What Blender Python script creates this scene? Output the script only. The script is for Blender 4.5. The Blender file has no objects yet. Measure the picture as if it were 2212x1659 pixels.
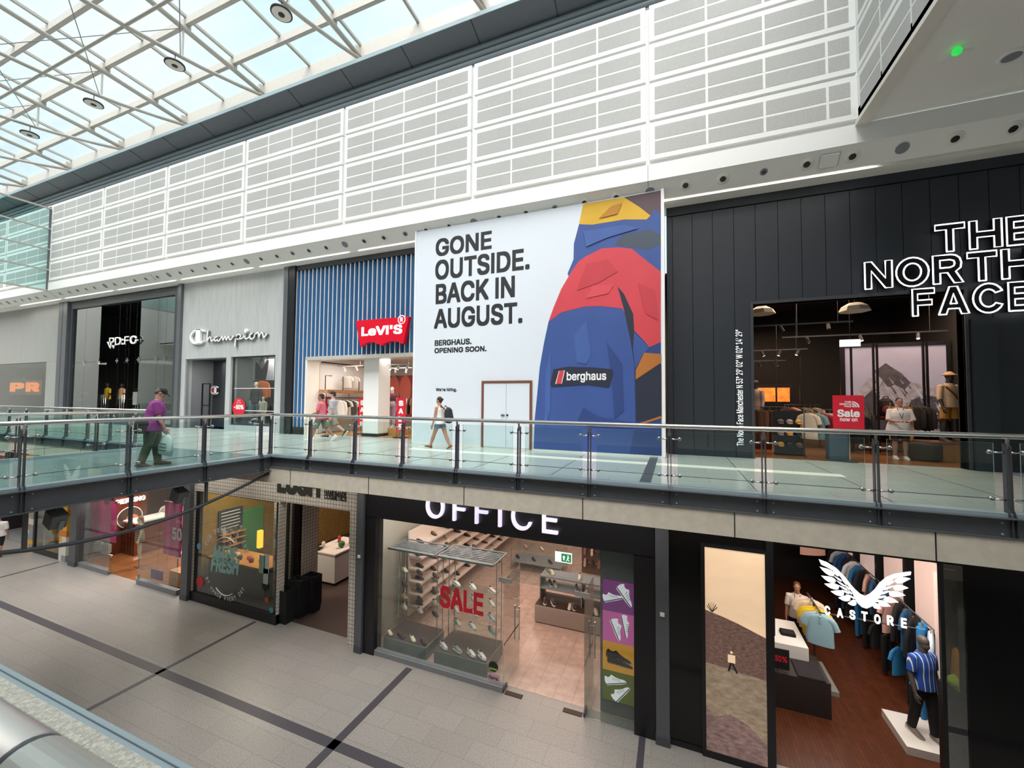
import bpy, bmesh, math, random, os
from mathutils import Vector, Matrix
random.seed(7)
D=bpy.data; SC=bpy.context.scene; COL=SC.collection
PI=math.pi; R=math.radians
# ---------------------------------------------------------------- camera (calibrated on the vanishing points)
FPX,YAW,PITCH,ROLL,HC=878.385,.380724,.0370409,.0076969,1.52
_f=Vector((-math.sin(YAW)*math.cos(PITCH),math.cos(YAW)*math.cos(PITCH),math.sin(PITCH)))
_r=Vector((math.cos(YAW),math.sin(YAW),0)); _u=_r.cross(_f)
RT=_r*math.cos(ROLL)+_u*math.sin(ROLL); UP=_u*math.cos(ROLL)-_r*math.sin(ROLL); FW=_f
EYE=Vector((0,0,HC))
cam=D.cameras.new('camera'); co=D.objects.new('camera',cam); COL.objects.link(co); SC.camera=co
cam.sensor_fit='HORIZONTAL'; cam.sensor_width=36; cam.lens=FPX/2212*36; cam.clip_start=.02; cam.clip_end=400
co.matrix_world=Matrix(((RT.x,UP.x,-FW.x,0),(RT.y,UP.y,-FW.y,0),(RT.z,UP.z,-FW.z,HC),(0,0,0,1)))
def U(px,py,ax,val):               # where the sight line of a photo point meets a world plane
    d=(px-1106)*RT-(py-829.5)*UP+FPX*FW
    return EYE+d*((val-EYE[ax])/d[ax])
def FY(px,py,Y): p=U(px,py,1,Y); return p.x,p.z
def GZ(px,py,z): p=U(px,py,2,z); return p.x,p.y
# ---------------------------------------------------------------- materials
M={}
def mat(n,c,rough=.6,metal=0,noise=0,ns=8,bump=0,bs=40,emit=0,spec=.5,stretch=None,alpha=1):
    m=D.materials.new(n); m.use_nodes=True; nt=m.node_tree; b=nt.nodes['Principled BSDF']
    c=tuple(c)+(1,) if len(c)==3 else c
    b.inputs['Base Color'].default_value=c; b.inputs['Roughness'].default_value=rough; b.inputs['Metallic'].default_value=metal
    b.inputs['Specular IOR Level'].default_value=spec
    if emit: b.inputs['Emission Color'].default_value=c; b.inputs['Emission Strength'].default_value=emit
    if noise or bump:
        tc=nt.nodes.new('ShaderNodeTexCoord'); mp=nt.nodes.new('ShaderNodeMapping'); nt.links.new(tc.outputs['Object'],mp.inputs[0])
        if stretch: mp.inputs['Scale'].default_value=stretch
    if noise:
        t=nt.nodes.new('ShaderNodeTexNoise'); t.inputs['Scale'].default_value=ns; t.inputs['Detail'].default_value=6; nt.links.new(mp.outputs[0],t.inputs['Vector'])
        r=nt.nodes.new('ShaderNodeMapRange'); r.inputs[1].default_value=.25; r.inputs[2].default_value=.75; r.inputs[3].default_value=1-noise; r.inputs[4].default_value=1+noise; nt.links.new(t.outputs[0],r.inputs[0])
        x=nt.nodes.new('ShaderNodeMix'); x.data_type='RGBA'; x.blend_type='MULTIPLY'; x.inputs[0].default_value=1; x.inputs[6].default_value=c
        nt.links.new(r.outputs[0],x.inputs[7]); nt.links.new(x.outputs[2],b.inputs['Base Color'])
        if emit: nt.links.new(x.outputs[2],b.inputs['Emission Color'])
    if bump:
        t=nt.nodes.new('ShaderNodeTexNoise'); t.inputs['Scale'].default_value=bs; t.inputs['Detail'].default_value=4; nt.links.new(mp.outputs[0],t.inputs['Vector'])
        k=nt.nodes.new('ShaderNodeBump'); k.inputs['Strength'].default_value=bump; k.inputs['Distance'].default_value=.01; nt.links.new(t.outputs[0],k.inputs['Height']); nt.links.new(k.outputs[0],b.inputs['Normal'])
    M[n]=m; return m
def hexc(s):
    v=[int(s[i:i+2],16)/255 for i in (0,2,4)]
    return tuple(x/12.92 if x<=.04045 else ((x+.055)/1.055)**2.4 for x in v)
def glass(n,tint=(.93,.97,.96),refl=1.,base=.04,rough=0.):
    m=D.materials.new(n); m.use_nodes=True; nt=m.node_tree; nt.nodes.clear()
    o=nt.nodes.new('ShaderNodeOutputMaterial'); tr=nt.nodes.new('ShaderNodeBsdfTransparent'); gl=nt.nodes.new('ShaderNodeBsdfGlossy'); mx=nt.nodes.new('ShaderNodeMixShader')
    tr.inputs[0].default_value=tuple(tint)+(1,); gl.inputs['Roughness'].default_value=rough
    lw=nt.nodes.new('ShaderNodeLayerWeight'); lw.inputs[0].default_value=.5
    p=nt.nodes.new('ShaderNodeMath'); p.operation='POWER'; p.inputs[1].default_value=4.; nt.links.new(lw.outputs['Facing'],p.inputs[0])
    a=nt.nodes.new('ShaderNodeMath'); a.operation='MULTIPLY_ADD'; a.inputs[1].default_value=.8*refl; a.inputs[2].default_value=base; a.use_clamp=True
    nt.links.new(p.outputs[0],a.inputs[0]); nt.links.new(a.outputs[0],mx.inputs[0]); nt.links.new(tr.outputs[0],mx.inputs[1]); nt.links.new(gl.outputs[0],mx.inputs[2]); nt.links.new(mx.outputs[0],o.inputs[0])
    M[n]=m; return m
def tilemat(n,c1,c2,mortar,w,h,ms=.012,rough=.35,off=0.,noise=.12,ns=60,spk=0,plane='XY',bump=.0):
    m=mat(n,c1,rough); nt=m.node_tree; b=nt.nodes['Principled BSDF']
    tc=nt.nodes.new('ShaderNodeTexCoord'); sp=nt.nodes.new('ShaderNodeSeparateXYZ'); cb=nt.nodes.new('ShaderNodeCombineXYZ'); nt.links.new(tc.outputs['Object'],sp.inputs[0])
    ax={'X':0,'Y':1,'Z':2}; nt.links.new(sp.outputs[ax[plane[0]]],cb.inputs[0]); nt.links.new(sp.outputs[ax[plane[1]]],cb.inputs[1])
    k=nt.nodes.new('ShaderNodeTexBrick'); k.offset=off; k.squash=1; k.inputs['Color1'].default_value=tuple(c1)+(1,); k.inputs['Color2'].default_value=tuple(c2)+(1,); k.inputs['Mortar'].default_value=tuple(mortar)+(1,)
    k.inputs['Scale'].default_value=1; k.inputs['Brick Width'].default_value=w; k.inputs['Row Height'].default_value=h; k.inputs['Mortar Size'].default_value=ms; k.inputs['Mortar Smooth'].default_value=.1; nt.links.new(cb.outputs[0],k.inputs['Vector'])
    t=nt.nodes.new('ShaderNodeTexNoise'); t.inputs['Scale'].default_value=ns; t.inputs['Detail'].default_value=5; nt.links.new(tc.outputs['Object'],t.inputs['Vector'])
    r=nt.nodes.new('ShaderNodeMapRange'); r.inputs[1].default_value=.3; r.inputs[2].default_value=.7; r.inputs[3].default_value=1-noise; r.inputs[4].default_value=1+noise; nt.links.new(t.outputs[0],r.inputs[0])
    x=nt.nodes.new('ShaderNodeMix'); x.data_type='RGBA'; x.blend_type='MULTIPLY'; x.inputs[0].default_value=1; nt.links.new(k.outputs[0],x.inputs[6]); nt.links.new(r.outputs[0],x.inputs[7])
    out=x.outputs[2]
    if spk:
        v=nt.nodes.new('ShaderNodeTexNoise'); v.inputs['Scale'].default_value=38; v.inputs['Detail'].default_value=2; nt.links.new(tc.outputs['Object'],v.inputs['Vector'])
        r2=nt.nodes.new('ShaderNodeMapRange'); r2.inputs[1].default_value=.4; r2.inputs[2].default_value=.62; r2.inputs[3].default_value=1-spk; r2.inputs[4].default_value=1+spk*.5; nt.links.new(v.outputs[0],r2.inputs[0])
        x2=nt.nodes.new('ShaderNodeMix'); x2.data_type='RGBA'; x2.blend_type='MULTIPLY'; x2.inputs[0].default_value=1; nt.links.new(out,x2.inputs[6]); nt.links.new(r2.outputs[0],x2.inputs[7]); out=x2.outputs[2]
    nt.links.new(out,b.inputs['Base Color']); return m
def woodmat(n,c1,c2,plank=.12,length=1.8,rough=.3,plane='YX',nz=.14):
    m=tilemat(n,c1,c2,tuple(v*.45 for v in c1),length,plank,.004,rough,.37,nz,5,plane=plane); return m
# ---------------------------------------------------------------- mesh builder
class MB:
    def __init__(s): s.v=[]; s.f=[]; s.m=[]; s.k=0
    def slot(s,k): s.k=k; return s
    def add(s,vs,fs):
        o=len(s.v); s.v+=[tuple(v) for v in vs]; s.f+=[tuple(i+o for i in f) for f in fs]; s.m+=[s.k]*len(fs); return s
    def box(s,x0,x1,y0,y1,z0,z1):
        if x0>x1:x0,x1=x1,x0
        if y0>y1:y0,y1=y1,y0
        if z0>z1:z0,z1=z1,z0
        return s.add([(x,y,z) for z in (z0,z1) for y in (y0,y1) for x in (x0,x1)],[(0,2,3,1),(4,5,7,6),(0,1,5,4),(2,6,7,3),(0,4,6,2),(1,3,7,5)])
    def obox(s,c,ax,ay,az):        # centre and three half-axes
        c,ax,ay,az=map(Vector,(c,ax,ay,az))
        return s.add([c+i*ax+j*ay+k*az for k in (-1,1) for j in (-1,1) for i in (-1,1)],[(0,2,3,1),(4,5,7,6),(0,1,5,4),(2,6,7,3),(0,4,6,2),(1,3,7,5)])
    def bar(s,p,q,w,h=None,up=(0,0,1)):
        p,q=Vector(p),Vector(q); d=(q-p); c=(p+q)/2; dn=d.normalized(); u=Vector(up)
        if abs(dn.dot(u))>.98: u=Vector((0,1,0))
        sx=dn.cross(u).normalized(); sy=sx.cross(dn); h=w if h is None else h
        return s.obox(c,d/2,sx*w/2,sy*h/2)
    def tube(s,pts,r,n=8,cap=True,sq=1.,up=(0,0,1)):
        pts=[Vector(p) for p in pts]; N=len(pts); rs=r if isinstance(r,(list,tuple)) else [r]*N
        base=len(s.v); vs=[]; fs=[]; u0=None
        for i,p in enumerate(pts):
            t=(pts[min(i+1,N-1)]-pts[max(i-1,0)]).normalized(); u=Vector(up)
            if abs(t.dot(u))>.95: u=Vector((0,1,0)) if abs(t.y)<.9 else Vector((1,0,0))
            if u0 is not None: u=u0
            a=t.cross(u)
            if a.length<1e-6: a=t.orthogonal()
            a.normalize(); b=a.cross(t).normalized(); u0=b
            ri=rs[i]; ra,rb=(ri if isinstance(ri,(list,tuple)) else (ri,ri*sq))
            vs+=[p+a*ra*math.cos(2*PI*k/n)+b*rb*math.sin(2*PI*k/n) for k in range(n)]
        for i in range(N-1):
            for k in range(n):
                j=(k+1)%n; fs.append((i*n+k,i*n+j,(i+1)*n+j,(i+1)*n+k))
        if cap: fs.append(tuple(range(n-1,-1,-1))); fs.append(tuple((N-1)*n+k for k in range(n)))
        return s.add(vs,fs)
    def lathe(s,prof,c=(0,0,0),axis=(0,0,1),n=20):
        c=Vector(c); w=Vector(axis).normalized(); a=w.orthogonal().normalized(); b=w.cross(a); vs=[]; fs=[]
        for r,h in prof: vs+=[c+w*h+a*r*math.cos(2*PI*k/n)+b*r*math.sin(2*PI*k/n) for k in range(n)]
        for i in range(len(prof)-1):
            for k in range(n): j=(k+1)%n; fs.append((i*n+k,i*n+j,(i+1)*n+j,(i+1)*n+k))
        fs.append(tuple(range(n-1,-1,-1))); fs.append(tuple((len(prof)-1)*n+k for k in range(n)))
        return s.add(vs,fs)
    def ball(s,c,r,n=12,m=8,rot=None):
        c=Vector(c); r=(r,r,r) if not isinstance(r,(list,tuple)) else r; vs=[];fs=[]
        for i in range(m+1):
            t=PI*i/m
            for k in range(n):
                p=2*PI*k/n; q=Vector((r[0]*math.sin(t)*math.cos(p),r[1]*math.sin(t)*math.sin(p),r[2]*math.cos(t)))
                vs.append(c+(rot@q if rot else q))
        for i in range(m):
            for k in range(n): j=(k+1)%n; fs.append((i*n+k,(i+1)*n+k,(i+1)*n+j,i*n+j))
        return s.add(vs,fs)
    def prism(s,poly,o,ex,ey,th):  # polygon in the plane o+ex,ey pushed by the vector th
        o,ex,ey,th=map(Vector,(o,ex,ey,th)); n=len(poly)
        a=[o+ex*x+ey*y for x,y in poly]; area=sum(poly[i][0]*poly[(i+1)%n][1]-poly[(i+1)%n][0]*poly[i][1] for i in range(n))
        fs=[tuple(range(n)),tuple(range(2*n-1,n-1,-1))]+[(i,n+i,n+(i+1)%n,(i+1)%n) for i in range(n)]
        if (area>0)==(ex.cross(ey).dot(th)>0): fs=[tuple(reversed(f)) for f in fs]
        return s.add(a+[p+th for p in a],fs)
    def build(s,name,m,parent=None,smooth=False,bevel=0):
        me=D.meshes.new(name); me.from_pydata(s.v,[],s.f)
        ms=m if isinstance(m,(list,tuple)) else [m]
        for q in ms: me.materials.append(M[q] if isinstance(q,str) else q)
        if len(ms)>1:
            me.polygons.foreach_set('material_index',s.m)
        if bevel:
            b=bmesh.new(); b.from_mesh(me); bmesh.ops.bevel(b,geom=b.edges[:],offset=bevel,segments=2,affect='EDGES',clamp_overlap=True); b.to_mesh(me); b.free()
        if smooth: me.shade_smooth()
        me.update(); o=D.objects.new(name,me); COL.objects.link(o)
        if parent: o.parent=parent
        return o
def shade_auto(o,ang=40):
    me=o.data; me.shade_smooth(); b=bmesh.new(); b.from_mesh(me)
    for e in b.edges: e.smooth = len(e.link_faces)==2 and e.calc_face_angle(0)<R(ang)
    b.to_mesh(me); b.free(); return o
def tag(o,label,cat,group=None,kind=None):
    o['label']=label; o['category']=cat
    if group: o['group']=group
    if kind: o['kind']=kind
    return o
def thing(name,label,cat,loc=(0,0,0),rz=0,group=None):
    o=D.objects.new(name,None); o.empty_display_size=.1; COL.objects.link(o); o.location=loc; o.rotation_euler=(0,0,rz); return tag(o,label,cat,group)
def struct(o): o['kind']='structure'; return o
def copy_tree(o,loc=None,rz=None,label=None,group=None,parent=None,scale=None):
    c=o.copy(); COL.objects.link(c)
    if parent: c.parent=parent
    if loc is not None: c.location=loc
    if rz is not None: c.rotation_euler=(0,0,rz)
    if scale is not None: c.scale=scale
    if label: c['label']=label
    if group: c['group']=group
    for ch in list(o.children): copy_tree(ch,parent=c)
    return c
def bx(name,m,x0,x1,y0,y1,z0,z1,parent=None,bevel=0): return MB().box(x0,x1,y0,y1,z0,z1).build(name,m,parent,bevel=bevel)
ORD=['first','second','third','fourth','fifth','sixth','seventh','eighth','ninth','tenth','eleventh','twelfth','thirteenth','fourteenth','fifteenth','sixteenth','seventeenth','eighteenth','nineteenth','twentieth','twenty-first','twenty-second','twenty-third','twenty-fourth','twenty-fifth','twenty-sixth','twenty-seventh','twenty-eighth','twenty-ninth','thirtieth']
# ---------------------------------------------------------------- lettering
FONT=None
try: FONT=D.fonts.load(os.path.join(bpy.utils.system_resource('DATAFILES'),'fonts','Inter.woff2'))
except Exception: FONT=None
from mathutils.geometry import delaunay_2d_cdt
def sarea(P): return sum(P[i-1][0]*P[i][1]-P[i][0]*P[i-1][1] for i in range(len(P)))/2
def glyph_fill(t):
    # every outer contour filled by itself with its own holes (overlapping contours stay clean)
    dg=bpy.context.evaluated_depsgraph_get(); cu=t.to_curve(dg); loops=[]
    for sp in cu.splines:
        if sp.type!='BEZIER': P=[(p.co.x,p.co.y) for p in sp.points]
        else:
            B=sp.bezier_points; P=[]; n=len(B)
            for i in range(n):
                a,b=B[i],B[(i+1)%n]; p0,p1,p2,p3=a.co,a.handle_right,b.handle_left,b.co
                st=(p1-p0).length<1e-5 or abs((p3-p0).normalized().cross((p1-p0).normalized()).z)<1e-3 and abs((p3-p0).normalized().cross((p3-p2).normalized()).z if (p3-p2).length>1e-5 else 0)<1e-3
                for k in range(1 if st else 5):
                    u=k/5; q=p0*(1-u)**3+p1*3*u*(1-u)**2+p2*3*u*u*(1-u)+p3*u**3; P.append((q.x,q.y))
        Q=[]
        for q in P:
            if not Q or (q[0]-Q[-1][0])**2+(q[1]-Q[-1][1])**2>1e-9: Q.append(q)
        if len(Q)>2 and abs(sarea(Q))>1e-6: loops.append(Q)
    t.to_curve_clear()
    if not loops: return [],[],[]
    pts=[Vector(q) for l in loops for q in l]; ed=[]; k=0
    for l in loops: n=len(l); ed+=[(k+i,k+(i+1)%n) for i in range(n)]; k+=n
    vo,eo,fo,_,_,_=delaunay_2d_cdt(pts,ed,[],0,1e-6)
    def wind(x,y):
        w=0
        for l in loops:
            for i in range(len(l)):
                a,b=l[i-1],l[i]; c=(b[0]-a[0])*(y-a[1])-(x-a[0])*(b[1]-a[1])
                if a[1]<=y<b[1] and c>0: w+=1
                elif b[1]<=y<a[1] and c<0: w-=1
        return w
    F_=[]; cnt_={}
    for f in fo:
        a,b,c=(vo[i] for i in f); cr_=(b.x-a.x)*(c.y-a.y)-(b.y-a.y)*(c.x-a.x)
        if abs(cr_)<1e-10: continue
        if wind((a.x+b.x+c.x)/3,(a.y+b.y+c.y)/3)==0: continue
        f=tuple(f) if cr_>0 else tuple(f[::-1]); F_.append(f)
        for i in range(3): e=(f[i],f[(i+1)%3]); cnt_[e]=1
    E_=[e for e in cnt_ if (e[1],e[0]) not in cnt_]
    return [(v.x,v.y,0) for v in vo],F_,E_
def text(name,s,o,ex,ey,w,h,m,parent=None,ext=.004,off=0.,outline=0.,fit=True,shear=0.,space=1.,line=1.):
    """letters whose box starts at o and spans w along ex and h along ey; ext = thickness"""
    cu=D.curves.new(name,'FONT'); cu.body=s.replace('I','\u0399') if FONT else s
    if FONT: cu.font=FONT
    cu.size=1; cu.space_character=space; cu.space_line=line; cu.shear=shear; cu.resolution_u=3
    t=D.objects.new(name,cu); COL.objects.link(t); bpy.context.view_layer.update(); V,F_,E_=glyph_fill(t); D.objects.remove(t); D.curves.remove(cu)
    # heavier weight: the flat glyphs repeated around a small ring, then given their thickness
    me=D.meshes.new(name)
    vs=[];fs=[]; ring=[(0,0)]+([(off*i,off*j) for i in (-1,0,1) for j in (-1,0,1) if i or j] if off else [])
    for dx,dy in ring:
        o_=len(vs); vs+=[(x+dx,y+dy,.5) for x,y,_ in V]; fs+=[tuple(i+o_ for i in f) for f in F_]
        if abs(ext)>.012:
            q_=len(vs); vs+=[(x+dx,y+dy,-.5) for x,y,_ in V]; fs+=[(a_+o_,b_+o_,b_+q_,a_+q_) for a_,b_ in E_]
    me.from_pydata(vs,[],fs); nv=len(vs)//len(ring)
    xs=[v.co.x for v in me.vertices]; ys=[v.co.y for v in me.vertices]; x0,x1,y0,y1=min(xs),max(xs),min(ys),max(ys)
    o,ex,ey=Vector(o),Vector(ex),Vector(ey); n=ex.cross(ey); sx=w/(x1-x0); sy=h/(y1-y0) if h else sx
    for i_,v in enumerate(me.vertices):
        q=v.co; zz=-(i_//nv)*1.5e-4+(abs(ext)*(q.z+.5) if ext>0 else abs(ext)*(q.z-.5))
        v.co=o+ex*((q.x-x0)*sx)+ey*((q.y-y0)*sy)+n*zz
    me.name=name; me.materials.clear(); me.materials.append(M[m]); ob=D.objects.new(name,me); COL.objects.link(ob)
    if parent: ob.parent=parent
    return ob
EX,EY,EZ=Vector((1,0,0)),Vector((0,1,0)),Vector((0,0,1))
def wtext(name,s,Y,x0,x1,z0,z1,m,parent=None,**k):   # lettering on a wall that faces the camera side
    return text(name,s,(x0,Y,z0),EX,EZ,x1-x0,(z1-z0) if z1 is not None else None,m,parent,**k)
# ---------------------------------------------------------------- material palette
mat('white_paint',hexc('F0F0EE'),.55); mat('white_frame',hexc('BDB9B1'),.4,noise=.05)
mat('cream',hexc('E9E4DA'),.6); mat('soffit',hexc('F4F2EC'),.6)
mat('steel_dark',hexc('66696E'),.42,.3,noise=.06); mat('post_dark',hexc('55585E'),.4,.3)
mat('gutter',hexc('666C72'),.5,noise=.05); mat('corrugated',hexc('828C92'),.45); mat('lip',hexc('9FB2B9'),.4)
mat('steel',hexc('EAE8E4'),.27,1.,noise=.06,ns=30,stretch=(1,20,20)); mat('steel_near',hexc('F4F2EE'),.42,1.); mat('chrome',hexc('D8D8D6'),.14,1.)
mat('limestone',hexc('EBE1D0'),.6,noise=.09,ns=7)
mat('black',hexc('17171B'),.4); mat('black_gloss',hexc('0B0B0E'),.12); mat('rubber',hexc('202024'),.7)
mat('navy_panel',hexc('242931'),.55,noise=.06,ns=2)
mat('charcoal',hexc('3A3D42'),.5); mat('grey_plaster',hexc('B6B9B9'),.75,noise=.09,ns=3,stretch=(2.2,1,.35))
mat('grey_smooth',hexc('A3A39F'),.6,noise=.05,ns=2,stretch=(3,1,.4)); mat('grey_mid',hexc('84868A'),.6)
mat('dark_wall',hexc('201D1E'),.8); mat('brown_dark',hexc('3A2A22'),.6)
mat('white_lit',(1,1,1),.5,emit=.8); mat('lamp_glow',(1,.93,.82),.5,emit=9); mat('sign_black',(.004,.004,.005),.9,spec=.1); mat('hoard_white',hexc('DEE5EE'),.5); mat('neon',(1,1,1),.5,emit=1.6)
mat('red',hexc('D81E36'),.4); mat('red_gloss',hexc('E00B2C'),.15); mat('white',hexc('F3F3F3'),.5); mat('ink',hexc('26282B'),.6)
mat('plum_grey',hexc('5B4A4E'),.6)
glass('glass_clear',(.95,.985,.975),1.,.03); glass('glass_rail',(.86,.945,.925),1.,.05); glass('glass_roof',(.95,.968,.975),.4,.02); glass('glass_screen',(.78,.92,.91),.8,.05); glass('glass_dark',(.55,.6,.6),1.,.34); glass('glass_shop',(.88,.92,.91),1.,.07)
tilemat('granite_low',hexc('948F8A'),hexc('9A9590'),hexc('86817D'),.9,.45,.006,.32,.5,.2,90,.16)
tilemat('granite_up',hexc('BEC1BD'),hexc('C4C7C3'),hexc('A2A5A1'),1.2,.6,.006,.22,.5,.15,90,.12)
mat('stripe',hexc('47444B'),.4,noise=.1,ns=60); mat('bridge_floor',hexc('7F9392'),.18,noise=.12,ns=3)
# perforated acoustic panel: fine dots in a grey sheet
def perf():
    m=mat('perforated',hexc('B4B4B1'),.7); nt=m.node_tree; b=nt.nodes['Principled BSDF']
    tc=nt.nodes.new('ShaderNodeTexCoord'); v=nt.nodes.new('ShaderNodeTexVoronoi'); v.inputs['Scale'].default_value=28; v.inputs['Randomness'].default_value=.25; nt.links.new(tc.outputs['Object'],v.inputs['Vector'])
    r=nt.nodes.new('ShaderNodeMapRange'); r.inputs[1].default_value=.15; r.inputs[2].default_value=.45; r.inputs[3].default_value=.80; r.inputs[4].default_value=1.06; nt.links.new(v.outputs['Distance'],r.inputs[0])
    x=nt.nodes.new('ShaderNodeMix'); x.data_type='RGBA'; x.blend_type='MULTIPLY'; x.inputs[0].default_value=1; x.inputs[6].default_value=hexc('B4B4B1')+(1,); nt.links.new(r.outputs[0],x.inputs[7]); nt.links.new(x.outputs[2],b.inputs['Base Color'])
perf()
# ---------------------------------------------------------------- the setting: hall shell
YP,YF,YR,YL=11.3,12.4,7.5,8.55       # panelled wall, upper shopfronts, slab edge, lower shopfronts
ZL=-5.0; BAYS=[-.63-5.33*i for i in range(0,10)]; XL,XR=-54,14.
struct(bx('floor','granite_low',XL,XR,-3,YL+.34,ZL-.3,ZL))
up=struct(bx('floor','granite_up',XL,XR,YR+.02,YF+.35,-.35,0))
bx('floor_band','cream',-7.4,3.2,10.15,10.5,-.001,.004,up); bx('movement_joint','steel_dark',-.62,-.42,YR+.1,YF,-.001,.006,up)  # cream band: light reflected in the walkway floor, put in as colour
for i in range(-12,6): bx('floor_joint','stripe',-.53+1.8*i,-.515+1.8*i,YR+.1,YF,-.001,.003,up)
sl=struct(bx('trim_1','limestone',XL,XR,YR-.11,YR+.35,-.645,-.25))     # limestone slab edge
for i in range(24): x=3.3-2.43*i; bx('joint','ink',x-.008,x+.008,YR-.114,YR+.3,-.646,-.25,sl)
struct(bx('ceiling','cream',XL,XR,YR+.3,YL+1.2,-.66,-.4))
# lower floor inlay stripes
lf=D.objects['floor']
ya=GZ(350,1452,ZL)[1]
def strip(a,b,w): 
    MB().bar((a[0],a[1],ZL+.001),(b[0],b[1],ZL+.001),w,.006).build('inlay_stripe','stripe',lf)
strip((XL,ya),(XR,ya),.2)
for p,w in [((373,1437),.11),((48,1235),.11),((700,1630),.18)]:
    g=GZ(p[0],p[1],ZL); strip((g[0],-2.9),(g[0],YL-.1),w)
g=GZ(1387,1600,ZL); strip((g[0],g[1]-2.5),(g[0],YL),.12)
# panelled upper wall
wb=struct(bx('wall_back','white_paint',XL,3.92,YP+.1,YP+.3,7.9,12.26))
def panel(x0,x1,z0,z1,cols,name='panel'):
    b=MB(); th=.1; b.box(x0,x1,YP,YP+th,z0,z1); b.slot(1)
    e=.13; zs=[z0+e,(z0+z1)/2-.03,(z0+z1)/2+.03,z1-e]
    for i in range(len(cols)-1):
        a,c=cols[i]+(e if i==0 else .028),cols[i+1]-(e if i==len(cols)-2 else .028)
        for j in (0,2): b.box(a,c,YP-.004,YP,zs[j],zs[j+1])
    return b
H=(12.27-7.9)/4
for k,x1 in enumerate(BAYS[:-1]):
    x0=BAYS[k+1]
    for j in range(4):
        z0=7.9+H*j; xs=[x0+.05+(x1-x0-.1)*i/4 for i in range(5)]
        panel(x0+.05,x1-.05,z0+.075,z0+H,xs).build('panel',['white_paint','perforated'],wb)
for j in range(4):
    z0=7.9+H*j; xs=[-.58]+[U(p,300,1,YP).x for p in (1527.7,1652.6,1789.3)]+[3.92]
    panel(-.58,3.92,z0+.075,z0+H,xs).build('panel',['white_paint','perforated'],wb)
wr=struct(bx('wall_right','white_paint',3.92+.1,3.92+.3,-2.6,YP+.3,7.9,15.6))
for k in range(3):
    y1=YP-.02-4.6*k; y0=y1-4.5
    for j in range(6):
        z0=7.9+H*j; b=MB(); b.box(3.92,4.02,y0,y1,z0+.075,z0+H); b.slot(1); e=.13; ys=[y0+(y1-y0)*i/4 for i in range(5)]; zs=[z0+.075+e,z0+H/2+.01,z0+H/2+.07,z0+H-e]
        for i in range(4):
            for q in (0,2): b.box(3.916,3.92,ys[i]+(e if i==0 else .028),ys[i+1]-(e if i==3 else .028),zs[q],zs[q+1])
        b.build('panel',['white_paint','perforated'],wr)
# bulkhead over the shops: vertical band, sloped soffit with the downlights, recess, cream return
prof=[(YP,7.84),(YP,7.40),(YP+.45,7.05),(YP+.45,7.12),(YP+.62,7.12),(YP+.62,7.06),(YF+.5,7.06),(YF+.5,7.84)]
b=MB(); n=len(prof)
b.add([(XL,y,z) for y,z in prof]+[(XR,y,z) for y,z in prof],[(i,n+i,n+(i+1)%n,(i+1)%n) for i in range(n)]+[tuple(range(n-1,-1,-1)),tuple(range(n,2*n))])
bk=struct(b.build('trim_2','soffit'))
bx('band','white_paint',XL,XR,YP-.012,YP,7.4,7.84,bk)
for x in (-.63,-32.6): MB().bar((x,YP-.016,7.84),(x,YP-.016,7.39),.012,.006).build('joint','grey_mid',bk); MB().bar((x,YP-.004,7.39),(x,YP+.44,7.045),.012,.006).build('joint','grey_mid',bk)
# low ceiling bay on the right
cr=struct(bx('ceiling','soffit',3.92,XR,-2.6,YP+.02,7.86,8.2)); bx('edge_trim','cream',3.86,4.1,-2.6,YP,7.80,7.9,cr)
struct(bx('wall_right','soffit',XR,XR+.2,-3,YF+6,ZL,12))
# near side: slab, fascia, panelled wall behind the photographer
tilemat('granite_near',hexc('C9C5B8'),hexc('CFCBBE'),hexc('A8A498'),1.2,.2,.004,.4,.5,.2,90,.2)
nf=struct(bx('floor','granite_near',XL,XR,-6,1.072,-.4,0)); bx('edge_channel','lip',XL,XR,1.072,1.12,-.26,.0,nf); bx('edge_groove','gutter',XL,XR,1.092,1.097,-.2,.003,nf)
nw=struct(bx('wall_front','white_paint',XL,XR,-3.1,-2.7,7.4,15)); 
for k in range(9):
    for j in range(4): bx('panel','perforated',BAYS[0]-5.33*(k+1)+.12,BAYS[0]-5.33*k-.12,-2.7,-2.68,8+H*j,7.9+H*(j+1),nw)
struct(bx('wall_front','white_paint',XL,XR,-6.2,-6,ZL,7.4)); struct(bx('ceiling','soffit',XL,XR,-6,-2.7,7.3,7.5)); struct(bx('wall_front','limestone',XL,XR,-3.2,-3,ZL,-.4))
struct(bx('wall_left','soffit',XL-.3,XL,-6,13,ZL,13))
# ---------------------------------------------------------------- roof
SL=.075; RS=1.132; YG,ZG=12.34,15.24; YC=4.3
def zroof(y): return ZG+SL*(YG-y) if y>=YC else ZG+SL*(YG-(2*YC-y))
rf=struct(MB().box(XL,3.92,-3.9,-3.88,14.9,15).build('ceiling','white_frame'))
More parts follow.
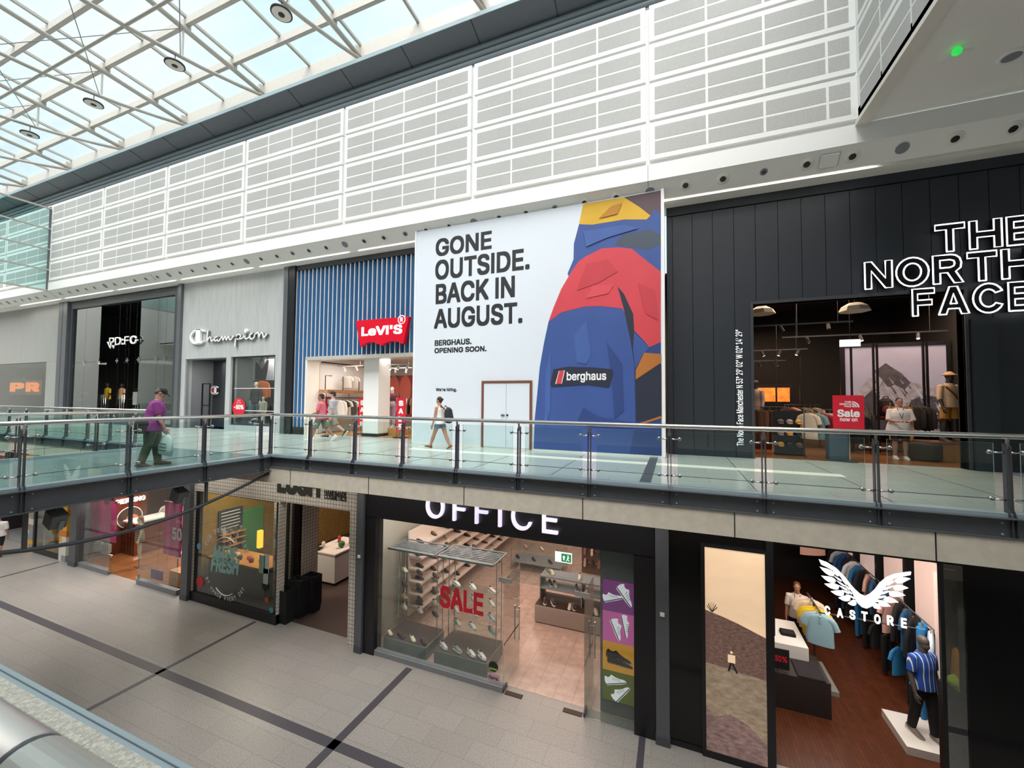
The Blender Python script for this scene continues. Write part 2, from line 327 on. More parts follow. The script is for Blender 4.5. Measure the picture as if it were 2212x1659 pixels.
# gutter box, lip and corrugated upstand
gb=MB(); P=[(11.75,13.28),(11.02,13.52),(11.02,13.62),(11.9,13.62),(11.9,13.28)]; n=5
gb.add([(XL,y,z) for y,z in P]+[(3.92,y,z) for y,z in P],[(i,n+i,n+(i+1)%n,(i+1)%n) for i in range(n)]+[tuple(range(n-1,-1,-1)),tuple(range(n,2*n))])
gt=struct(gb.build('trim_3','gutter')); bx('lip','lip',XL,3.92,11.0,11.02,13.51,13.65,gt)
for i in range(21):
    x=-5.92+5.34-2.67*i-.0
    MB().bar((x,11.745,13.276),(x,11.015,13.516),.022,.012).build('joint','ink',gt)
b=MB()
N=5
for i in range(N):
    z0=12.2+i*.21; b.tube([(XL,11.72,z0+.1),(3.92,11.72,z0+.1)],.095,10)
b.box(XL,3.92,11.72,11.8,12.1,13.3); struct(shade_auto(b.build('trim_4','corrugated')))
struct(bx('trim_5','white_frame',XL,3.92,12.0,12.34,13.6,ZG+.02)); bx('roof_edge','white_frame',XL,3.92,-3.9,-3.5,14.6,15.1,rf)
PUR=[10.70,8.98,7.31,5.65,YC]; PUR=PUR+[2*YC-y for y in PUR[:-1]]
for y in PUR: MB().box(XL,3.92,y-.07,y+.07,zroof(y)-.3,zroof(y)-.02).build('purlin','white_frame',rf)
TR=[-.6-5.34*i for i in range(0,9)]; BARS=[x-2.67 for x in TR]
for x in TR+BARS:
    MB().bar((x,YG,zroof(YG)),(x,YC,zroof(YC)),.1,.1).build('glazing_bar','white_frame',rf); MB().bar((x,YC,zroof(YC)),(x,-3.7,zroof(-3.7)),.1,.1).build('glazing_bar','white_frame',rf)
for x in sorted(TR+BARS)[:-1]:
    for a,c in ((YG,YC),(YC,-3.7)):
        b=MB(); z0,z1=zroof(a)+.05,zroof(c)+.05
        b.add([(x,a,z0),(x+2.67,a,z0),(x+2.67,c,z1),(x,c,z1),(x,a,z0+.03),(x+2.67,a,z0+.03),(x+2.67,c,z1+.03),(x,c,z1+.03)],[(0,1,2,3),(7,6,5,4),(0,4,5,1),(1,5,6,2),(2,6,7,3),(3,7,4,0)]); b.build('pane','glass_roof',rf)
b=MB(); z0,z1=zroof(YG)+.05,zroof(YC)+.05; b.box(-.6,3.92,YC,YG,z0+.3,z0+.33).build('pane','glass_roof',rf)
# trusses: rafter tube, bowed tie, posts; each one a thing
def truss(x,label):
    t=thing('roof_truss',label,'roof truss',(x,12.0,14.7),0,'roof trusses under the glass roof'); o=(x,12.0,14.7)
    def L(y,z): return (0,y-12.0,z-14.7)
    off=.50
    MB().tube([L(12.25,zroof(12.25)-off),L(YC,zroof(YC)-off),L(-3.6,zroof(-3.6)-off)],.09,8).build('rafter','white_frame',t,True)
    q=[(12.1,14.72),(10.99,14.40),(9.5,14.02),(8.75,13.88),(7.2,13.63),(5.6,13.5),(YC,13.47)]; q=q+[(2*YC-y,z) for y,z in q[:-1]][::-1]
    MB().tube([L(*p) for p in q],.072,8).build('tie_rod','white_frame',t,True)
    for y in (8.86,YC,2*YC-8.86):
        zt=min(q,key=lambda p:abs(p[0]-y))[1]; MB().tube([L(y,zroof(y)-.2),L(y,zt)],.035,6).build('post','white_frame',t)
    for y in PUR[:2]: MB().obox(L(y,zroof(y)-.36),(.03,0,0),(0,.12,0),(0,0,.14)).build('gusset_plate','white_frame',t)
    MB().obox(L(12.0,14.85),(.05,0,0),(0,.22,0),(0,0,.22)).build('gusset_plate','white_frame',t)
    return t
TN=['nearest the right hand wall','above the tall white hoarding','above the blue slatted facade','above the grey plaster facade','above the dark glazed shopfront','above the glass end screen','second beyond the glass end screen','third beyond the glass end screen','furthest to the left']
for i,x in enumerate(TR): truss(x,'white tubular roof truss with bowed tie rod, '+TN[i])
ct=thing('roof_bracing','white strut and thin crossed cables running along under the glass roof','bracing',(0,7.2,13.63))
MB().tube([(XL+2,0,0),(2,0,0)],.05,8).build('strut','white_frame',ct,True)
for i,x in enumerate(TR[:-1]):
    for a,c in (((x,8.8,14.95),(x-5.34,5.8,13.52)),((x,5.8,13.52),(x-5.34,8.8,13.92))):
        MB().tube([Vector(a)-Vector((0,7.2,13.63)),Vector(c)-Vector((0,7.2,13.63))],.014,5).build('cable','grey_mid',ct)
# hanging round high bay lamps on the tie rods
def highbay(x,label):
    t=thing('pendant_lamp',label,'lamp',(x,8.63,13.42),0,'round pendant lamps under the roof')
    MB().lathe([(.14,.09),(.3,.05),(.31,0),(.27,-.01)],n=28).build('housing','charcoal',t,True)
    MB().lathe([(.265,-.004),(.265,-.016),(.1,-.03),(.06,-.03)],n=28).build('reflector','cream',t)
    MB().lathe([(.09,-.02),(.09,-.045),(.03,-.06)],n=16).build('led_core','black',t)
    MB().tube([(0,0,.08),(0,0,.46)],.014,6).tube([(-.04,0,.12),(.04,0,.12)],.03,6).build('hanger','charcoal',t); return t
for i,x in enumerate(TR[1:6]): highbay(x+.02,'round dark rimmed lamp hanging from the roof truss '+TN[i+1])
# glass screen across the hall
gs=thing('glass_screen','greenish glass screen with slim transoms hanging across the hall at the left','glass screen',(-32.62,4,7.35))
for k in range(5):
    z=.05+k*1.16
    if k<4: MB().box(-.01,.01,-7.5,7.28,z,z+1.16).build('pane','glass_screen',gs)
    MB().box(-.06,.06,-7.5,7.3,z-.035,z+.035).build('transom','white_frame',gs)
MB().box(-.03,.03,7.22,7.28,0,4.8).build('edge_frame','steel_dark',gs)
# ---------------------------------------------------------------- downlights, sensors and discs in the sloped soffit
nrm=Vector((0,-.35,-.45)).normalized(); sa=Vector((1,0,0)); sb=nrm.cross(sa)
def onsoff(px,py):
    d=(px-1106)*RT-(py-829.5)*UP+FPX*FW; q=Vector((0,YP,7.40)); t=(q-EYE).dot(nrm)/d.dot(nrm); return EYE+d*t
def rotm(n): return Matrix((sa,sb,n)).transposed()
def mk(kind):
    o=D.objects.new({'L':'downlight','S':'ceiling_sensor','D':'ceiling_speaker','Q':'access_cover'}[kind],None); COL.objects.link(o)
    if kind=='L':
        b=MB(); b.lathe([(.115,.012),(.15,.012),(.155,.0),(.115,0)],n=24).build('trim_ring','white_paint',o,True)
        MB().lathe([(.112,.006),(.112,.022),(.078,.03),(.07,.012)],n=24).build('collar','cream',o,True); MB().lathe([(.069,.013),(.069,.026),(.02,.03)],n=20).build('lamp','black',o)
    if kind=='S': MB().lathe([(.085,0),(.085,.012),(.06,.02)],n=20).build('rim','grey_mid',o,True); MB().lathe([(.05,.019),(.03,.034)],n=16).build('lens','charcoal',o)
    if kind=='D': MB().lathe([(.14,0),(.14,.01),(.125,.014)],n=24).build('rim','white_paint',o,True); MB().lathe([(.124,.012),(.124,.02)],n=24).build('grille','grey_mid',o)
    if kind=='Q': MB().box(-.2,.2,-.17,.17,0,.04).build('cover','white_paint',o,bevel=.03)
    return o
fx=[(2189,276,'L'),(2064,297,'L'),(1949,318,'D'),(1842,335,'L'),(1791,343,'Q'),(1743,352,'L'),(1650,369,'S'),(1562,383,'L'),(1481,400,'L'),(1404,411,'D'),(1331,421,'L'),(1262,434,'L'),(1198,446,'S'),(1136,456,'L'),(1078,467,'L'),(1023,476,'D'),(970,486,'L'),(920,494,'L'),(875,504,'S'),(829,512,'L'),(787,520,'L'),(745,527,'D'),(705,534,'L'),(668,541,'L'),(632,547,'S'),(599,553,'L'),(564,558,'L'),(533,564,'D'),(502,569,'L'),(472,574,'L'),(443,579,'S'),(416,584,'L'),(390,589,'L'),(365,593,'D'),(340,597,'L'),(327,600,'Q'),(316,602,'L'),(292,606,'S'),(270,609.5,'L'),(248,613.5,'L'),(227,617,'D'),(205,621,'L'),(187,624,'L'),(168,628,'S'),(150,630.5,'L'),(131,634,'L'),(98,639.5,'L'),(80,642.5,'L'),(64,645.5,'S'),(49,648,'L'),(33,650.5,'L'),(17,653,'D'),(4,656,'L')]
pro={}; cnt={}
def zone(px): return 'above the black panelled shopfront' if px>1440 else 'above the tall hoarding' if px>900 else 'above the blue slatted facade' if px>618 else 'above the grey plaster facade' if px>385 else 'above the dark glazed shopfront' if px>125 else 'beyond the glass end screen'
NM={'L':('round recessed downlight','downlight'),'S':('small round sensor','sensor'),'D':('flat grey speaker disc','speaker'),'Q':('white square access cover','cover')}
tot={}
for px,py,k in fx: tot[(zone(px),k)]=tot.get((zone(px),k),0)+1
for px,py,k in fx:
    p=onsoff(px,py); p=Vector((p.x,YP+.225,7.225)); key=(zone(px),k)
    if k not in pro: pro[k]=mk(k); o=pro[k]
    else: o=copy_tree(pro[k])
    o.matrix_world=Matrix.Translation(p+nrm*.001)@rotm(nrm).to_4x4(); i=cnt.get(key,0); cnt[key]=i+1
    tag(o,(NM[k][0]+' in the soffit '+key[0]+(', '+ORD[i]+' from the right' if tot[key]>1 else '')),NM[k][1],'fittings in the sloped white soffit')
t=thing('exit_light','small ceiling fitting with a green light in the low right hand ceiling','light fitting',(U(2055,120,2,7.86).x,U(2055,120,2,7.86).y,7.86))
MB().box(-.1,.25,-.08,.08,-.04,-.004).build('plate','white_paint',t); mat('green_lit',(.02,.6,.08),.3,emit=.8); MB().ball((-.02,-.2,-.08),.07).build('green_lens','green_lit',t)
t=thing('ceiling_spotlight','recessed spotlight in the low right hand ceiling','spotlight',(U(2185,120,2,7.86).x,U(2185,120,2,7.86).y,7.86))
MB().lathe([(.2,0),(.2,-.02),(.15,-.03)],n=20).build('ring','white_paint',t,True); MB().lathe([(.14,-.028),(.1,-.04)],n=16).build('lamp','grey_mid',t)
# ---------------------------------------------------------------- balustrades
mat('glass_edge',hexc('C9DAD3'),.3)
def balustrade(label,P0,d,nrm,L,st,cat='balustrade',beam=.27,ends=True):
    d=Vector(d); nrm=Vector(nrm); P0=Vector(P0)
    t=thing('balustrade',label,cat,P0)
    def W(s,n,z): return d*s+nrm*n+Vector((0,0,z))
    MB().tube([W(-.05,0,1.075),W(L+.05,0,1.075)],.037,14).build('handrail','steel',t,True)
    b=MB(); b.bar(W(0,.05,(.02-beam)/2),W(L,.05,(.02-beam)/2),.012,beam-.02)           # steel edge channel with flanges
    b.bar(W(0,.085,.005),W(L,.085,.005),.09,.014); b.bar(W(0,.085,-beam+.02),W(L,.085,-beam+.02),.09,.014); b.build('edge_channel','steel_dark',t)
    MB().bar(W(0,-.05,.03),W(L,-.05,.03),.16,.06).build('kerb_strip','lip',t)
    if len(st)>2:
        MB().tube([W(st[0],-.02,.235),W(st[-1],-.02,.235)],.0055,6).build('tension_rod','post_dark',t)
    for i,s in enumerate(st):
        b=MB()
        for k in (-1,1): b.prism([(-.045,-beam-.01),(.10,-beam-.01),(.10,0),(.03,.12),(.02,.93),(-.045,.99)],W(s+k*.024-.006,0,0),nrm,EZ,d*.012)
        p=b.build('post','post_dark',t)
        b=MB(); b.prism([(-.045,.9),(.0,.9),(.03,1.045),(-.005,1.05)],W(s-.012,0,0),nrm,EZ,d*.024); b.build('bracket','steel',p)
        for z in (.86,.235):
            b=MB()
            for k in (-1,1):
                if (i==0 and k<0) or (i==len(st)-1 and k>0): continue
                b.tube([W(s+k*.03,-.0,z),W(s+k*.085,-.012,z-.006),W(s+k*.155,-.02,z)],[.017,.011,.01],7); b.lathe([(.026,-.016),(.03,-.008),(.03,.018),(.02,.026)],W(s+k*.165,-.02,z),nrm,12)
            if b.v: b.build('glass_clamp','chrome',p,True)
        b=MB()
        for k in (-1,1):
            for z in (-.06,-beam+.06): b.lathe([(.014,0),(.014,.012),(.006,.016)],W(s+k*.11,.056,z),nrm,8)
        b.build('bolt','lip',p)
    for a,c in zip(st[:-1],st[1:]):
        b=MB(); z0,z1=.085,.985; q=[W(a+.13,-.02,0),W(c-.13,-.02,0)]; th=nrm*.012
        b.add([q[0]+EZ*z0,q[1]+EZ*z0,q[1]+EZ*z1,q[0]+EZ*z1,q[0]+EZ*z0+th,q[1]+EZ*z0+th,q[1]+EZ*z1+th,q[0]+EZ*z1+th],[(0,1,2,3),(7,6,5,4)]); b.slot(1); o=b.v[-8:]
        b.add(o,[(0,4,5,1),(1,5,6,2),(2,6,7,3),(3,7,4,0)]); b.build('glass_panel',['glass_rail','glass_edge'],t)
    return t
stx=[U(px,1000,1,YR).x for px in (583,668,765,869,986.6,1120.5,1273,1446,1650,1893,2177)]
sp=[b-a for a,b in zip(stx[:-1],stx[1:])]
X0=stx[0]; ST=[x-X0 for x in stx]; d=ST[-1]-ST[-2]
while X0+ST[-1]<12: ST.append(ST[-1]+1.29)
balustrade('long glass and steel balustrade along the far upper walkway, right of the footbridge',(X0,YR,0),EX,-EY,ST[-1]+.1,ST)
XB,XB2=-9.65,-14.25
sy=[U(px,1000,0,XB).y for px in (562,440,277,48)]
ys=[YR-.06-y for y in sy]
while YR-ys[-1]>1.6: ys.append(ys[-1]+1.4)
balustrade('glass and steel balustrade on the near side of the footbridge',(XB,YR-.06,0),-EY,EX,6.2,[max(v,.05) for v in ys],beam=.36)
balustrade('glass and steel balustrade on the far side of the footbridge',(XB2,YR-.06,0),-EY,-EX,6.2,[.08+1.4*i for i in range(5)],beam=.36)
sx=[U(px,960,1,YR).x for px in (291,236,187,141,97,53)]; sx=sorted(sx); 
while sx[0]>-36: sx.insert(0,sx[0]-1.35)
balustrade('glass and steel balustrade along the upper walkway, left beyond the footbridge',(sx[0],YR,0),EX,-EY,XB2-.1-sx[0],[x-sx[0] for x in sx]+[XB2-.2-sx[0]])
# near handrail by the photographer
t=thing('handrail','thick brushed steel handrail in the near left corner of the picture','handrail',(-3,.245,1.08))
MB().tube([(-9,0,0),(2.29,0,0)],.037,28).build('rail_tube','steel_near',t,True); MB().tube([(2.302,0,0),(9,0,0)],.037,28).build('rail_tube','steel_near',t,True); MB().tube([(2.285,0,0),(2.305,0,0)],.0355,28).build('joint_sleeve','post_dark',t,True)
for x in (-6,-4.2,4,5.5): MB().box(x-.02,x+.02,-.03,.03,-1.08,-.03).build('post','post_dark',t)
# footbridge
br=thing('footbridge','steel footbridge with pale deck crossing the void to the far walkway','bridge',((XB+XB2)/2,4.3,0))
cx=(XB+XB2)/2
bx('deck','bridge_floor',XB2+.05-cx,XB-.05-cx,-3.2,3.2,-.12,0,br)
for i in range(5): bx('deck_joint','grey_mid',XB2+.05-cx,XB-.05-cx,-2.6+1.3*i,-2.59+1.3*i,-.01,.002,br)
bx('soffit','steel_dark',XB2+.1-cx,XB-.1-cx,-3.2,3.2,-.3,-.12,br)
for sx_ in (XB+.02,XB2-.02):
    q=[]
    for i in range(13):
        s=i/12; q.append((sx_-cx,3.1-6.2*s,-.42-.62*math.sin(PI*s)))
    MB().tube(q,.035,8).build('tension_rod','post_dark',br,True)
    for y in (YR-ys[1],YR-ys[2],YR-ys[3]):
        s=(7.4-y)/6.2; MB().bar((sx_-cx,y-4.3,-.36),(sx_-cx,y-4.3,-.42-.62*math.sin(PI*s)),.05,.05).build('strut','post_dark',br)
MB().lathe([(.05,0),(.05,.04),(.03,.05)],(XB+.0-cx,3.12,-.1),(1,0,0),14).build('pin','lip',br)
for k,y in enumerate((3.7,5.6)):
    t=thing('spotlight','grey floodlight under the footbridge, '+('nearer' if k==0 else 'further')+' of two','floodlight',(XB-.35,y,-.62))
    MB().obox((0,0,0),(.12,0,-.05),(0,.11,0),(.05,0,.12)).build('housing','grey_mid',t,bevel=.01); MB().obox((.07,.03,-.09),(.05,0,-.02),(0,.03,0),(.03,0,.08)).build('fin','lip',t); MB().tube([(0,0,.1),(0,0,.3)],.02,6).build('bracket','post_dark',t)
# ---------------------------------------------------------------- upper level shopfronts
def wall_open(name,m,x0,x1,z0,z1,Y,th,ops,parent=None):
    xs=sorted({x0,x1,*[o[0] for o in ops],*[o[1] for o in ops]}); b=MB()
    for a,c in zip(xs[:-1],xs[1:]):
        zs=[z0]
        for o in sorted(ops,key=lambda q:q[2]):
            if o[0]<=a+1e-6 and o[1]>=c-1e-6: zs+=[o[2],o[3]]
        zs.append(z1)
        for i in range(0,len(zs),2):
            if zs[i+1]-zs[i]>.002: b.box(a,c,Y,Y+th,zs[i],zs[i+1])
    return b.build(name,m,parent)
def room(x0,x1,y0,y1,z0,z1,mf,mw,mc,mb=None,left=True,right=True):
    o=[bx('floor',mf,x0,x1,y0,y1,z0-.06,z0+.003),bx('ceiling',mc,x0,x1,y0,y1,z1,z1+.06),bx('wall_back',mb or mw,x0,x1,y1,y1+.08,z0,z1)]
    if left: o.append(bx('wall_left',mw,x0-.08,x0,y0,y1,z0,z1))
    if right: o.append(bx('wall_right',mw,x1,x1+.08,y0,y1,z0,z1))
    for q in o: struct(q)
    return o
ZT=7.06
def fx_(px,py,Y=YF): return FY(px,py,Y)[0]
def fz_(px,py,Y=YF): return FY(px,py,Y)[1]
woodmat('wood_floor',hexc('8A5A36'),hexc('7A4B2B'),.14,1.6,.28); woodmat('wood_pale',hexc('C98F55'),hexc('BC8148'),.3,2.,.4,'ZX'); woodmat('wood_dark',hexc('5A2B1A'),hexc('6B3520'),.11,.9,.25)
# --- A: black panelled shop on the right
nl,nr=-.19,13.9; ox0,ox1,oz=fx_(1627,700),fx_(2083,700),fz_(1632,657)
a=thing('shopfront','black vertically panelled shopfront with a wide open entrance, far right','shopfront',(4,YF,0))
def loc(o,par): o.parent=par; o.matrix_parent_inverse=par.matrix_basis.inverted(); return o
SEAM=[1453,1496,1540,1586,1633,1682,1733,1785]; sx_=[nl]+[fx_(p,600) for p in SEAM]
st_=sx_[-1]-sx_[-2]
while sx_[-1]<nr-.6: sx_.append(sx_[-1]+st_)
sx_.append(nr); b=MB()
for q,c in zip(sx_[:-1],sx_[1:]):
    for u0,u1 in ((q+.006,c-.006),):
        if u1<=ox0 or u0>=ox1: b.box(u0,u1,YF,YF+.05,.0,6.8)
        else:
            b.box(u0,u1,YF,YF+.05,oz+.06,6.8)
            if u0<ox0: b.box(u0,ox0,YF,YF+.05,0,oz+.06)
            if u1>ox1: b.box(ox1,u1,YF,YF+.05,0,oz+.06)
    mid=(q+c)/2
loc(b.build('cladding','navy_panel'),a)
loc(wall_open('backing','dark_wall',nl,nr,0,ZT,YF+.055,.25,[(ox0,ox1,0,oz)]),a)
loc(bx('head_band','navy_panel',nl,nr,YF-.03,YF+.05,6.82,ZT),a)
loc(wall_open('portal_trim','charcoal',ox0-.07,ox1+.06,0,oz+.07,YF-.03,.3,[(ox0,ox1,0,oz)]),a)
loc(bx('side_pier','navy_panel',ox1+.08,ox1+.5,YF-.1,YF+.1,0,oz-.7),a)
wtx=text('lettering','The North Face Manchester N 53° 29\' 02" W 02° 14\' 29"',(fx_(1606,940),YF-.01,fz_(1604,963)),EZ,-EX,fz_(1604,712)-fz_(1604,963),.16,'white_lit',None,ext=-.01); loc(wtx,a)
sg=thing('shop_sign','glowing white outlined three line letter sign on the black panelled wall','sign',(5,YF-.2,5))
YS=YF-.2
LW=dict(T=.92,H=.96,E=.86,N=.98,O=1.12,R=.98,F=.82,A=1.08,C=1.06)
def glyph(c):
    t=.24
    def ring(a0,a1,rx,ry,n=20): return [(.5+rx*math.cos(R(a0+(a1-a0)*i/n)),.5+ry*math.sin(R(a0+(a1-a0)*i/n))) for i in range(n+1)]
    if c=='T': return [[(.5-t/2,0),(.5+t/2,0),(.5+t/2,.8),(1,.8),(1,1),(0,1),(0,.8),(.5-t/2,.8)]]
    if c=='H': return [[(0,0),(t,0),(t,.4),(1-t,.4),(1-t,0),(1,0),(1,1),(1-t,1),(1-t,.6),(t,.6),(t,1),(0,1)]]
    if c=='E': return [[(0,0),(1,0),(1,.19),(t,.19),(t,.41),(.92,.41),(.92,.6),(t,.6),(t,.81),(1,.81),(1,1),(0,1)]]
    if c=='F': return [[(0,0),(t,0),(t,.39),(.88,.39),(.88,.58),(t,.58),(t,.81),(1,.81),(1,1),(0,1)]]
    if c=='N': return [[(0,0),(t,0),(t,.66),(1-t*1.05,0),(1,0),(1,1),(1-t,1),(1-t,.36),(t*1.05,1),(0,1)]]
    if c=='A': return [[(0,0),(.25,0),(.32,.2),(.68,.2),(.75,0),(1,0),(.63,1),(.37,1)],[(.39,.38),(.61,.38),(.5,.74)]]
    if c=='R': return [[(0,0),(t,0),(t,.37),(.48,.37),(.7,0),(1,0),(.76,.4),(.92,.52),(.95,.7),(.9,.86),(.78,.96),(.62,1),(0,1)],[(t,.55),(.58,.55),(.7,.6),(.73,.69),(.7,.78),(.58,.82),(t,.82)]]
    if c=='O': return [ring(0,342,.5,.52),ring(0,342,.27,.31)]
    if c=='C': return [ring(28,332,.5,.52)+ring(325,35,.27,.31)]
for s,l,r_,zb,zt,py in (('THE',2021,2243,546,487,0),('NORTH',1869,2236,625,567,0),('FACE',1972,2238,683,625,0)):
    x0,x1=fx_(l,zb,YS),fx_(r_,zb,YS); z0,z1=fz_(l,zb,YS),fz_(l,zt,YS)
    ws=[LW[c] for c in s]; tot=sum(ws)+.14*(len(s)-1); k=(x1-x0)/tot; hh=z1-z0; cxp=x0
    for c,w_ in zip(s,ws):
        e=thing('letter','','') if 0 else None; b=MB(); bb=MB()
        for ip,P in enumerate(glyph(c)):
            Q=[(cxp+u*w_*k,YS,z0+v*hh) for u,v in P]; b.tube(Q+[Q[0],Q[1]],.017,6,False,up=(0,1,0))
            if ip==0: bb.prism([(q[0],q[2]) for q in Q],(0,YS+.05,0),EX,EZ,(0,.06,0))
        o=loc(b.build('letter','neon'),sg); loc(bb.build('letter_back','sign_black'),sg); cxp+=(w_+.14)*k
# --- B: tall white hoarding
YH=11.5; hx0,hx1=fx_(891,940,YH),fx_(1436,800,YH); hz=fz_(1432,409,YH)
hb=thing('hoarding','tall white advertising hoarding printed with a blue and red jacket','hoarding',(-4,YH,0))
def H_(n,m,*a_): return loc(bx(n,m,*a_),hb)
H_('board','hoard_white',hx0,hx1,YH,YH+.1,.03,hz); H_('side_return','cream',hx1-.1,hx1,YH+.1,YF-.02,.03,hz-.15); H_('side_return','cream',hx0,hx0+.1,YH+.1,YF-.02,.03,hz-.15)
H_('edge_trim','white',hx1-.07,hx1+.01,YH-.03,YH,.03,hz+.02); H_('edge_trim','white',hx0-.01,hx0+.05,YH-.03,YH,.03,hz+.02); H_('base_board','cream',hx0,hx1,YH-.02,YH,.0,.05)
for s,l,r_,yb,yt in (('GONE',941,1062,555,517),('OUTSIDE.',940,1144,606,563),('BACK IN',941,1112,658,614),('AUGUST.',937.5,1128.5,711,668),('BERGHAUS.',939,1018.5,747.5,735),('OPENING SOON.',938.5,1051,763.5,752),("We're hiring.",941.5,986.8,847,838)):
    loc(wtext('lettering',s,YH-.004,fx_(l,yb,YH),fx_(r_,yb,YH),fz_(l,yb,YH),fz_(l,yt,YH),'ink',ext=-.002,off=.024 if yb<720 else .032),hb)
for n,c in dict(j_blue='3A5597',j_blue2='2C4380',j_red='D3434E',j_yel='DDAE2B',j_dark='262B3C',j_or='B5702F',j_plum='5C484D',j_slate='46505F',j_blue3='4260A2',j_red2='C63B47',j_red3='DA4C57',j_yel2='BC7F22').items(): mat(n,hexc(c),.6,noise=.08,ns=1.3,stretch=(1,1,.5))
JS=['j_plum','j_blue','j_yel','j_red','j_dark','j_or','j_slate','j_blue2','j_blue3','j_red2','j_red3','j_yel2']; A2=lambda x,y:(740+x/2.962,y/2.962); A5=lambda x,y:(740+x/2.962,550+y/2.962)
JP=[(0,[A2(1800,1262),A2(2036,1218),A2(2036,1500),A2(1700,1500)]),
(1,[A2(1513,1435),A2(1600,1438),A2(1800,1400),A2(1945,1405),A2(1975,1378),A2(1990,1340),A2(2036,1362),A5(2036,300),A5(1500,300),A5(1440,120),A2(1478,1659),A2(1480,1560)]),
(6,[A2(1790,1505),A2(1960,1470),A2(2036,1500),A2(2036,1560),A2(1950,1600),A2(1740,1570)]),
(2,[A2(1540,1305),A2(1800,1262),A2(1900,1325),A2(1970,1380),A2(1945,1405),A2(1800,1405),A2(1600,1438),A2(1513,1435)]),
(1,[A5(1318,430),A5(1400,360),A5(1550,322),A5(1790,330),A5(1830,400),A5(1865,520),A5(1872,740),A5(1876,1080),A5(1835,1284),A5(1222,1256),A5(1230,1050),A5(1245,900),A5(1262,720),A5(1290,560)]),
(7,[A5(1860,470),A5(2036,470),A5(2042,1300),A5(1835,1284),A5(1872,1090)]),
(4,[A5(1870,690),A5(2040,700),A5(2042,1035),A5(1878,1075)]),
(3,[A5(1470,100),A5(1510,45),A5(1560,10),A2(1660,1590),A2(1760,1583),A2(1850,1592),A5(1940,35),A5(2036,110),A5(2036,560),A5(1965,592),A5(1900,520),A5(1860,480),A5(1790,345),A5(1650,330),A5(1550,333),A5(1400,370),A5(1318,430),A5(1350,340),A5(1400,220)]),
(4,[A5(1760,205),A5(1800,250),A5(1860,380),A5(1866,480),A5(1858,600),A5(1872,740),A5(1845,560),A5(1800,350)]),
(1,[A5(1866,500),A5(1965,595),A5(1920,640),A5(1880,720),A5(1872,735),A5(1860,600)]),
(5,[A5(1930,628),A5(2040,636),A5(2040,690),A5(1876,800),A5(1876,740)]),
(5,[A5(1880,1085),A5(2044,1030),A5(2044,1044),A5(1880,1100)]),
(8,[A5(1480,520),A5(1560,420),A5(1590,640),A5(1560,700),A5(1500,690)]),(7,[A5(1690,560),A5(1790,700),A5(1800,1000),A5(1740,1050),A5(1720,760)]),(8,[A5(1300,760),A5(1335,600),A5(1330,1000),A5(1290,1120)]),(9,[A5(1560,60),A5(1700,30),A5(1760,110),A5(1640,180),A5(1500,230)]),(9,[A5(1890,180),A5(2000,230),A5(2020,420),A5(1940,380)]),(10,[A5(1600,200),A5(1740,190),A5(1700,250),A5(1560,280)]),(8,[A2(1540,1480),A2(1800,1440),A2(1900,1460),A2(1700,1520),A2(1560,1580)]),(11,[A2(1640,1400),A2(1720,1320),A2(1790,1300),A2(1760,1370)]),(7,[A5(1540,980),A5(1640,1040),A5(1876,1085),A5(1860,1110),A5(1580,1100),A5(1500,1075)])]
b=MB()
for i,(k,pp) in enumerate(JP):
    b.slot(k); b.add([(fx_(x,y,YH),YH-.002-.0012*i,fz_(x,y,YH)) for x,y in pp],[tuple(range(len(pp)))[::-1]])
loc(b.build('printed_jacket',JS),hb)
b=MB(); pp=[A5(1350,735),A5(1440,718),A5(1600,722),A5(1725,735),A5(1735,760),A5(1705,850),A5(1560,832),A5(1340,846),A5(1330,830)]
b.add([(fx_(x,y,YH),YH-.02,fz_(x,y,YH)) for x,y in pp],[tuple(range(len(pp)))[::-1]]); b.slot(1)
for q in ([(1385,745),(1424,740),(1404,826),(1362,828)],): b.add([(fx_(*A5(x,y),YH),YH-.022,fz_(*A5(x,y),YH)) for x,y in q],[(0,1,2,3)])
b.slot(2); b.add([(fx_(*A5(x,y),YH),YH-.0235,fz_(*A5(x,y),YH)) for x,y in [(1388,745),(1420,741),(1400,826),(1367,828)]],[(0,1,2,3)])
loc(b.build('badge',['j_dark','white','j_red']),hb)
loc(wtext('badge_lettering','berghaus',YH-.024,fx_(*A5(1435,800),YH),fx_(*A5(1688,810),YH),fz_(*A5(1435,806),YH)-.06,fz_(*A5(1435,752),YH),'white',ext=-.002,off=.02),hb)
# door in the hoarding
dx0,dx1,dz=fx_(1041,900,YH),fx_(1149.5,900,YH),fz_(1041,823,YH)
dr=loc(wall_open('door_frame','brown_dark',dx0,dx1,.03,dz,YH-.05,.05,[(dx0+.07,dx1-.07,.03,dz-.07)]),hb)
D.objects['door_frame'].data.materials[0]=mat('brown_frame',hexc('7A4A3A'),.5)
md=(dx0+dx1)/2
for q,c in ((dx0+.075,md-.006),(md+.006,dx1-.075)): H_('door_leaf','hoard_white',q,c,YH-.035,YH,.05,dz-.075)
H_('lock','chrome',md-.16,md-.04,YH-.06,YH-.035,1.0,1.05); loc(MB().lathe([(.03,0),(.03,.03)],(md+.05,YH-.035,1.03),(0,-1,0),12).build('knob','black'),hb)
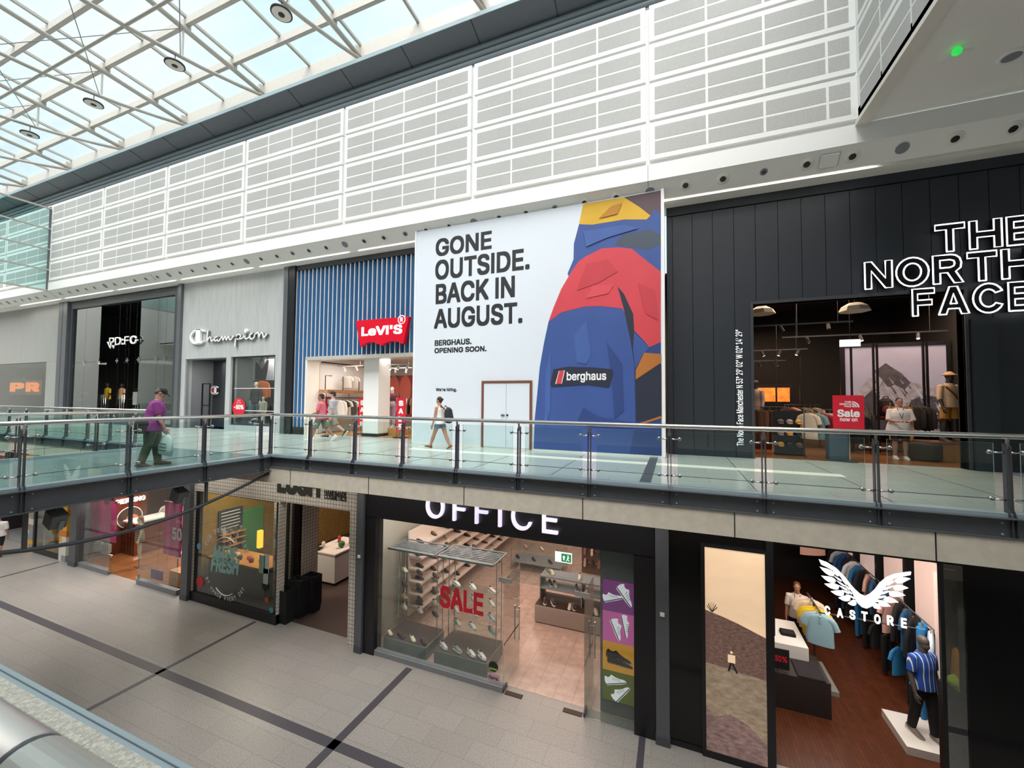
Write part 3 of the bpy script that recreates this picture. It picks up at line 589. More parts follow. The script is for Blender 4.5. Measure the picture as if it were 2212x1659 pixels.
# --- C: blue slatted shop
mat('fin_blue',hexc('4A82B5'),.4); mat('fin_back',hexc('1C4A78'),.5); mat('fin_edge',hexc('DCD2D0'),.5)
lx0,lx1=fx_(637,700),fx_(893,700); lo0=fx_(660,830); loz=fz_(668,772); 
c_=thing('shopfront','shopfront of vertical blue slats above a wide entrance, left of the hoarding','shopfront',(-12,YF,0))
NF=27
for i in range(NF):
    x=lx0+.03+(lx1-lx0)*i/NF; zb=.3 if x<lo0-.05 else loz+.02
    b=MB(); b.prism([(0,.34),(.04,.0),(.075,.0),(.19,.34)],(x,YF-.02,zb),EX,EY,EZ*(6.84-zb)); b.slot(1); b.box(x+.035,x+.08,YF-.03,YF-.02,zb,6.84); loc(b.build('slat',['fin_blue','fin_edge']),c_)
loc(wall_open('backing','fin_back',lx0,-7.6,0,6.9,YF+.3,.1,[(lo0,-7.65,0,loz)]),c_)
loc(bx('head_band','charcoal',lx0,-7.6,YF-.05,YF+.4,6.85,ZT),c_)
loc(bx('lintel','white_frame',lo0,-7.6,YF-.04,YF+.4,loz-.12,loz+.02),c_); loc(bx('jamb','cream',lo0,lo0+.1,YF-.04,YF+.6,0,loz-.12),c_); loc(bx('plinth','black',lx0+.01,lo0+.02,YF-.08,YF+.4,0,.3),c_)
for q,c,m in ((613,622,'steel_dark'),(624,637,'black')): 
    t=bx('column',m,fx_(q,800),fx_(c,800),YF-.12,YF+.3,0,ZT); tag(t,('dark grey steel' if m!='black' else 'black')+' column between the grey plaster and the blue slatted shops','column')
t=thing('shop_sign','red batwing shaped sign with white letters on the blue slats','sign',(-10,YF-.25,4))
S2=lambda x,y:(740+x/12.289,660+y/12.289)
arc=[]
for i in range(13):
    s=i/12; arc.append((470+(1015-470)*s,1085-105*math.sin(PI*s)-25*s))
for i in range(1,13):
    s=i/12; arc.append((1015+(1610-1015)*s,1060-100*math.sin(PI*s)-35*s))
pl=[(350,405)]+arc+[(1760,292)]; YB=YF-.3
pl=[(lambda q:(q[0],q[1]))(FY(*S2(x,y),YB)) for x,y in pl]
loc(MB().prism(pl,(0,YB,0),EX,EZ,(0,.16,0)).build('board','red_gloss'),t)
q0=FY(*S2(500,815),YB); q1=FY(*S2(1580,760),YB); zt=FY(*S2(505,575),YB)[1]
loc(wtext('lettering',"LeVI'S",YB-.005,q0[0],q1[0],q0[1],zt,'white_lit',ext=-.03,off=.03),t)
rc=FY(*S2(1572,375),YB); loc(MB().tube([(rc[0]+.15*math.cos(k*PI/16),YB-.012,rc[1]+.15*math.sin(k*PI/16)) for k in range(34)],.013,6).build('ring_mark','white_lit'),t)
loc(wtext('mark','R',YB-.02,rc[0]-.06,rc[0]+.06,rc[1]-.08,rc[1]+.08,'white_lit',ext=-.01,off=.02),t)
# --- D: grey plaster shop
cx0,cx1=fx_(391,800),fx_(611,800); d0,d1,dz1=fx_(399,830),fx_(487,830),fz_(399,776); w0,w1,wz1=fx_(497,830),fx_(593,830),fz_(497,771)
ch=thing('shopfront','pale grey plaster shopfront with a doorway and a display window','shopfront',((cx0+cx1)/2,YF,0))
loc(wall_open('plaster_wall','grey_plaster',cx0,cx1,0,ZT,YF,.3,[(d0,d1,0,dz1),(w0,w1,.25,wz1)]),ch)
loc(wall_open('doorway_trim','grey_mid',d0,d1,0,dz1,YF+.04,.08,[(d0+.06,d1-.05,0,dz1-.05)]),ch)
loc(wall_open('window_frame','charcoal',w0,w1,.25,wz1,YF+.1,.08,[(w0+.04,w1-.04,.3,wz1-.05)]),ch); loc(bx('window_pane','glass_shop',w0+.04,w1-.04,YF+.13,YF+.142,.3,wz1-.05),ch)
sgn=thing('shop_sign','white script letter sign with a large ringed initial on grey plaster','sign',((cx0+cx1)/2,YF-.1,4.3))
C9=lambda x,y:(380+x/9.217,690+y/9.217); YC_=YF-.12
mat('white_sign',hexc('F4F4F2'),.4)
def curve_sign(name,strokes,r,par,m='white_sign',Y=YC_,conv=C9,depth=.1,back='grey_mid'):
    b=MB()
    for st in strokes:
        pts=[FY(*conv(x,y),Y) for x,y in st]
        # smooth with Catmull-Rom
        P=[Vector((p[0],0,p[1])) for p in pts]; Q=[]
        for i in range(len(P)-1):
            p0,p1,p2,p3=P[max(i-1,0)],P[i],P[i+1],P[min(i+2,len(P)-1)]
            for k in range(4):
                s=k/4; Q.append(.5*((2*p1)+(p2-p0)*s+(2*p0-5*p1+4*p2-p3)*s*s+(3*p1-p0-3*p2+p3)*s**3))
        Q.append(P[-1])
        L_=[];R_=[]
        for i,q in enumerate(Q):
            t_=(Q[min(i+1,len(Q)-1)]-Q[max(i-1,0)]).normalized(); n_=Vector((-t_.z,0,t_.x)); wd=r*(.75+.45*abs(t_.z)); L_.append(q+n_*wd); R_.append(q-n_*wd)
        for i in range(len(Q)-1):
            a_,b_,c_2,d_=L_[i],L_[i+1],R_[i+1],R_[i]; f=[Vector((p.x,Y,p.z)) for p in (a_,b_,c_2,d_)]; g=[p+Vector((0,depth,0)) for p in f]
            b.slot(0); b.add(f,[(0,1,2,3)]); b.slot(1); b.add(f+g,[(0,4,5,1),(2,6,7,3),(1,5,6,2),(3,7,4,0)])
    return loc(b.build(name,[m,back]),par)
curve_sign('lettering',[
 [(635,225),(625,330),(620,440),(650,370),(680,350),(695,390),(705,435),(750,400)],
 [(830,350),(790,350),(765,400),(785,430),(820,390),(835,350),(825,410),(850,430),(890,380)],
 [(890,380),(915,335),(925,345),(935,415),(965,350),(985,340),(1000,410),(1035,340),(1050,345),(1065,400),(1100,390),(1150,320)],
 [(1190,320),(1180,440),(1175,545)],[(1180,380),(1215,310),(1265,300),(1285,340),(1250,390),(1205,385)],[(1250,395),(1320,370),(1375,290)],
 [(1375,290),(1370,360),(1400,385),(1460,350)],[(1530,275),(1480,300),(1470,360),(1510,390),(1560,340),(1555,290),(1530,275),(1580,290),(1610,270)],
 [(1610,270),(1640,260),(1645,360),(1680,280),(1715,265),(1735,330),(1755,355),(1810,280)]],.032,sgn)
p=FY(*C9(1385,222),YC_); loc(MB().lathe([(.09,0),(.09,-.1)],(p[0],YC_,p[1]),(0,-1,0),18).build('letter_dot','white_sign'),sgn)
cc=[]; 
oc=FY(*C9(425,345),YC_); ex=FY(*C9(575,345),YC_)[0]-oc[0]; ez=oc[1]-FY(*C9(425,500),YC_)[1]
b=MB()
for i in range(30):
    t0,t1=R(38+i*284/30),R(38+(i+1)*284/30)
    def rp(t,k): return (oc[0]+ex*1.05*k*math.cos(t),oc[1]+ez*k*math.sin(t))
    k0=.80 if 6<i<23 else .9; q=[rp(t0,1),rp(t1,1),rp(t1,k0),rp(t0,k0)]; b.prism(q,(0,YC_,0),EX,EZ,(0,.1,0))
sx0,sx1=FY(*C9(390,345),YC_)[0],FY(*C9(480,345),YC_)[0]; b.box(sx0,sx1,YC_,YC_+.1,oc[1]-ez*.95,oc[1]+ez*.97); loc(b.build('initial','white_sign'),sgn)
# --- E: dark glazed shop
px0,px1=fx_(146,800),fx_(383,800)
e_=thing('shopfront','tall dark framed glass shopfront at the left of the upper walkway','shopfront',((px0+px1)/2,YF,0))
gx0,gx1=fx_(153,760),fx_(374,760); gz=fz_(374,637)
loc(wall_open('frame','charcoal',px0,px1,0,ZT-.1,YF,.25,[(gx0,gx1,.12,gz)]),e_)
gl=[gx0]+[fx_(p,760) for p in (178,210,250,272,296,334,352)]+[gx1]; zmid=fz_(250,779)
for q,c in zip(gl[:-1],gl[1:]):
    i=gl.index(q); m='glass_dark'
    if i in (2,3,4): continue
    for z0,z1 in ((.12,zmid),(zmid,gz)): loc(bx('glass_pane',m,q+.006,c-.006,YF+.1,YF+.115,z0+.006,z1-.006),e_)
for x in gl[1:-1]:
    loc(bx('glass_fin','glass_clear',x-.008,x+.008,YF+.12,YF+.42,.12,gz),e_)
    b=MB(); b.obox((x,YF+.08,zmid),(.13,0,0),(0,.02,0),(0,0,.03)); b.obox((x,YF+.08,zmid),(.03,0,0),(0,.02,0),(0,0,.13)); loc(b.build('patch_fitting','chrome'),e_)
t=thing('shop_sign','white block letter sign hanging in the dark glazed shopfront','sign',((px0+px1)/2,YF-.05,3))
P4=lambda x,y:(x/5.53,620+y/5.53); YP_=YF-.06
q0=FY(*P4(1300,700),YP_); q1=FY(*P4(1622,690),YP_); zt=FY(*P4(1300,605),YP_)[1]
loc(wtext('lettering','PD:FC',YP_,q0[0],q1[0],q0[1],zt,'white_sign',ext=-.05,off=.012),t)
b=MB(); 
for pp in ([(1275,655),(1330,655),(1312,735)],[(1335,695),(1365,695),(1350,735)],[(1610,625),(1643,625),(1643,640),(1610,640)]): b.prism([FY(*P4(x,y),YP_) for x,y in pp],(0,YP_,0),EX,EZ,(0,.05,0))
loc(b.build('flourish','white_sign'),t)
for q,c,lab in ((127,135,'left of the dark glazed shopfront, nearer the grey panelled wall'),(136,145,'against the left side of the dark glazed shopfront'),(383.5,391,'between the dark glazed shopfront and the grey plaster shop')):
    t=bx('column','steel_dark',fx_(q,800),fx_(c,800),YF-.12,YF+.3,0,ZT); tag(t,'dark steel column '+lab,'column')
# --- F: grey panelled shop at the far left
f_=thing('shopfront','smooth grey panelled shopfront with a low wide window at the far left','shopfront',(-36,YF,0)); fx1=fx_(127,800); wx1=fx_(98,830); wz=fz_(98,782)
loc(wall_open('panel_wall','grey_smooth',XL,fx1,0,ZT+.3,YF,.3,[(-46,wx1,.4,wz)]),f_); loc(bx('panel_joint','grey_mid',XL,fx1,YF-.003,YF,wz+.0,wz+.015),f_)
loc(bx('window_pane','glass_shop',-46,wx1,YF+.12,YF+.132,.4,wz),f_)
# rooms behind the upper shopfronts
room(ox0-2.2,ox1+1.6,YF+.3,20,0,5.2,'wood_floor','dark_wall','dark_wall')
room(lo0-.2,-7.6,YF+.42,18,0,loz+.1,'wood_pale','white_paint','white_frame')
room(w0-4,cx1+.1,YF+.32,14.6,0,wz1+.1,'grey_mid','brown_dark','cream')
room(d0,d1,YF+.3,YF+1.3,0,dz1,'grey_smooth','grey_mid','charcoal','charcoal')
room(px0-1.2,px1+.1,YF+.45,18,0,ZT-.3,'grey_mid','dark_wall','black')
room(-46,wx1,YF+.32,17,0,wz+.1,'grey_mid','brown_dark','grey_mid')
# ---------------------------------------------------------------- people and mannequins
def hm(h,rough=.8,**k):
    n='c_'+h+('' if rough==.8 else str(rough))
    if n not in M: mat(n,hexc(h),rough,**k)
    return n
def fuse(b,name,m,parent,vox=.011,sm=2):
    me=D.meshes.new(name); me.from_pydata(b.v,[],b.f); o=D.objects.new(name,me); COL.objects.link(o)
    r=o.modifiers.new('r','REMESH'); r.mode='VOXEL'; r.voxel_size=vox; s=o.modifiers.new('s','SMOOTH'); s.factor=.5; s.iterations=sm
    dg=bpy.context.evaluated_depsgraph_get(); nm=D.meshes.new_from_object(o.evaluated_get(dg)); D.objects.remove(o); D.meshes.remove(me)
    nm.name=name; nm.materials.clear(); nm.materials.append(M[m]); nm.shade_smooth(); o=D.objects.new(name,nm); COL.objects.link(o)
    if parent: o.parent=parent
    return o
def rotx(v,a): return Vector((v[0],v[1]*math.cos(a)-v[2]*math.sin(a),v[1]*math.sin(a)+v[2]*math.cos(a)))
class Fig:
    """a posed figure facing +Y, feet on z=0; swing angles in degrees, forward positive"""
    def __init__(s,H=1.75,lean=0,head=0,turn=0,legs=((0,0),(0,0)),arms=((0,10,6),(0,10,6)),wide=1.,drop=0.,fore=((0,0),(0,0))):
        s.H=H; h=H; s.w=wide; s.lean=R(lean); s.hip=Vector((0,0,.515*h)); s.headpitch=R(head); s.turn=R(turn)
        s.leg=[]; s.arm=[]
        for k,(sw,kn) in zip((-1,1),legs):
            a=Vector((k*.052*h*wide**.5,0,.515*h)); t=R(sw); q=a+Vector((k*.004*h,math.sin(t),-math.cos(t)))*.0+Vector((0,math.sin(t)*.245*h,-math.cos(t)*.245*h)); t2=R(sw-kn)
            n=q+Vector((0,math.sin(t2)*.235*h,-math.cos(t2)*.235*h)); s.leg.append((a,q,n,t2))
        lo=min(n.z for _,_,n,_ in s.leg)-.038*h
        s.dz=-lo
        s.leg=[(a+EZ*s.dz,q+EZ*s.dz,n+EZ*s.dz,t) for a,q,n,t in s.leg]; s.hip=s.hip+EZ*s.dz
        for k,(sw,el,ab),fr in zip((-1,1),arms,fore):
            sh=s.T(Vector((k*.104*h*wide**.5,-.005*h,.782*h))); t=R(sw); ab=R(ab)
            e=sh+Vector((k*math.sin(ab)*math.cos(t),math.sin(t),-math.cos(t)*math.cos(ab)))*.172*h; t2=R(sw+el)
            wv=Vector((k*math.sin(ab*.6)*math.cos(t2)+k*math.sin(R(fr[0])),math.sin(t2),-math.cos(t2))).normalized(); w=e+wv*.148*h; s.arm.append((sh,e,w,wv,k))
    def T(s,p):                      # lean everything above the hips
        v=Vector(p)+EZ*s.dz-s.hip; 
        if v.z<0: return v+s.hip
        return rotx(v,-s.lean)+s.hip
    def body(s,b,hands=True):
        h=s.H; w=s.w
        tor=[(.485,.06,.05,0),(.505,.088,.068,0),(.55,.094,.072,0),(.60,.082,.064,.004),(.64,.080,.062,.004),(.70,.093,.068,.006),(.755,.094,.064,.002),(.785,.072,.052,0),(.810,.046,.040,0),(.835,.036,.038,.002),(.87,.033,.036,.008)]
        b.tube([s.T((0,y*h,z*h)) for z,_,_,y in tor],[(a*h*(1+(w-1)*max(0,min(1,(.83-z)/.13))),c*h*(1+(w-1)*max(0,min(1,(.83-z)/.13)))) for z,a,c,y in tor],18,up=(0,1,0))
        for a,q,n,t in s.leg:
            m1=a.lerp(q,.4); m2=q.lerp(n,.3); b.tube([a+EZ*.03*h,m1,q,m2,q.lerp(n,.65),n,n-EZ*.02*h],[.056*h*w,.048*h*w**.5,.034*h,.036*h,.027*h,.020*h,.021*h],12,up=(0,1,0))
            ft=-t if t<0 else 0; s.foot(b,n,t,.9)
        for sh,e,wr,wv,k in s.arm:
            b.tube([s.T((k*.045*h,0,.780*h)),sh,sh.lerp(e,.35),e,e.lerp(wr,.3),wr],[.028*h,.032*h,.029*h,.0225*h,.0215*h,.015*h],12,up=(0,1,0))
            if hands: s.hand(b,wr,wv,k)
    def footdir(s,t): 
        f=rotx(Vector((0,1,0)),min(0,t*.9) if t<0 else t*.5); return f
    def foot(s,b,n,t,k=1.):
        h=s.H; f=s.footdir(t); u=f.cross(Vector((-1,0,0))) if True else EZ; u=Vector((0,-f.z,f.y))
        P=[(-.035,.0,.022,.026),(0,-.006,.027,.030),(.04,-.014,.027,.024),(.08,-.021,.029,.017),(.105,-.024,.024,.012),(.118,-.026,.012,.008)]
        b.tube([n+f*(a*h*k)+u*(c*h) for a,c,_,_ in P],[(r1*h*k,r2*h*k) for _,_,r1,r2 in P],12,up=u)
    def hand(s,b,w,d,k):
        h=s.H; side=Vector((0,1,0))-d*d.y; side=side.normalized() if side.length>.1 else Vector((0,0,1)); nrm_=d.cross(side)*(-k)
        b.tube([w-d*.01,w+d*.025*h,w+d*.052*h],[(.014*h,.011*h),(.023*h,.011*h),(.021*h,.009*h)],10,up=nrm_)
        for i,L in enumerate((.040,.046,.043,.033)):
            o=w+d*.050*h+side*(.017-.0115*i)*h; p=o+d*L*.5*h+nrm_*.005*h; b.tube([o-d*.01*h,o,p,p+d*L*.4*h+nrm_*.014*h],[.0055*h,.0055*h,.005*h,.0042*h],7)
        o=w+d*.018*h+side*.020*h; p=o+d*.020*h+side*.014*h+nrm_*.008*h; b.tube([o-side*.01*h,o,p,p+d*.018*h+nrm_*.006*h],[.007*h,.0065*h,.0058*h,.0045*h],7)
    def headm(s): 
        c=s.T((0,.012*s.H,.925*s.H)); return c, Matrix.Rotation(s.turn,3,'Z')@Matrix.Rotation(-s.headpitch-s.lean*.6,3,'X')
    def head(s,b,face=True):
        h=s.H; c,r=s.headm(); g=lambda x,y,z:c+r@Vector((x*h,y*h,z*h)); w=(lambda x,y,z:(x*h,y*h,z*h))
        b.ball(g(0,-.006,.012),w(.0425,.054,.052),16,12,r); b.ball(g(0,.012,-.026),w(.034,.040,.040),14,10,r); b.tube([s.T((0,0,.83*h)),g(0,-.012,-.03)],[.034*h,.031*h],12)
        if face:
            b.ball(g(0,.050,-.012),w(.0085,.013,.014),10,8,r); b.ball(g(0,.040,.010),w(.032,.012,.007),10,8,r); b.ball(g(0,.040,-.052),w(.016,.013,.012),10,8,r); b.ball(g(0,.047,-.036),w(.014,.007,.0065),10,8,r)
            for k in (-1,1): b.ball(g(k*.043,-.006,-.006),w(.005,.011,.017),8,8,r); b.ball(g(k*.022,.036,-.018),w(.013,.010,.012),8,8,r)
    def torso_cloth(s,z0,z1,k,b,fat=1.):
        h=s.H; w=s.w
        tor=[(.40,.124,.092,0),(.44,.122,.091,0),(.485,.119,.089,0),(.55,.110,.084,0),(.60,.098,.076,.004),(.64,.095,.073,.005),(.70,.101,.074,.006),(.75,.104,.072,.002),(.782,.094,.066,0),(.806,.068,.056,0),(.83,.044,.046,0)]
        w_=w; W=lambda z: 1+(w_-1)*max(0,min(1,(.83-z)/.13))
        P=[t for t in tor if z0-1e-4<=t[0]<=z1+1e-4]; b.tube([s.T((0,y*h,z*h)) for z,_,_,y in P],[(a*h*W(z)*k*fat,c*h*W(z)*k*fat) for z,a,c,y in P],20,up=(0,1,0))
    def sleeves(s,f,k,b):
        h=s.H
        for sh,e,wr,wv,sd in s.arm:
            pts=[s.T((sd*.045*h,0,.782*h)),sh-EZ*.004*h]; rs=[.037*h,.041*h*k]
            if f<=1: pts+=[sh.lerp(e,f*.6),sh.lerp(e,f)]; rs+=[.038*h*k,.036*h*k]
            else: pts+=[sh.lerp(e,.5),e,e.lerp(wr,(f-1)*.6),e.lerp(wr,f-1)]; rs+=[.036*h*k,.030*h*k,.028*h*k,.025*h*k]
            b.tube(pts,rs,14,up=(0,1,0))
    def legs_cloth(s,f,k,b,flare=1.):
        h=s.H; w=s.w
        P=[(.485,.090,.070),(.515,.098,.076),(.55,.098,.077),(.585,.090,.072)]; b.tube([s.T((0,0,z*h)) if z>.515 else Vector((0,0,z*h+s.dz)) for z,_,_ in P],[(a*h*w,c*h*w) for _,a,c in P],18,up=(0,1,0))
        for a,q,n,t in s.leg:
            pts=[a+EZ*.03*h,a.lerp(q,.35)]; rs=[.060*h*w,.056*h*w**.5*k]
            if f<=1: pts.append(a.lerp(q,f)); rs.append(.050*h*k*flare)
            else: pts+=[q,q.lerp(n,(f-1)*.5),q.lerp(n,f-1)]; rs+=[.043*h*k,.041*h*k,.036*h*k*flare]
            b.tube(pts,rs,14,up=(0,1,0))
def figure(kind,name,label,cat,loc,rz,F,skin='D8A68C',top=None,top_c='FFFFFF',sleeve=.75,hem=.44,topk=1.,bottom=1.9,bot_c='333333',flare=1.,shoe='2A2A2A',hair=None,cap=None,group=None,socks=None,fat=1.,botk=1.):
    t=thing(name,label,cat,loc,rz,group); h=F.H
    b=MB(); F.body(b); F.head(b,kind=='p'); fuse(b,'body',hm(skin,.6 if kind=='p' else .45),t,.0085*h/1.75)
    if top is not None:
        b=MB(); F.torso_cloth(hem,.83 if sleeve else .79,topk,b,fat); 
        if sleeve: F.sleeves(sleeve,topk,b)
        else:
            for k in (-1,1): b.tube([F.T((k*.05*h,.062*h,.775*h)),F.T((k*.058*h,.0,.822*h)),F.T((k*.05*h,-.062*h,.775*h))],.008*h,6)
        fuse(b,top,top_c if top_c in M else hm(top_c),t,.012,3)
    if bottom: b=MB(); F.legs_cloth(bottom,botk,b,flare); fuse(b,'trousers' if bottom>1.3 else 'shorts',bot_c if bot_c in M else hm(bot_c),t,.012,3)
    if shoe:
        for a,q,n,tt in F.leg:
            b=MB(); F.foot(b,n,tt,1.12); b.tube([n+EZ*.01*h,n-EZ*.014*h],[.028*h,.031*h],12); so=fuse(b,'shoe',hm(shoe,.6),t,.009,2)
            f=F.footdir(tt); u=Vector((0,-f.z,f.y)); MB().tube([n+f*(a_*h)-u*(.036*h) for a_ in (-.045,0,.05,.1,.135)],[(.022*h,.009*h),(.030*h,.009*h),(.030*h,.009*h),(.030*h,.008*h),(.012*h,.006*h)],12,up=u).build('sole','white' if shoe not in('2A2A2A','4A3A30','5A4A3C') else 'rubber',so,True)
    c,r=F.headm(); g=lambda x,y,z:c+r@Vector((x*h,y*h,z*h))
    if kind=='p':
        for k in (-1,1): MB().ball(g(k*.016,.046,-.002),(.005*h,.004*h,.0032*h),8,6,r).build('eye',hm('2A1E1A',.3),t,True)
        MB().ball(g(0,.0525,-.037),(.011*h,.003*h,.0028*h),8,6,r).build('mouth',hm('A45E56',.5),t,True)
    if hair:
        b=MB(); b.ball(g(0,-.014,.022),(.047*h,.054*h,.050*h),16,12,r); b.ball(g(0,-.040,-.008),(.040*h,.028*h,.040*h),12,10,r)
        if hair[1]=='bun': b.ball(g(0,-.075,.02),(.026*h,.024*h,.026*h),10,8,r)
        if hair[1]=='long': b.tube([g(0,-.04,.02),g(0,-.055,-.06),g(0,-.05,-.12)],[(.042*h,.03*h),(.04*h,.025*h),(.025*h,.015*h)],12)
        fuse(b,'hair',hm(hair[0],.7),t,.009,2)
    if cap:
        b=MB(); b.ball(g(0,-.006,.030),(.050*h,.060*h,.042*h),16,10,r)
        if cap[1]=='cap': b.tube([g(0,.03,.028),g(0,.075,.026),g(0,.098,.018)],[(.044*h,.006*h),(.038*h,.006*h),(.02*h,.005*h)],12,up=r@EZ)
        else: b.lathe([(.052*h,.0),(.088*h,-.006*h),(.089*h,.0),(.054*h,.008*h)],g(0,-.004,.026),r@EZ,24)
        fuse(b,'cap' if cap[1]=='cap' else 'hat',hm(cap[0],.75),t,.009,1)
    return t
# ---------------------------------------------------------------- garments, shoes, small shop goods
GC={}
def garment(kind,c,label,cat,at,rz=0,group=None,size=1.,name=None):
    """hung by its hanger hook at the point `at`"""
    key=(kind,c,round(size,2))
    if key in GC: return copy_tree(GC[key],at,rz,label,group)
    b=MB(); s=size
    if kind in('tee','long','polo'):
        P=[(-.05,.06,.03),(-.07,.13,.035),(-.10,.20,.04),(-.16,.235,.045),(-.3,.238,.05),(-.5,.24,.052),(-.72,.25,.058)]
        b.tube([(0,0,z*s) for z,_,_ in P],[(a*s,c_*s) for _,a,c_ in P],16,up=(0,1,0))
        for k in (-1,1):
            e=[(k*.14,0,-.115),(k*.235,.0,-.17),(k*.30,.01,-.34)] if kind!='long' else [(k*.15,0,-.10),(k*.24,0,-.18),(k*.28,.02,-.42),(k*.27,.03,-.68)]
            b.tube([Vector(p)*s for p in e],[(.05*s,.036*s)]+[(.068*s,.036*s)]*(len(e)-1),10,up=(0,1,0))
    elif kind=='trousers':
        for k in (-1,1): b.tube([Vector((k*x,0,z))*s for x,z in ((.085,-.08),(.1,-.3),(.1,-.65),(.105,-1.02))],[(.105*s,.06*s),(.105*s,.06*s),(.09*s,.05*s),(.085*s,.045*s)],12,up=(0,1,0))
    elif kind=='dress':
        P=[(-.08,.10,.05),(-.12,.17,.06),(-.35,.15,.07),(-.5,.19,.09),(-.95,.27,.11)]; b.tube([(0,0,z*s) for z,_,_ in P],[(a*s,c_*s) for _,a,c_ in P],16,up=(0,1,0))
    nm=name or {'tee':'t_shirt','long':'jacket','polo':'polo_shirt','trousers':'trousers','dress':'dress'}[kind]
    o=shade_auto(b.build(nm,c if c in M else hm(c,.85),None,True),55); o.location=at; o.rotation_euler=(0,0,rz); tag(o,label,cat,group)
    h=MB().tube([(.02*s,0,.02),(.0,0,.045),(-.018*s,0,.02),(0,0,-.005),(0,0,-.05*s)],.004,5).tube([(-.19*s,0,-.105*s),(0,0,-.045*s),(.19*s,0,-.105*s)],.008,6).build('hanger',hm('8C6B48',.5),o)
    if kind=='polo':
        MB().tube([(.07*s,.035*s,-.05*s),(0,-.055*s,-.085*s),(-.07*s,.035*s,-.05*s)],.018*s,8).build('collar',c if c in M else hm(c,.85),o,True); MB().obox((0,-.058*s,-.15*s),(.015*s,0,0),(0,.006,0),(0,0,.07*s)).build('placket',c if c in M else hm(c,.85),o)
    GC[key]=o; return o
SHC={}
def shoe(kind,c,label,at,rz,group=None,full=True,c2='F4F2EE'):
    key=(kind,c,full,c2)
    if key in SHC: return copy_tree(SHC[key],at,rz,label,group)
    P=[(-.14,.016,.07),(-.125,.034,.095),(-.07,.040,.098),(-.02,.041,.088),(.03,.046,.066),(.08,.048,.046),(.125,.040,.036),(.148,.022,.026),(.156,.008,.014)]
    hgt={'boot':2.0,'sneaker':1.,'loafer':.62,'heel':.55,'trainer':1.15}[kind]
    def up_(b):
        pts=[Vector((x,0,.028+hh*hgt*.5 if x>-.03 or kind!='boot' else .028+hh*.5)) for x,_,hh in P]
        b.tube(pts,[(w,hh*hgt*.5) for _,w,hh in P],12,up=(0,0,1))
        if kind=='boot': b.tube([(-.07,0,.06),(-.075,0,.16),(-.08,0,.30)],[(.05,.045),(.05,.045),(.055,.048)],12,up=(0,1,0))
    def so_(b):
        b.tube([Vector((x*1.03,0,.018)) for x,_,_ in P],[(w*1.14+.003,.021 if kind in('sneaker','trainer') else .014) for _,w,_ in P],12,up=(0,0,1))
        if kind=='heel': b.tube([(-.11,0,.03),(-.115,0,-.05)],[.018,.008],8)
    nm={'boot':'boot','sneaker':'sneaker','loafer':'loafer','heel':'heeled_shoe','trainer':'trainer'}[kind]
    if not full:
        b=MB(); up_(b); b.slot(1); so_(b); o=b.build(nm,[hm(c,.6),hm(c2,.6)],None,True); o.location=at; o.rotation_euler=(0,0,rz); tag(o,label,'shoe',group)
    else:
        o=thing(nm,label,'shoe',at,rz,group); b=MB(); up_(b); b.build('upper',hm(c,.6),o,True); b=MB(); so_(b); b.build('sole',hm(c2,.6),o,True)
        MB().ball((-.078,0,.024+.096*hgt),(.046,.029,.012),12,6).build('collar',hm('2B2A2C' if c>'8' else '6A5A50',.7),o,True)
        if kind in('sneaker','trainer'):
            b=MB()
            for i in range(4): b.tube([(-.012+.024*i,-.03,.092-.013*i),(-.006+.024*i,0,.116-.016*i),(-.012+.024*i,.03,.092-.013*i)],.005,5)
            b.build('laces',hm('8E8A86' if c>'8' else 'E9E6E0',.7),o); b=MB()
            for k in (-1,1): b.obox((.02,k*.045,.058),(.034,0,.006),(0,.004,0),(.006,0,.014)).obox((-.09,k*.037,.075),(.016,0,.0),(0,.005,0),(.0,0,.02))
            b.build('side_stripe',hm('9AA3A8' if c>'8' else 'E8E4DC',.5),o)
    SHC[key]=o; return o
def folded(at,cols,label,cat='folded clothes',w=.3,d=.24,group=None,rz=0,place=None):
    """a pile: every folded piece is a thing"""
    for i,c in enumerate(cols):
        o=MB().box(-w/2,w/2,-d/2,d/2,0,.032).build('folded_shirt',c if c in M else hm(c,.85),None,bevel=.012); o.location=(at[0],at[1],at[2]+.034*i); o.rotation_euler=(0,0,rz)
        tag(o,label+('' if len(cols)==1 else ', '+('bottom' if i==0 else 'topmost' if i==len(cols)-1 else ORD[i]+' from the bottom')),cat,group)
def track(x0,x1,y,z,n,label,par=None,axis='X',drop=.5,m='charcoal',glow=True):
    L=abs(x1-x0); t=thing('track_light',label,'track light',((x0+x1)/2,y,z) if axis=='X' else (y,(x0+x1)/2,z)); e=EX if axis=='X' else EY
    MB().bar(e*-L/2,e*L/2,.04,.04).build('track',m,t)
    for k in (-.8,.8): MB().tube([e*(L/2*k),e*(L/2*k)+EZ*drop],.006,5).build('suspension_wire',m,t)
    for i in range(n):
        c=e*(-L/2+L*(i+.5)/n); dv=Vector((random.uniform(-.5,.5),random.uniform(-.6,.6),-1)).normalized()
        sp_=MB().tube([c+EZ*-.03,c+EZ*-.09],.01,6).tube([c+EZ*-.08-dv*.05,c+EZ*-.08+dv*.13],.045,12).build('spot',m,t,False)
        if glow: MB().lathe([(.036,0),(.036,.004)],c+EZ*-.08+dv*.13,dv,12).build('lamp','lamp_glow',sp_)
    return t
def mannequin(label,loc,rz,H=1.8,skin='5A5654',**k):
    F=k.pop('F',None) or Fig(H,legs=((4,2),(-4,2)),arms=((4,14,9),(-6,16,9)))
    return figure('m','mannequin',label,'mannequin',loc,rz,F,skin=skin,shoe=k.pop('shoe',None),**k)
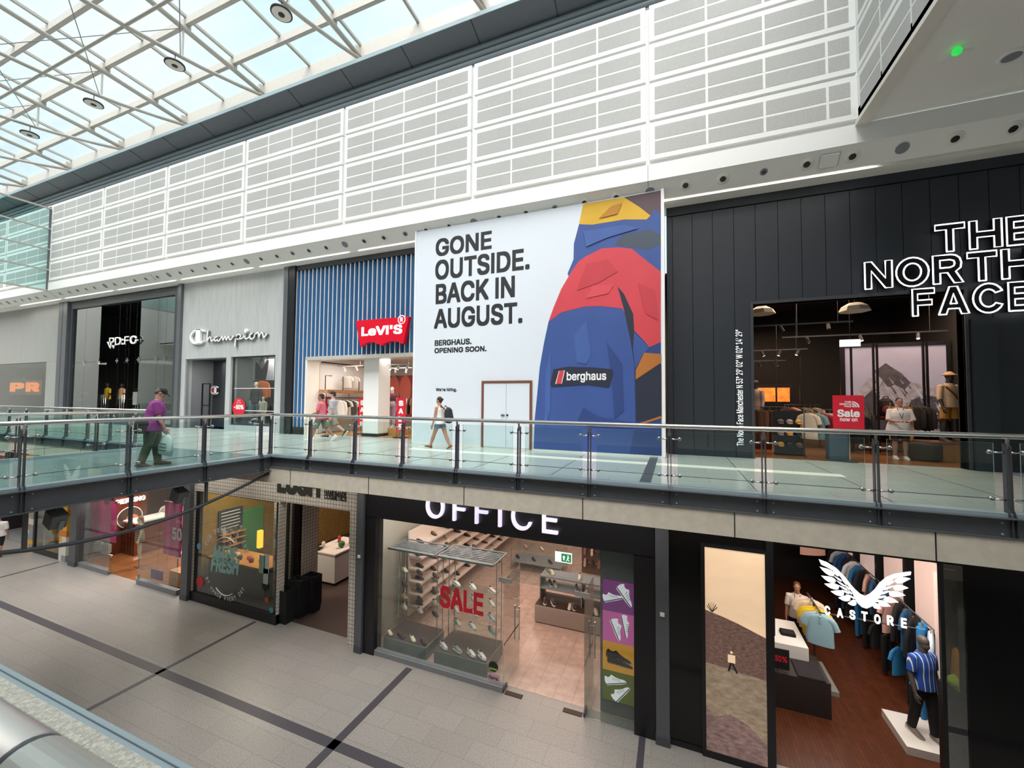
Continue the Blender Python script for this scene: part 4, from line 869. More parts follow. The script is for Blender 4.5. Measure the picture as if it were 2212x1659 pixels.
def rail(x0,x1,y,ztop,z0,items,place,group,axis='X',frame=True,lab=None,jit=.12,face=0.,size=1.,dx0=.1):
    """clothes rail with one garment per item (kind, colour, colour word)"""
    L=abs(x1-x0); e=EX if axis=='X' else EY; o=Vector((min(x0,x1),y,0)) if axis=='X' else Vector((y,min(x0,x1),0))
    if frame:
        t=thing('clothes_rail',lab or ('clothes rail '+place),'clothes rail',o+EZ*z0); b=MB().tube([EZ*0.,EZ*(ztop-z0),e*L+EZ*(ztop-z0),e*L],.014,8); b.build('rail_frame','post_dark',t,True)
        MB().bar(-e.cross(EZ)*.22,e.cross(EZ)*.22,.03,.03).bar(e*L-e.cross(EZ)*.22,e*L+e.cross(EZ)*.22,.03,.03).build('foot','post_dark',t)
    n=len(items); cc={}; tot={}
    for k,c,wd in items: tot[(k,wd)]=tot.get((k,wd),0)+1
    for i,(k,c,wd) in enumerate(items):
        p=o+e*(dx0+(L-2*dx0)*(i/max(1,n-1)))+EZ*(ztop-.05); kk=cc.get((k,wd),0); cc[(k,wd)]=kk+1
        nm={'tee':'t-shirt','long':'jacket','polo':'polo shirt','trousers':'trousers','dress':'dress'}[k]
        garment(k,c,'%s %s %s%s'%(wd,nm,place,(', '+ORD[kk]+(' from the left' if axis=='X' else ' from the front')) if tot[(k,wd)]>1 else ''),'clothes',p,(PI/2 if axis=='X' else 0)+face+random.uniform(-jit,jit),group,size)
# ---------------------------------------------------------------- lower level shopfronts
Y=YL
def lx_(px,py): return FY(px,py,YL)[0]
def lz_(px,py): return FY(px,py,YL)[1]
tilemat('white_tile',hexc('D9D2C6'),hexc('D3CBBE'),hexc('6B6259'),.105,.105,.006,.25,0,.05,3,plane='XZ'); tilemat('white_tile_side',hexc('D9D2C6'),hexc('D3CBBE'),hexc('6B6259'),.105,.105,.006,.25,0,.05,3,plane='YZ')
woodmat('office_floor',hexc('BCA396'),hexc('B59C90'),.42,1.6,.22); tilemat('perf_metal',hexc('3A3032'),hexc('3A3032'),hexc('6A5A58'),.035,.035,.008,.4,0,.05)
mat('concrete',hexc('9A9C98'),.5,noise=.08,ns=4); mat('brick_ochre',hexc('8E7440'),.6,noise=.2,ns=6); mat('pink',hexc('E2508E'),.6,noise=.06,ns=3); mat('pink_clear',hexc('D9A8AE'),.6)
# dark steel columns
for i,(p0,p1,y,lab) in enumerate(((143,157,960,'left of the shop with pink banners'),(388,402,1250,'between the pink shop and the cream tiled shop'),(767,781,1250,'between the cream tiled shop and the black shoe shop'),(1416,1445,1400,'between the shoe shop and the dark sports shop'))):
    a,c=FY(p0,1300,YL-.12)[0],FY(p1,1300,YL-.12)[0]; t=thing('column','dark steel column '+lab,'column',((a+c)/2,YL,ZL)); w=(c-a)/2
    MB().box(-w,w,-.12,.25,.0,4.35).build('shaft','steel_dark',t); MB().box(-w-.01,w+.01,-.135,.2,0,.16).build('base_shoe','post_dark',t)
    if i in(2,3): MB().box(-.04,.04,-.14,-.12,2.4,2.47).build('sensor_plate','white',t)
# --- 1: shop with the coloured brick pillars, far left
t0=thing('shopfront','small shopfront with coloured stripes at the far left of the lower level','shopfront',(-25.5,YL,ZL))
cols=['F2B632','EDE7DE','9AA0A4','E8862E','F2B632','EDE7DE','E8862E','9AA0A4']
for c in cols: hm(c,.45)
def pillar(px0,px1,label,seed):
    x0,x1=lx_(px0,1150),lx_(px1,1150); t=MB(); rr=random.Random(seed); z=ZL+.0
    ks=list(dict.fromkeys(cols)); i=0
    while z<-.7:
        h=.16 if rr.random()<.6 else .24; k=rr.choice([0,1,2,3,0,1]); t.slot(k); m=x0+(x1-x0)*rr.choice([.0,.0,.4,.55])
        t.box(x0,x1,YL-.02,YL+.3,z,z+h)
        if m>x0: t.slot(rr.choice([0,1,2])); t.box(m,x1+.001,YL-.022,YL+.29,z,z+h)
        z+=h
    o=t.build('striped_pillar',[hm(q,.45) for q in ks]); tag(o,label,'pillar'); return o
pillar(55,72,'pillar of yellow, white, grey and orange stripes, left of the small window',3); pillar(130,145,'pillar of yellow, white and grey stripes beside the dark column',5)
a,c=lx_(72,1150),lx_(130,1200); loc(wall_open('window_frame','black',a,c,ZL,-.7,YL,.08,[(a+.12,c-.02,ZL+.18,-.8)]),t0); loc(bx('window_pane','glass_shop',a+.12,c-.02,YL+.03,YL+.04,ZL+.18,-.8),t0)
b=MB(); ks=['F2B632','C9C2B8','D98F55','B8AFA5']; rr=random.Random(2)
for i in range(20): b.slot(i%4); b.box(a+.15,a+1.0,YL+.3,YL+.5,ZL+.02+i*.2,ZL+.22+i*.2)
tag(b.build('striped_pillar',[hm(q,.45) for q in ks]),'striped pillar seen behind the small window at the far left','pillar')
bx_=bx('counter',hm('B9B4A8'),a+1.1,c+.3,YL+.8,YL+1.3,ZL,ZL+1.3); tag(bx_,'pale counter behind the small far left window','counter'); bx('base','red',a+1.1,c+.3,YL+.78,YL+1.3,ZL,ZL+.22,bx_)
o=bx('counter','red',-27.6,-25.4,YL+1.6,YL+2.2,ZL,ZL+1.0); tag(o,'red and white counter inside the far left shop','counter'); bx('worktop','white',-27.7,-25.3,YL+1.55,YL+2.25,ZL+1.0,ZL+1.15,o)
room(-30,-22.1,YL+.35,15,ZL,-.7,'grey_mid','dark_wall','dark_wall')
# --- 2: shop with pink banners
x0,x1=lx_(158,1200)+.02,lx_(388,1250)-.1; gA,gB=lx_(236,1200),lx_(298,1230)
t2=thing('shopfront','glass shopfront with a central entrance between two pink banners','shopfront',((x0+x1)/2,YL,ZL))
for q,c in ((x0,gA),(gB,x1)):
    loc(bx('kerb','grey_mid',q,c,YL-.04,YL+.1,ZL,ZL+.16),t2); m=(q+c)/2; 
    for u,v in ((q,m-.004),(m+.004,c)): loc(bx('glass_pane','glass_shop',u,v,YL,YL+.012,ZL+.16,-.75),t2)
for x in (gA,gB): 
    loc(MB().box(x-.012,x+.012,YL-.0,YL+.9,ZL+.02,-1.9).build('open_door','glass_clear'),t2); loc(bx('door_shoe','chrome',x-.04,x+.04,YL-.03,YL+.06,ZL+.1,ZL+.28),t2)
room(x0-.2,x1+.2,YL+.1,16,ZL,-.72,'wood_floor','brown_dark','cream')
def banner(px0,py0,px1,py1,Yb,label,s=None):
    xa,za=FY(px0,py0,Yb); xb,zb=FY(px1,py1,Yb); t=thing('banner',label,'banner',(xa,Yb,za)); N=12; b=MB()
    b.add([((xb-xa)*i/N,.02*math.sin(i*1.1),z) for z in (0,zb-za) for i in range(N+1)]+[((xb-xa)*i/N,.012+.02*math.sin(i*1.1),z) for z in (0,zb-za) for i in range(N+1)],
          [(i,i+1,N+2+i,N+1+i) for i in range(N)]+[(i+1+2*N+2,i+2*N+2,i+3*N+3,i+3*N+4) for i in range(N)]); b.build('cloth','pink',t); MB().tube([(-.03,0,0),(xb-xa+.03,0,0)],.015,6).build('hanging_bar','chrome',t); return t
t=banner(201,1075,249,1173,YL+.5,'pink sale banner hanging left of the entrance')
t=banner(357,1082,389,1205,YL+.3,'pink sale banner with white figures beside the right hand column')
xa,za=FY(372,1165,YL+.27); loc(wtext('lettering','50',YL+.26,xa,xa+.52,za,za+.42,'white',ext=-.01,off=.02),t); xa,za=FY(383,1129,YL+.27); loc(wtext('lettering','SALE',YL+.26,xa-.03,xa+.3,za,za+.1,'white',ext=-.01),t)
# piercing wall and photo roundel
t=thing('display_wall','brown panel wall with lit lettering above an oval photograph','display wall',(-19.2,10.4,ZL)); 
XP=-21.4; QX=lambda px,py: U(px,py,0,XP); p1_=QX(246,1090); p2_=QX(318,1090)
loc(bx('panel','wood_dark',XP-.1,XP,p1_.y,p2_.y,ZL,-.75),t); q0=QX(250,1091); q1=QX(313,1080); loc(text('lettering','PIERCING',(XP+.01,q0.y,q0.z),EY,EZ,q1.y-q0.y,.2,'white_lit',None,ext=.03,off=.02),t)
oc=QX(279,1117); loc(MB().lathe([(.42,0),(.42,.04)],(XP,oc.y,oc.z),(1,0,0),28).build('photo_disc','brown_dark'),t)
loc(MB().ball((XP+.05,oc.y+.08,oc.z-.08),(.02,.22,.18),12,8).build('photo_print',hm('A8664A')),t); loc(MB().tube([(XP+.045,oc.y+.43*math.cos(k*PI/14),oc.z+.43*math.sin(k*PI/14)) for k in range(29)],.018,6).build('rim','cream'),t)
o=bx('cabinet','wood_dark',-21.3,-20.5,9.9,11.2,ZL,ZL+1.3); tag(o,'brown cabinet at the back of the pink banner shop','cabinet'); bx('worktop','cream',-21.32,-20.45,9.88,11.25,ZL+1.3,ZL+1.36,o)
mannequin('slim dressmaker mannequin in a checked dress at the entrance between the pink banners',(-18.9,9.3,ZL+.35),R(160),1.62,skin='C9AE96',F=Fig(1.62,legs=((0,0),(0,0)),arms=((3,10,8),(-3,10,8))),top='dress',top_c='6F6A5C',sleeve=.5,hem=.40,bottom=0,flare=1,hair=('8A6244','long'))
o=MB().tube([(0,0,.0),(0,0,.9)],.015,6).build('mannequin_stand','charcoal'); o.location=(-18.9,9.3,ZL); tag(o,'thin dark stand carrying the mannequin in the checked dress','stand'); MB().tube([(-.3,0,.01),(.3,0,.01)],.012,6).tube([(0,-.3,.01),(0,.3,.01)],.012,6).build('foot','charcoal',o)
def stool(x,y,h,w,label,mtop):
    t=thing('bench',label,'bench',(x,y,ZL)); MB().box(-w/2,w/2,-.2,.2,h-.2,h).build('seat',mtop,t,bevel=.01)
    for i in(-1,1):
        for j in(-1,1): MB().box(i*(w/2-.06)-.012,i*(w/2-.06)+.012,j*.17-.012,j*.17+.012,0,h-.2).build('leg','charcoal',t)
stool(-16.35,9.6,.85,1.0,'white topped display bench in the right hand window of the pink shop','cream'); stool(-15.7,10.3,1.0,.9,'taller white display bench behind the lower one','cream')
o=bx('display_box','wood_pale',-16.3,-15.3,8.9,9.5,ZL+.02,ZL+.5); tag(o,'orange wooden display box on the floor beside the right hand column','display box')
o=bx('sign_card',hm('5B3A86'),-17.0,-16.35,8.72,8.75,ZL+.2,ZL+.52); tag(o,'small purple card standing in the right hand window corner','sign'); 
for i in range(2):
    t=thing('handbag','silver handbag on the window rack of the pink shop, '+('left' if i==0 else 'right')+' of two','handbag',(-21.0+.55*i,9.0,ZL+.62),.2,'handbags in the window'); MB().obox((0,0,0),(.17,0,0),(0,.09,0),(0,0,.2)).build('body',hm('8E8A82',.3),t,bevel=.04); MB().tube([(-.1,0,.18),(-.08,0,.34),(.08,0,.34),(.1,0,.18)],.014,6).build('handle',hm('8E8A82',.3),t,True)
t=thing('display_rack','curved chrome rack holding the handbags in the left window','rack',(-20.7,9.0,ZL)); MB().tube([(-.6,0,.02),(-.6,0,.5),(-.3,0,.62)],.014,6).tube([(-.5,0,.42),(.7,0,.42)],.02,6).tube([(.6,0,.02),(.6,0,.42)],.014,6).build('frame','chrome',t,True)
for i,(x,y,c,w) in enumerate(((-19.9,11.6,'D9C9C4','cream dress'),(-16.6,10.9,'C9B7B0','beige dress'),(-17.1,10.2,'B9A69C','taupe dress'))): garment('dress',c,w+' hanging inside the pink banner shop','clothes',(x,y,ZL+2.3),.2,'dresses inside the pink shop',1.2)
for x0_,x1_,y_,lab in ((-21.6,-19.9,11.6,'left'),(-17.2,-15.4,11.2,'right')): rail(x0_,x1_,y_,ZL+1.7,ZL,[('tee','C9B7AE','beige'),('dress','D8CFC8','cream'),('tee','8C6A5C','brown'),('tee','E27FA6','pink'),('dress','A89A90','grey'),('tee','D87A4A','orange')],'on the %s rail of the pink shop'%lab,'clothes on the rails of the pink shop')
garment('tee','E0622E','bright orange top hung high inside the pink banner shop','clothes',(-17.6,12.4,-1.2),.1,None,1.6)
# --- 3: cream tiled shop
x0,x1=lx_(402,1200),lx_(767,1250); wA,wB=lx_(417,1200),lx_(596,1300); zt=lz_(600,1085); dA,dB=lx_(667,1250),lx_(752,1300); dz=-1.49
t3=thing('shopfront','cream square tiled shopfront with a large window and a side entrance','shopfront',((x0+x1)/2,YL,ZL))
vA=lx_(617,1200)
loc(wall_open('tiled_wall','white_tile',x0,x1,ZL,-.66,YL,.22,[(wA,wB,ZL,zt),(wB+.04,dB,ZL,dz)]),t3)
loc(bx('kerb','black',wA-.25,wB+.04,YL-.03,YL+.7,ZL,ZL+.28),t3); loc(wall_open('window_frame','black',wA,wB,ZL+.28,zt,YL+.04,.08,[(wA+.22,wB-.13,ZL+.3,zt-.03)]),t3)
loc(bx('window_pane','glass_shop',wA+.22,wB-.0,YL+.02,YL+.032,ZL+.3,zt-.03),t3); loc(bx('return_pane','glass_shop',wB-.01,wB+.002,YL+.04,YL+.7,ZL+.3,zt-.03),t3)
yp=9.3; P9=lambda px: FY(px,1250,yp)[0]
loc(bx('tiled_pier','white_tile',P9(588),P9(617),yp,yp+.2,ZL,dz),t3); loc(bx('tiled_pier','white_tile',P9(622),P9(629),yp,yp+.2,ZL,dz),t3)
for u_,v_ in ((617,622),(629,634)): loc(bx('dark_jamb','black',P9(u_),P9(v_),yp-.03,yp+.25,ZL,dz),t3)
loc(MB().box(P9(634)-.1,P9(634),yp+.2,yp+.9,ZL,dz).build('side_tiles','white_tile_side'),t3); loc(bx('entrance_soffit','brown_dark',wB,dB,YL+.22,yp+.2,dz,dz+.1),t3)
Ys=YL-.015
for s,l,r_,yb_,yt_,h in (('LUSH',597,692,1068,1033,.62),):
    q0=FY(598,1064,Ys); q1=FY(691,1075,Ys); loc(wtext('lettering',s,Ys,q0[0],q1[0],q0[1],q0[1]+.62,hm('2A2823'),ext=-.03,off=.05),t3)
for i,(s,p0,p1) in enumerate((('FRESH',(700,1056),(748,1061)),('HANDMADE',(700,1068),(748,1073)),('COSMETICS',(700,1077.5),(748,1082.5)))):
    q0=FY(*p0,Ys); q1=FY(*p1,Ys); loc(wtext('lettering',s,Ys,q0[0],q1[0],q0[1]-.0,q0[1]+.125,hm('2A2823'),ext=-.02,off=.02),t3)
dm='decal_mint'; mat(dm,hexc('A9DDDA'),.5); Yd=YL+.012
def decal(name,s,p0,p1,h,m,sh=0.):
    q0=FY(*p0,Yd); q1=FY(*p1,Yd); o=wtext(name,s,Yd,q0[0],q1[0],q0[1],q0[1]+h,m,ext=-.003,off=.04,shear=sh)
    if sh:
        for v in o.data.vertices: v.co.z+=(v.co.x-q0[0])*.06
    return loc(o,t3)
decal('decal_lettering','MADE',(460,1211),(512,1217),.5,dm,.15); decal('decal_lettering','FRESH',(455,1234),(516,1246),.5,dm,.15)
def arc_text(s,cx_,cz_,r,a0,a1,h,m,flip=False):
    n=len(s); b=None
    for i,ch in enumerate(s):
        if ch==' ': continue
        a=R(a0+(a1-a0)*i/(n-1)); p=Vector((cx_+r*math.cos(a),Yd,cz_+r*math.sin(a))); u=Vector((math.cos(a),0,math.sin(a))); tn=Vector((math.sin(a),0,-math.cos(a)))
        if flip: u,tn=-u,-tn
        o=text('decal_letter',ch,p-tn*h*.3,tn,u,h*.6,h,m,None,ext=-.003,off=.02); loc(o,t3)
cxx,czz=FY(487,1222,Yd); arc_text('OUR PRODUCTS ARE',cxx,czz,1.02,150,32,.15,'white'); arc_text('BY HAND, EVERY DAY',cxx,czz,1.06,212,325,.13,'white',True)
loc(MB().tube([(cxx+.72*math.cos(R(a)),Yd,czz+.86*math.sin(R(a))) for a in range(60,125,8)],.014,5).tube([(cxx+.72*math.cos(R(a)),Yd,czz+.9*math.sin(R(a))) for a in range(235,305,8)],.014,5).build('decal_swash','white'),t3)
for px,py,r,m in ((432,1257,.17,'red'),(576,1296,.08,hm('C8503C')),(573,1266,.13,hm('20261E')),(430,1180,.1,hm('6FB4D8')),(586,1318,.08,hm('4FA6B4'))):
    q=FY(px,py,Yd); loc(MB().lathe([(r,0),(r,.003)],(q[0],Yd,q[1]),(0,-1,0),18).build('decal_badge',m),t3)
for px,py,a in ((601,1204,.0),(604,1234,.6),(603,1262,.0)):
    q=FY(px,py,yp-.02); loc(MB().obox((q[0],yp-.012,q[1]),(.16*math.cos(a),0,.16*math.sin(a)),(0,.008,0),(-.18*math.sin(a),0,.18*math.cos(a))).build('notice_card','black'),t3)
for px,py,w,h,m in ((566,1219,.12,.26,hm('8FB59A')),(576,1218,.1,.28,hm('C9D8E0')),(574,1245,.1,.22,hm('B8C8BC'))):
    q=FY(px,py,Yd); loc(bx('notice_card',m,q[0]-w,q[0]+w,Yd-.004,Yd,q[1]-h,q[1]+h),t3)
rm_=room(x0+.1,x1-.05,YL+.3,17,ZL,-.9,hm('4A3B36',.5),'brown_dark','brown_dark'); rm_[3].data.materials[0]=M['brick_ochre']; XW=x0+.14; WX=lambda px,py: (U(px,py,0,XW).y,U(px,py,0,XW).z)
# behind the window: ochre brick wall, chalk board, shelves, green poster, work top
W9=lambda px,Y_: FY(px,1150,Y_)[0]
(ya_,za_),(yb_,zb_)=WX(472,1098),WX(522,1140); o=bx('chalk_board',hm('37454F'),XW,XW+.04,ya_,yb_,zb_,za_-.1); tag(o,'dark blue chalk board on the ochre brick wall behind the tiled shop window','board')
b=MB(); rr=random.Random(4)
for i in range(7): zc=za_-.2-.11*i; b.bar((XW+.045,ya_+.08,zc),(XW+.045,yb_-.08-rr.random()*.15,zc),.004,.03)
b.build('chalk_lines','cream',o)
(ya_,za_),(yb_,zb_)=WX(523,1102),WX(566,1187); o=bx('poster',hm('4E8A5A'),XW,XW+.03,ya_,yb_,zb_,za_); tag(o,'tall green poster on the brick wall behind the tiled shop window','poster')
ys_=WX(472,1150)[0]; ye_=WX(522,1150)[0]; zs_=[WX(497,p_)[1] for p_ in (1176,1163,1150)]
t=thing('shelf_unit','wooden wall shelves with jars on the ochre brick wall','shelves',(XW,ys_,ZL))
for i in range(3): bx('shelf','wood_pale',0,.25,0,ye_-ys_,zs_[i]-ZL,zs_[i]-ZL+.03,t)
bx('back_panel',hm('3A332E'),-.02,0,0,ye_-ys_,zs_[0]-ZL-.3,zs_[2]-ZL+.3,t)
for i in range(3):
    for j in range(4):
        o=MB().lathe([(.05,0),(.06,.02),(.06,.11),(.04,.13),(.045,.15)],n=12).build('jar',hm(['4A5A5E','6B7F86','C9C2B0','3A3A3A'][(i+j)%4],.3)); o.location=(XW+.13,ys_+.1+.2*j,zs_[i]+.03); tag(o,'small jar on the %s wooden shelf behind tiled window, %s from left'%(['lowest','middle','top'][i],ORD[j]),'jar','jars on the wooden shelves')
o=bx('work_bench',hm('3A3634'),W9(470,9.3),W9(592,9.3),YL+.5,YL+1.3,ZL+.28,ZL+1.15); tag(o,'dark work bench behind the decal lettered window','bench'); bx('worktop','wood_pale',W9(470,9.3)-.04,W9(592,9.3)+.04,YL+.45,YL+1.35,ZL+1.15,ZL+1.2,o)
for i in range(9):
    o=MB().lathe([(.05,0),(.07,.03),(.075,.1),(.06,.14)],n=12).build('bath_bomb_pot',hm(['C84A3A','E8C24A','5A8A5A','E0DCD2','3A4A4A','D87A4A','8A4A6A','E9E2C8','B83A3A'][i],.5)); o.location=(W9(476,9.3)+.27*i,YL+.7+.12*(i%2),ZL+1.2); tag(o,['red','yellow','green','white','dark','orange','purple','cream','crimson'][i]+' pot on the work bench behind the tiled shop window','pot','pots on the work bench')
o=MB().box(-.07,.07,-.07,.07,0,.6).build('lamp_box',hm('F0A030',.5)); o.location=(W9(565,10.3),YL+1.7,ZL+1.2); tag(o,'glowing amber light box behind the tiled shop window','light box'); o.data.materials[0]=mat('amber_lit',hexc('F0A030'),.5,emit=2.)
t=thing('candy_column','tall column of stacked red and amber pots in the window corner','display',(wB-.35,YL+.3,ZL+.3)); 
for i in range(9): MB().lathe([(.09,0),(.1,.03),(.1,.15),(.07,.2)],(0,0,.7+.22*i),n=12).build('pot',hm(['B8322A','D8A23A','E6DCC8'][i%3],.4),t)
MB().tube([(0,0,0),(0,0,2.7)],.02,6).build('pole','chrome',t)
# counter inside the entrance
t=thing('counter','white counter with products just inside the tiled entrance','counter',(-11.3,11.6,ZL)); bx('body','white_paint',-.75,.35,-.6,.9,.1,1.05,t); bx('worktop','cream',-.78,.38,-.63,.93,1.05,1.1,t); bx('plinth','black',-.7,.3,-.55,.85,0,.1,t)
t=thing('counter','dark wooden counter running into the tiled shop behind the white one','counter',(-10.4,13.6,ZL)); bx('body','wood_dark',-.8,1.2,-.5,1.0,0,1.1,t); bx('worktop','black',-.82,1.22,-.52,1.02,1.1,1.15,t)
t=thing('display_shelves','dark shelves crowded with products at the back of the tiled shop','shelves',(-10.,15.8,ZL))
bx('back_panel','brown_dark',-3,2.3,.2,.25,0,3.4,t)
for i in range(4): bx('shelf','wood_dark',-3,2.3,-.25,.2,1.+.6*i,1.04+.6*i,t)
for i in range(4): 
    for j in range(6):
        c=['A8322A','C9A24A','5A7A4A','D9D0BC','6A3A5A','C8603A'][(i*2+j)%6]; o=MB().lathe([(.09,0),(.11,.04),(.1,.2),(.06,.27)],n=10).build('pot',hm(c,.5)); o.location=(-11.6+.62*j,15.7,ZL+1.04+.6*i); tag(o,'pot on the tiled shop back shelves, %s row up, %s from left'%(ORD[i],ORD[j]),'pot','pots on the back shelves')
for i,(dx,dy,c,w,r) in enumerate(((-.5,-.3,'E9E5DC','white candle','c'),(.05,.0,'3E7A4A','green ball','b'),(.15,.5,'6A5A6A','purple gift box','x'),(-.45,.4,'B8322A','red tall pot','c'),(-.55,-.5,'2A2A2A','dark bowl','w'))):
    b=MB()
    if r=='c': b.lathe([(.06,0),(.06,.2),(.02,.24)],n=14)
    elif r=='b': b.ball((0,0,.12),.12)
    elif r=='x': b.box(-.14,.14,-.1,.1,0,.26)
    else: b.lathe([(.07,0),(.15,.06),(.14,.06),(.06,.01)],n=16)
    o=b.build({'c':'candle','b':'bath_ball','x':'gift_box','w':'bowl'}[r],hm(c,.5),None,r!='x'); o.location=(-11.3+dx,11.6+dy,ZL+1.1); tag(o,w+' on the white counter inside the tiled entrance',{'c':'candle','b':'ball','x':'box','w':'bowl'}[r])
for i in range(3):
    o=MB().lathe([(.0,.0),(.12,0),(.15,.05),(.1,.14),(.02,.16)],n=12).build('pendant_lamp','red'); o.location=(-10.9+.5*i,12.4+1.0*i,-1.35); tag(o,'small red lamp hanging in the tiled shop, %s from the front'%ORD[i],'lamp','red lamps in the tiled shop')
# stacks of black baskets: 3 stacks
def baskets(x,y,n,lab):
    for i in range(n):
        b=MB(); z=ZL+.0+.052*i; p=[(-.23,-.17),(.23,-.17),(.23,.17),(-.23,.17)]
        lo=[(x+px*.86,y+py*.86,z) for px,py in p]; hi=[(x+px*1.04,y+py*1.04,z+.26) for px,py in p]; li=[(x+px*.82,y+py*.82,z+.012) for px,py in p]; hin=[(x+px*.98,y+py*.98,z+.26) for px,py in p]
        b.add(lo+hi+li+hin,[(3,2,1,0),(0,1,5,4),(1,2,6,5),(2,3,7,6),(3,0,4,7),(8,9,10,11),(9,8,12,13),(10,9,13,14),(11,10,14,15),(8,11,15,12),(4,5,13,12),(5,6,14,13),(6,7,15,14),(7,4,12,15)])
        o=b.build('shopping_basket','rubber'); q='bottom' if i==0 else 'topmost' if i==n-1 else ORD[i]+' from the bottom'
        tag(o,'black basket, %s in the %s stack by the tiled entrance'%(q,lab),'basket','black baskets by the tiled entrance')
        if i==n-1: MB().tube([(x-.2,y,z+.26),(x-.18,y,z+.2),(x+.18,y,z+.2),(x+.2,y,z+.26)],.012,6).build('handle','rubber',o)
baskets(-10.6,8.8,14,'left'); baskets(-10.5,9.16,17,'middle'); baskets(-10.38,9.52,17,'right')
# --- 4: shoe shop with the black portal
x0,x1=lx_(781,1250),lx_(1416,1350); gA,gB=lx_(812,1250),lx_(1370,1400); zt=lz_(812,1117)
t4=thing('shopfront','black portal shopfront of the shoe shop with a glass front','shopfront',((x0+x1)/2,YL,ZL))
loc(wall_open('portal','black',x0,x1,ZL,-.66,YL-.05,.3,[(gA,gB,ZL,zt)]),t4)
loc(bx('portal_joint','black_gloss',x0,gA,YL-.053,YL-.05,zt-.01,zt+.01),t4); loc(bx('portal_joint','black_gloss',gB,x1,YL-.053,YL-.05,zt-.01,zt+.01),t4)
t=thing('shop_sign','large pale illuminated letters on the black portal of the shoe shop','sign',(-4,YL-.1,-1)); Yo=YL-.16
mat('sign_lilac',hexc('D5CDE6'),.5,emit=.75)
q0=FY(919,1116,Yo); q1=FY(1204,1151,Yo); loc(wtext('lettering','OFFICE',Yo,q0[0],q1[0],q0[1]-.02,q0[1]+.56,'sign_lilac',ext=-.08,space=1.25),t)
for v in [o for o in t.children]: pass
dl1,dl2=lx_(1087,1350),lx_(1262,1380); m1=lx_(938,1300)
loc(bx('sill','grey_mid',gA,dl1,YL-.02,YL+.14,ZL,ZL+.12),t4)
for q,c in ((gA,m1-.006),(m1+.006,dl1)): loc(bx('glass_pane','glass_shop',q,c,YL+.02,YL+.034,ZL+.12,zt),t4)
loc(bx('glass_pane','glass_shop',dl2,gB,YL+.02,YL+.034,ZL+.01,zt),t4); zd=FY(1100,1255,YL)[1]; loc(bx('transom_pane','glass_shop',dl1+.01,dl2-.01,YL+.02,YL+.034,zd,zt),t4)
def gdoor(x,s,label):
    t=thing('glass_door',label,'door',(x,YL+.03,ZL)); MB().box(-.006,.006,0,1.0,.02,zd-ZL-.01).build('pane','glass_shop',t); b=MB(); b.box(-.02,.02,-.03,.2,0,.09); b.build('bottom_hinge','post_dark',t); b=MB(); b.box(-.12 if s>0 else -.2,.2 if s>0 else .12,-.03,.0,zd-ZL-.06,zd-ZL+.04); b.box(-.025,.025,0,.22,zd-ZL-.1,zd-ZL); b.build('top_hinge','chrome',t)
    for k in (-1,1): MB().tube([(k*.06,.84,.7),(k*.06,.84,1.5)],.016,8).tube([(0,.84,.8),(k*.06,.84,.8)],.01,6).tube([(0,.84,1.4),(k*.06,.84,1.4)],.01,6).build('pull_handle','chrome',t)
    b=MB()
    for i in range(12): b.box(-.008,.008,.08*i+.03,.08*i+.07,1.0,1.03)
    b.build('safety_dots','charcoal',t)
gdoor(dl1,1,'glass door of the shoe shop swung open on the left'); gdoor(dl2,-1,'glass door of the shoe shop swung open on the right')
for q,c in ((dl1+.05,dl1+.45),(dl2-.45,dl2-.05)): loc(bx('floor_hinge','brown_dark',q,c,YL-.02,YL+.1,ZL,ZL+.012),t4)
room(x0+.1,-.25,YL+.26,19,ZL,-.95,'office_floor',hm('B9B2A6'),hm('C9B8AC'))
mat('poster_glow_p',hexc('8A3C86'),.5,emit=.35); mat('poster_glow_k',hexc('D968AC'),.5,emit=.35); mat('poster_glow_y',hexc('DE9A2C'),.5,emit=.35); mat('poster_glow_g',hexc('5A6423'),.5,emit=.35)
mat('poster_white',hexc('E4E2E6'),.5,emit=.55)
def sil(cx_,cz_,w,ang,Yp,m,par,hi=1.):
    P=[(-.5,.0),(-.51,.16),(-.47,.31),(-.42,.35),(-.33,.28),(-.22,.29),(-.12,.38),(-.05,.33),(.06,.24),(.22,.16),(.38,.11),(.48,.06),(.52,-.01),(.5,-.07),(.2,-.09),(-.2,-.08),(-.46,-.09)]
    ca,sa_=math.cos(ang),math.sin(ang); pts=[(cx_+w*(x*ca-y*hi*sa_),cz_+w*(x*sa_+y*hi*ca)) for x,y in P]
    o=MB().prism(pts,(0,Yp,0),EX,EZ,(0,-.006,0)).build('printed_shoe','poster_white' if m=='white' else m); loc(o,par)
    b=MB()
    for i in range(4): x,y=-.06+.1*i,.12-.03*i; b.bar((cx_+w*(x*ca-y*sa_),Yp-.008,cz_+w*(x*sa_+y*ca)),(cx_+w*((x-.04)*ca-(y+.14)*sa_),Yp-.008,cz_+w*((x-.04)*sa_+(y+.14)*ca)),.002,.02*w)
    b.bar((cx_+w*(-.5*ca+.03*sa_),Yp-.008,cz_+w*(-.5*sa_-.03*ca)),(cx_+w*(.5*ca+.03*sa_),Yp-.008,cz_+w*(.5*sa_-.03*ca)),.002,.02); b.build('printed_detail','grey_mid',o)
Yp=8.78; t=thing('poster_column','tall four colour poster column of shoe pictures behind the right hand glass','poster',(-.9,Yp,ZL))
xa=FY(1302,1400,Yp)[0]; xb=FY(1370,1400,Yp)[0]; zs=[FY(1302,p,Yp)[1] for p in (1253,1317,1382,1444,1508)]
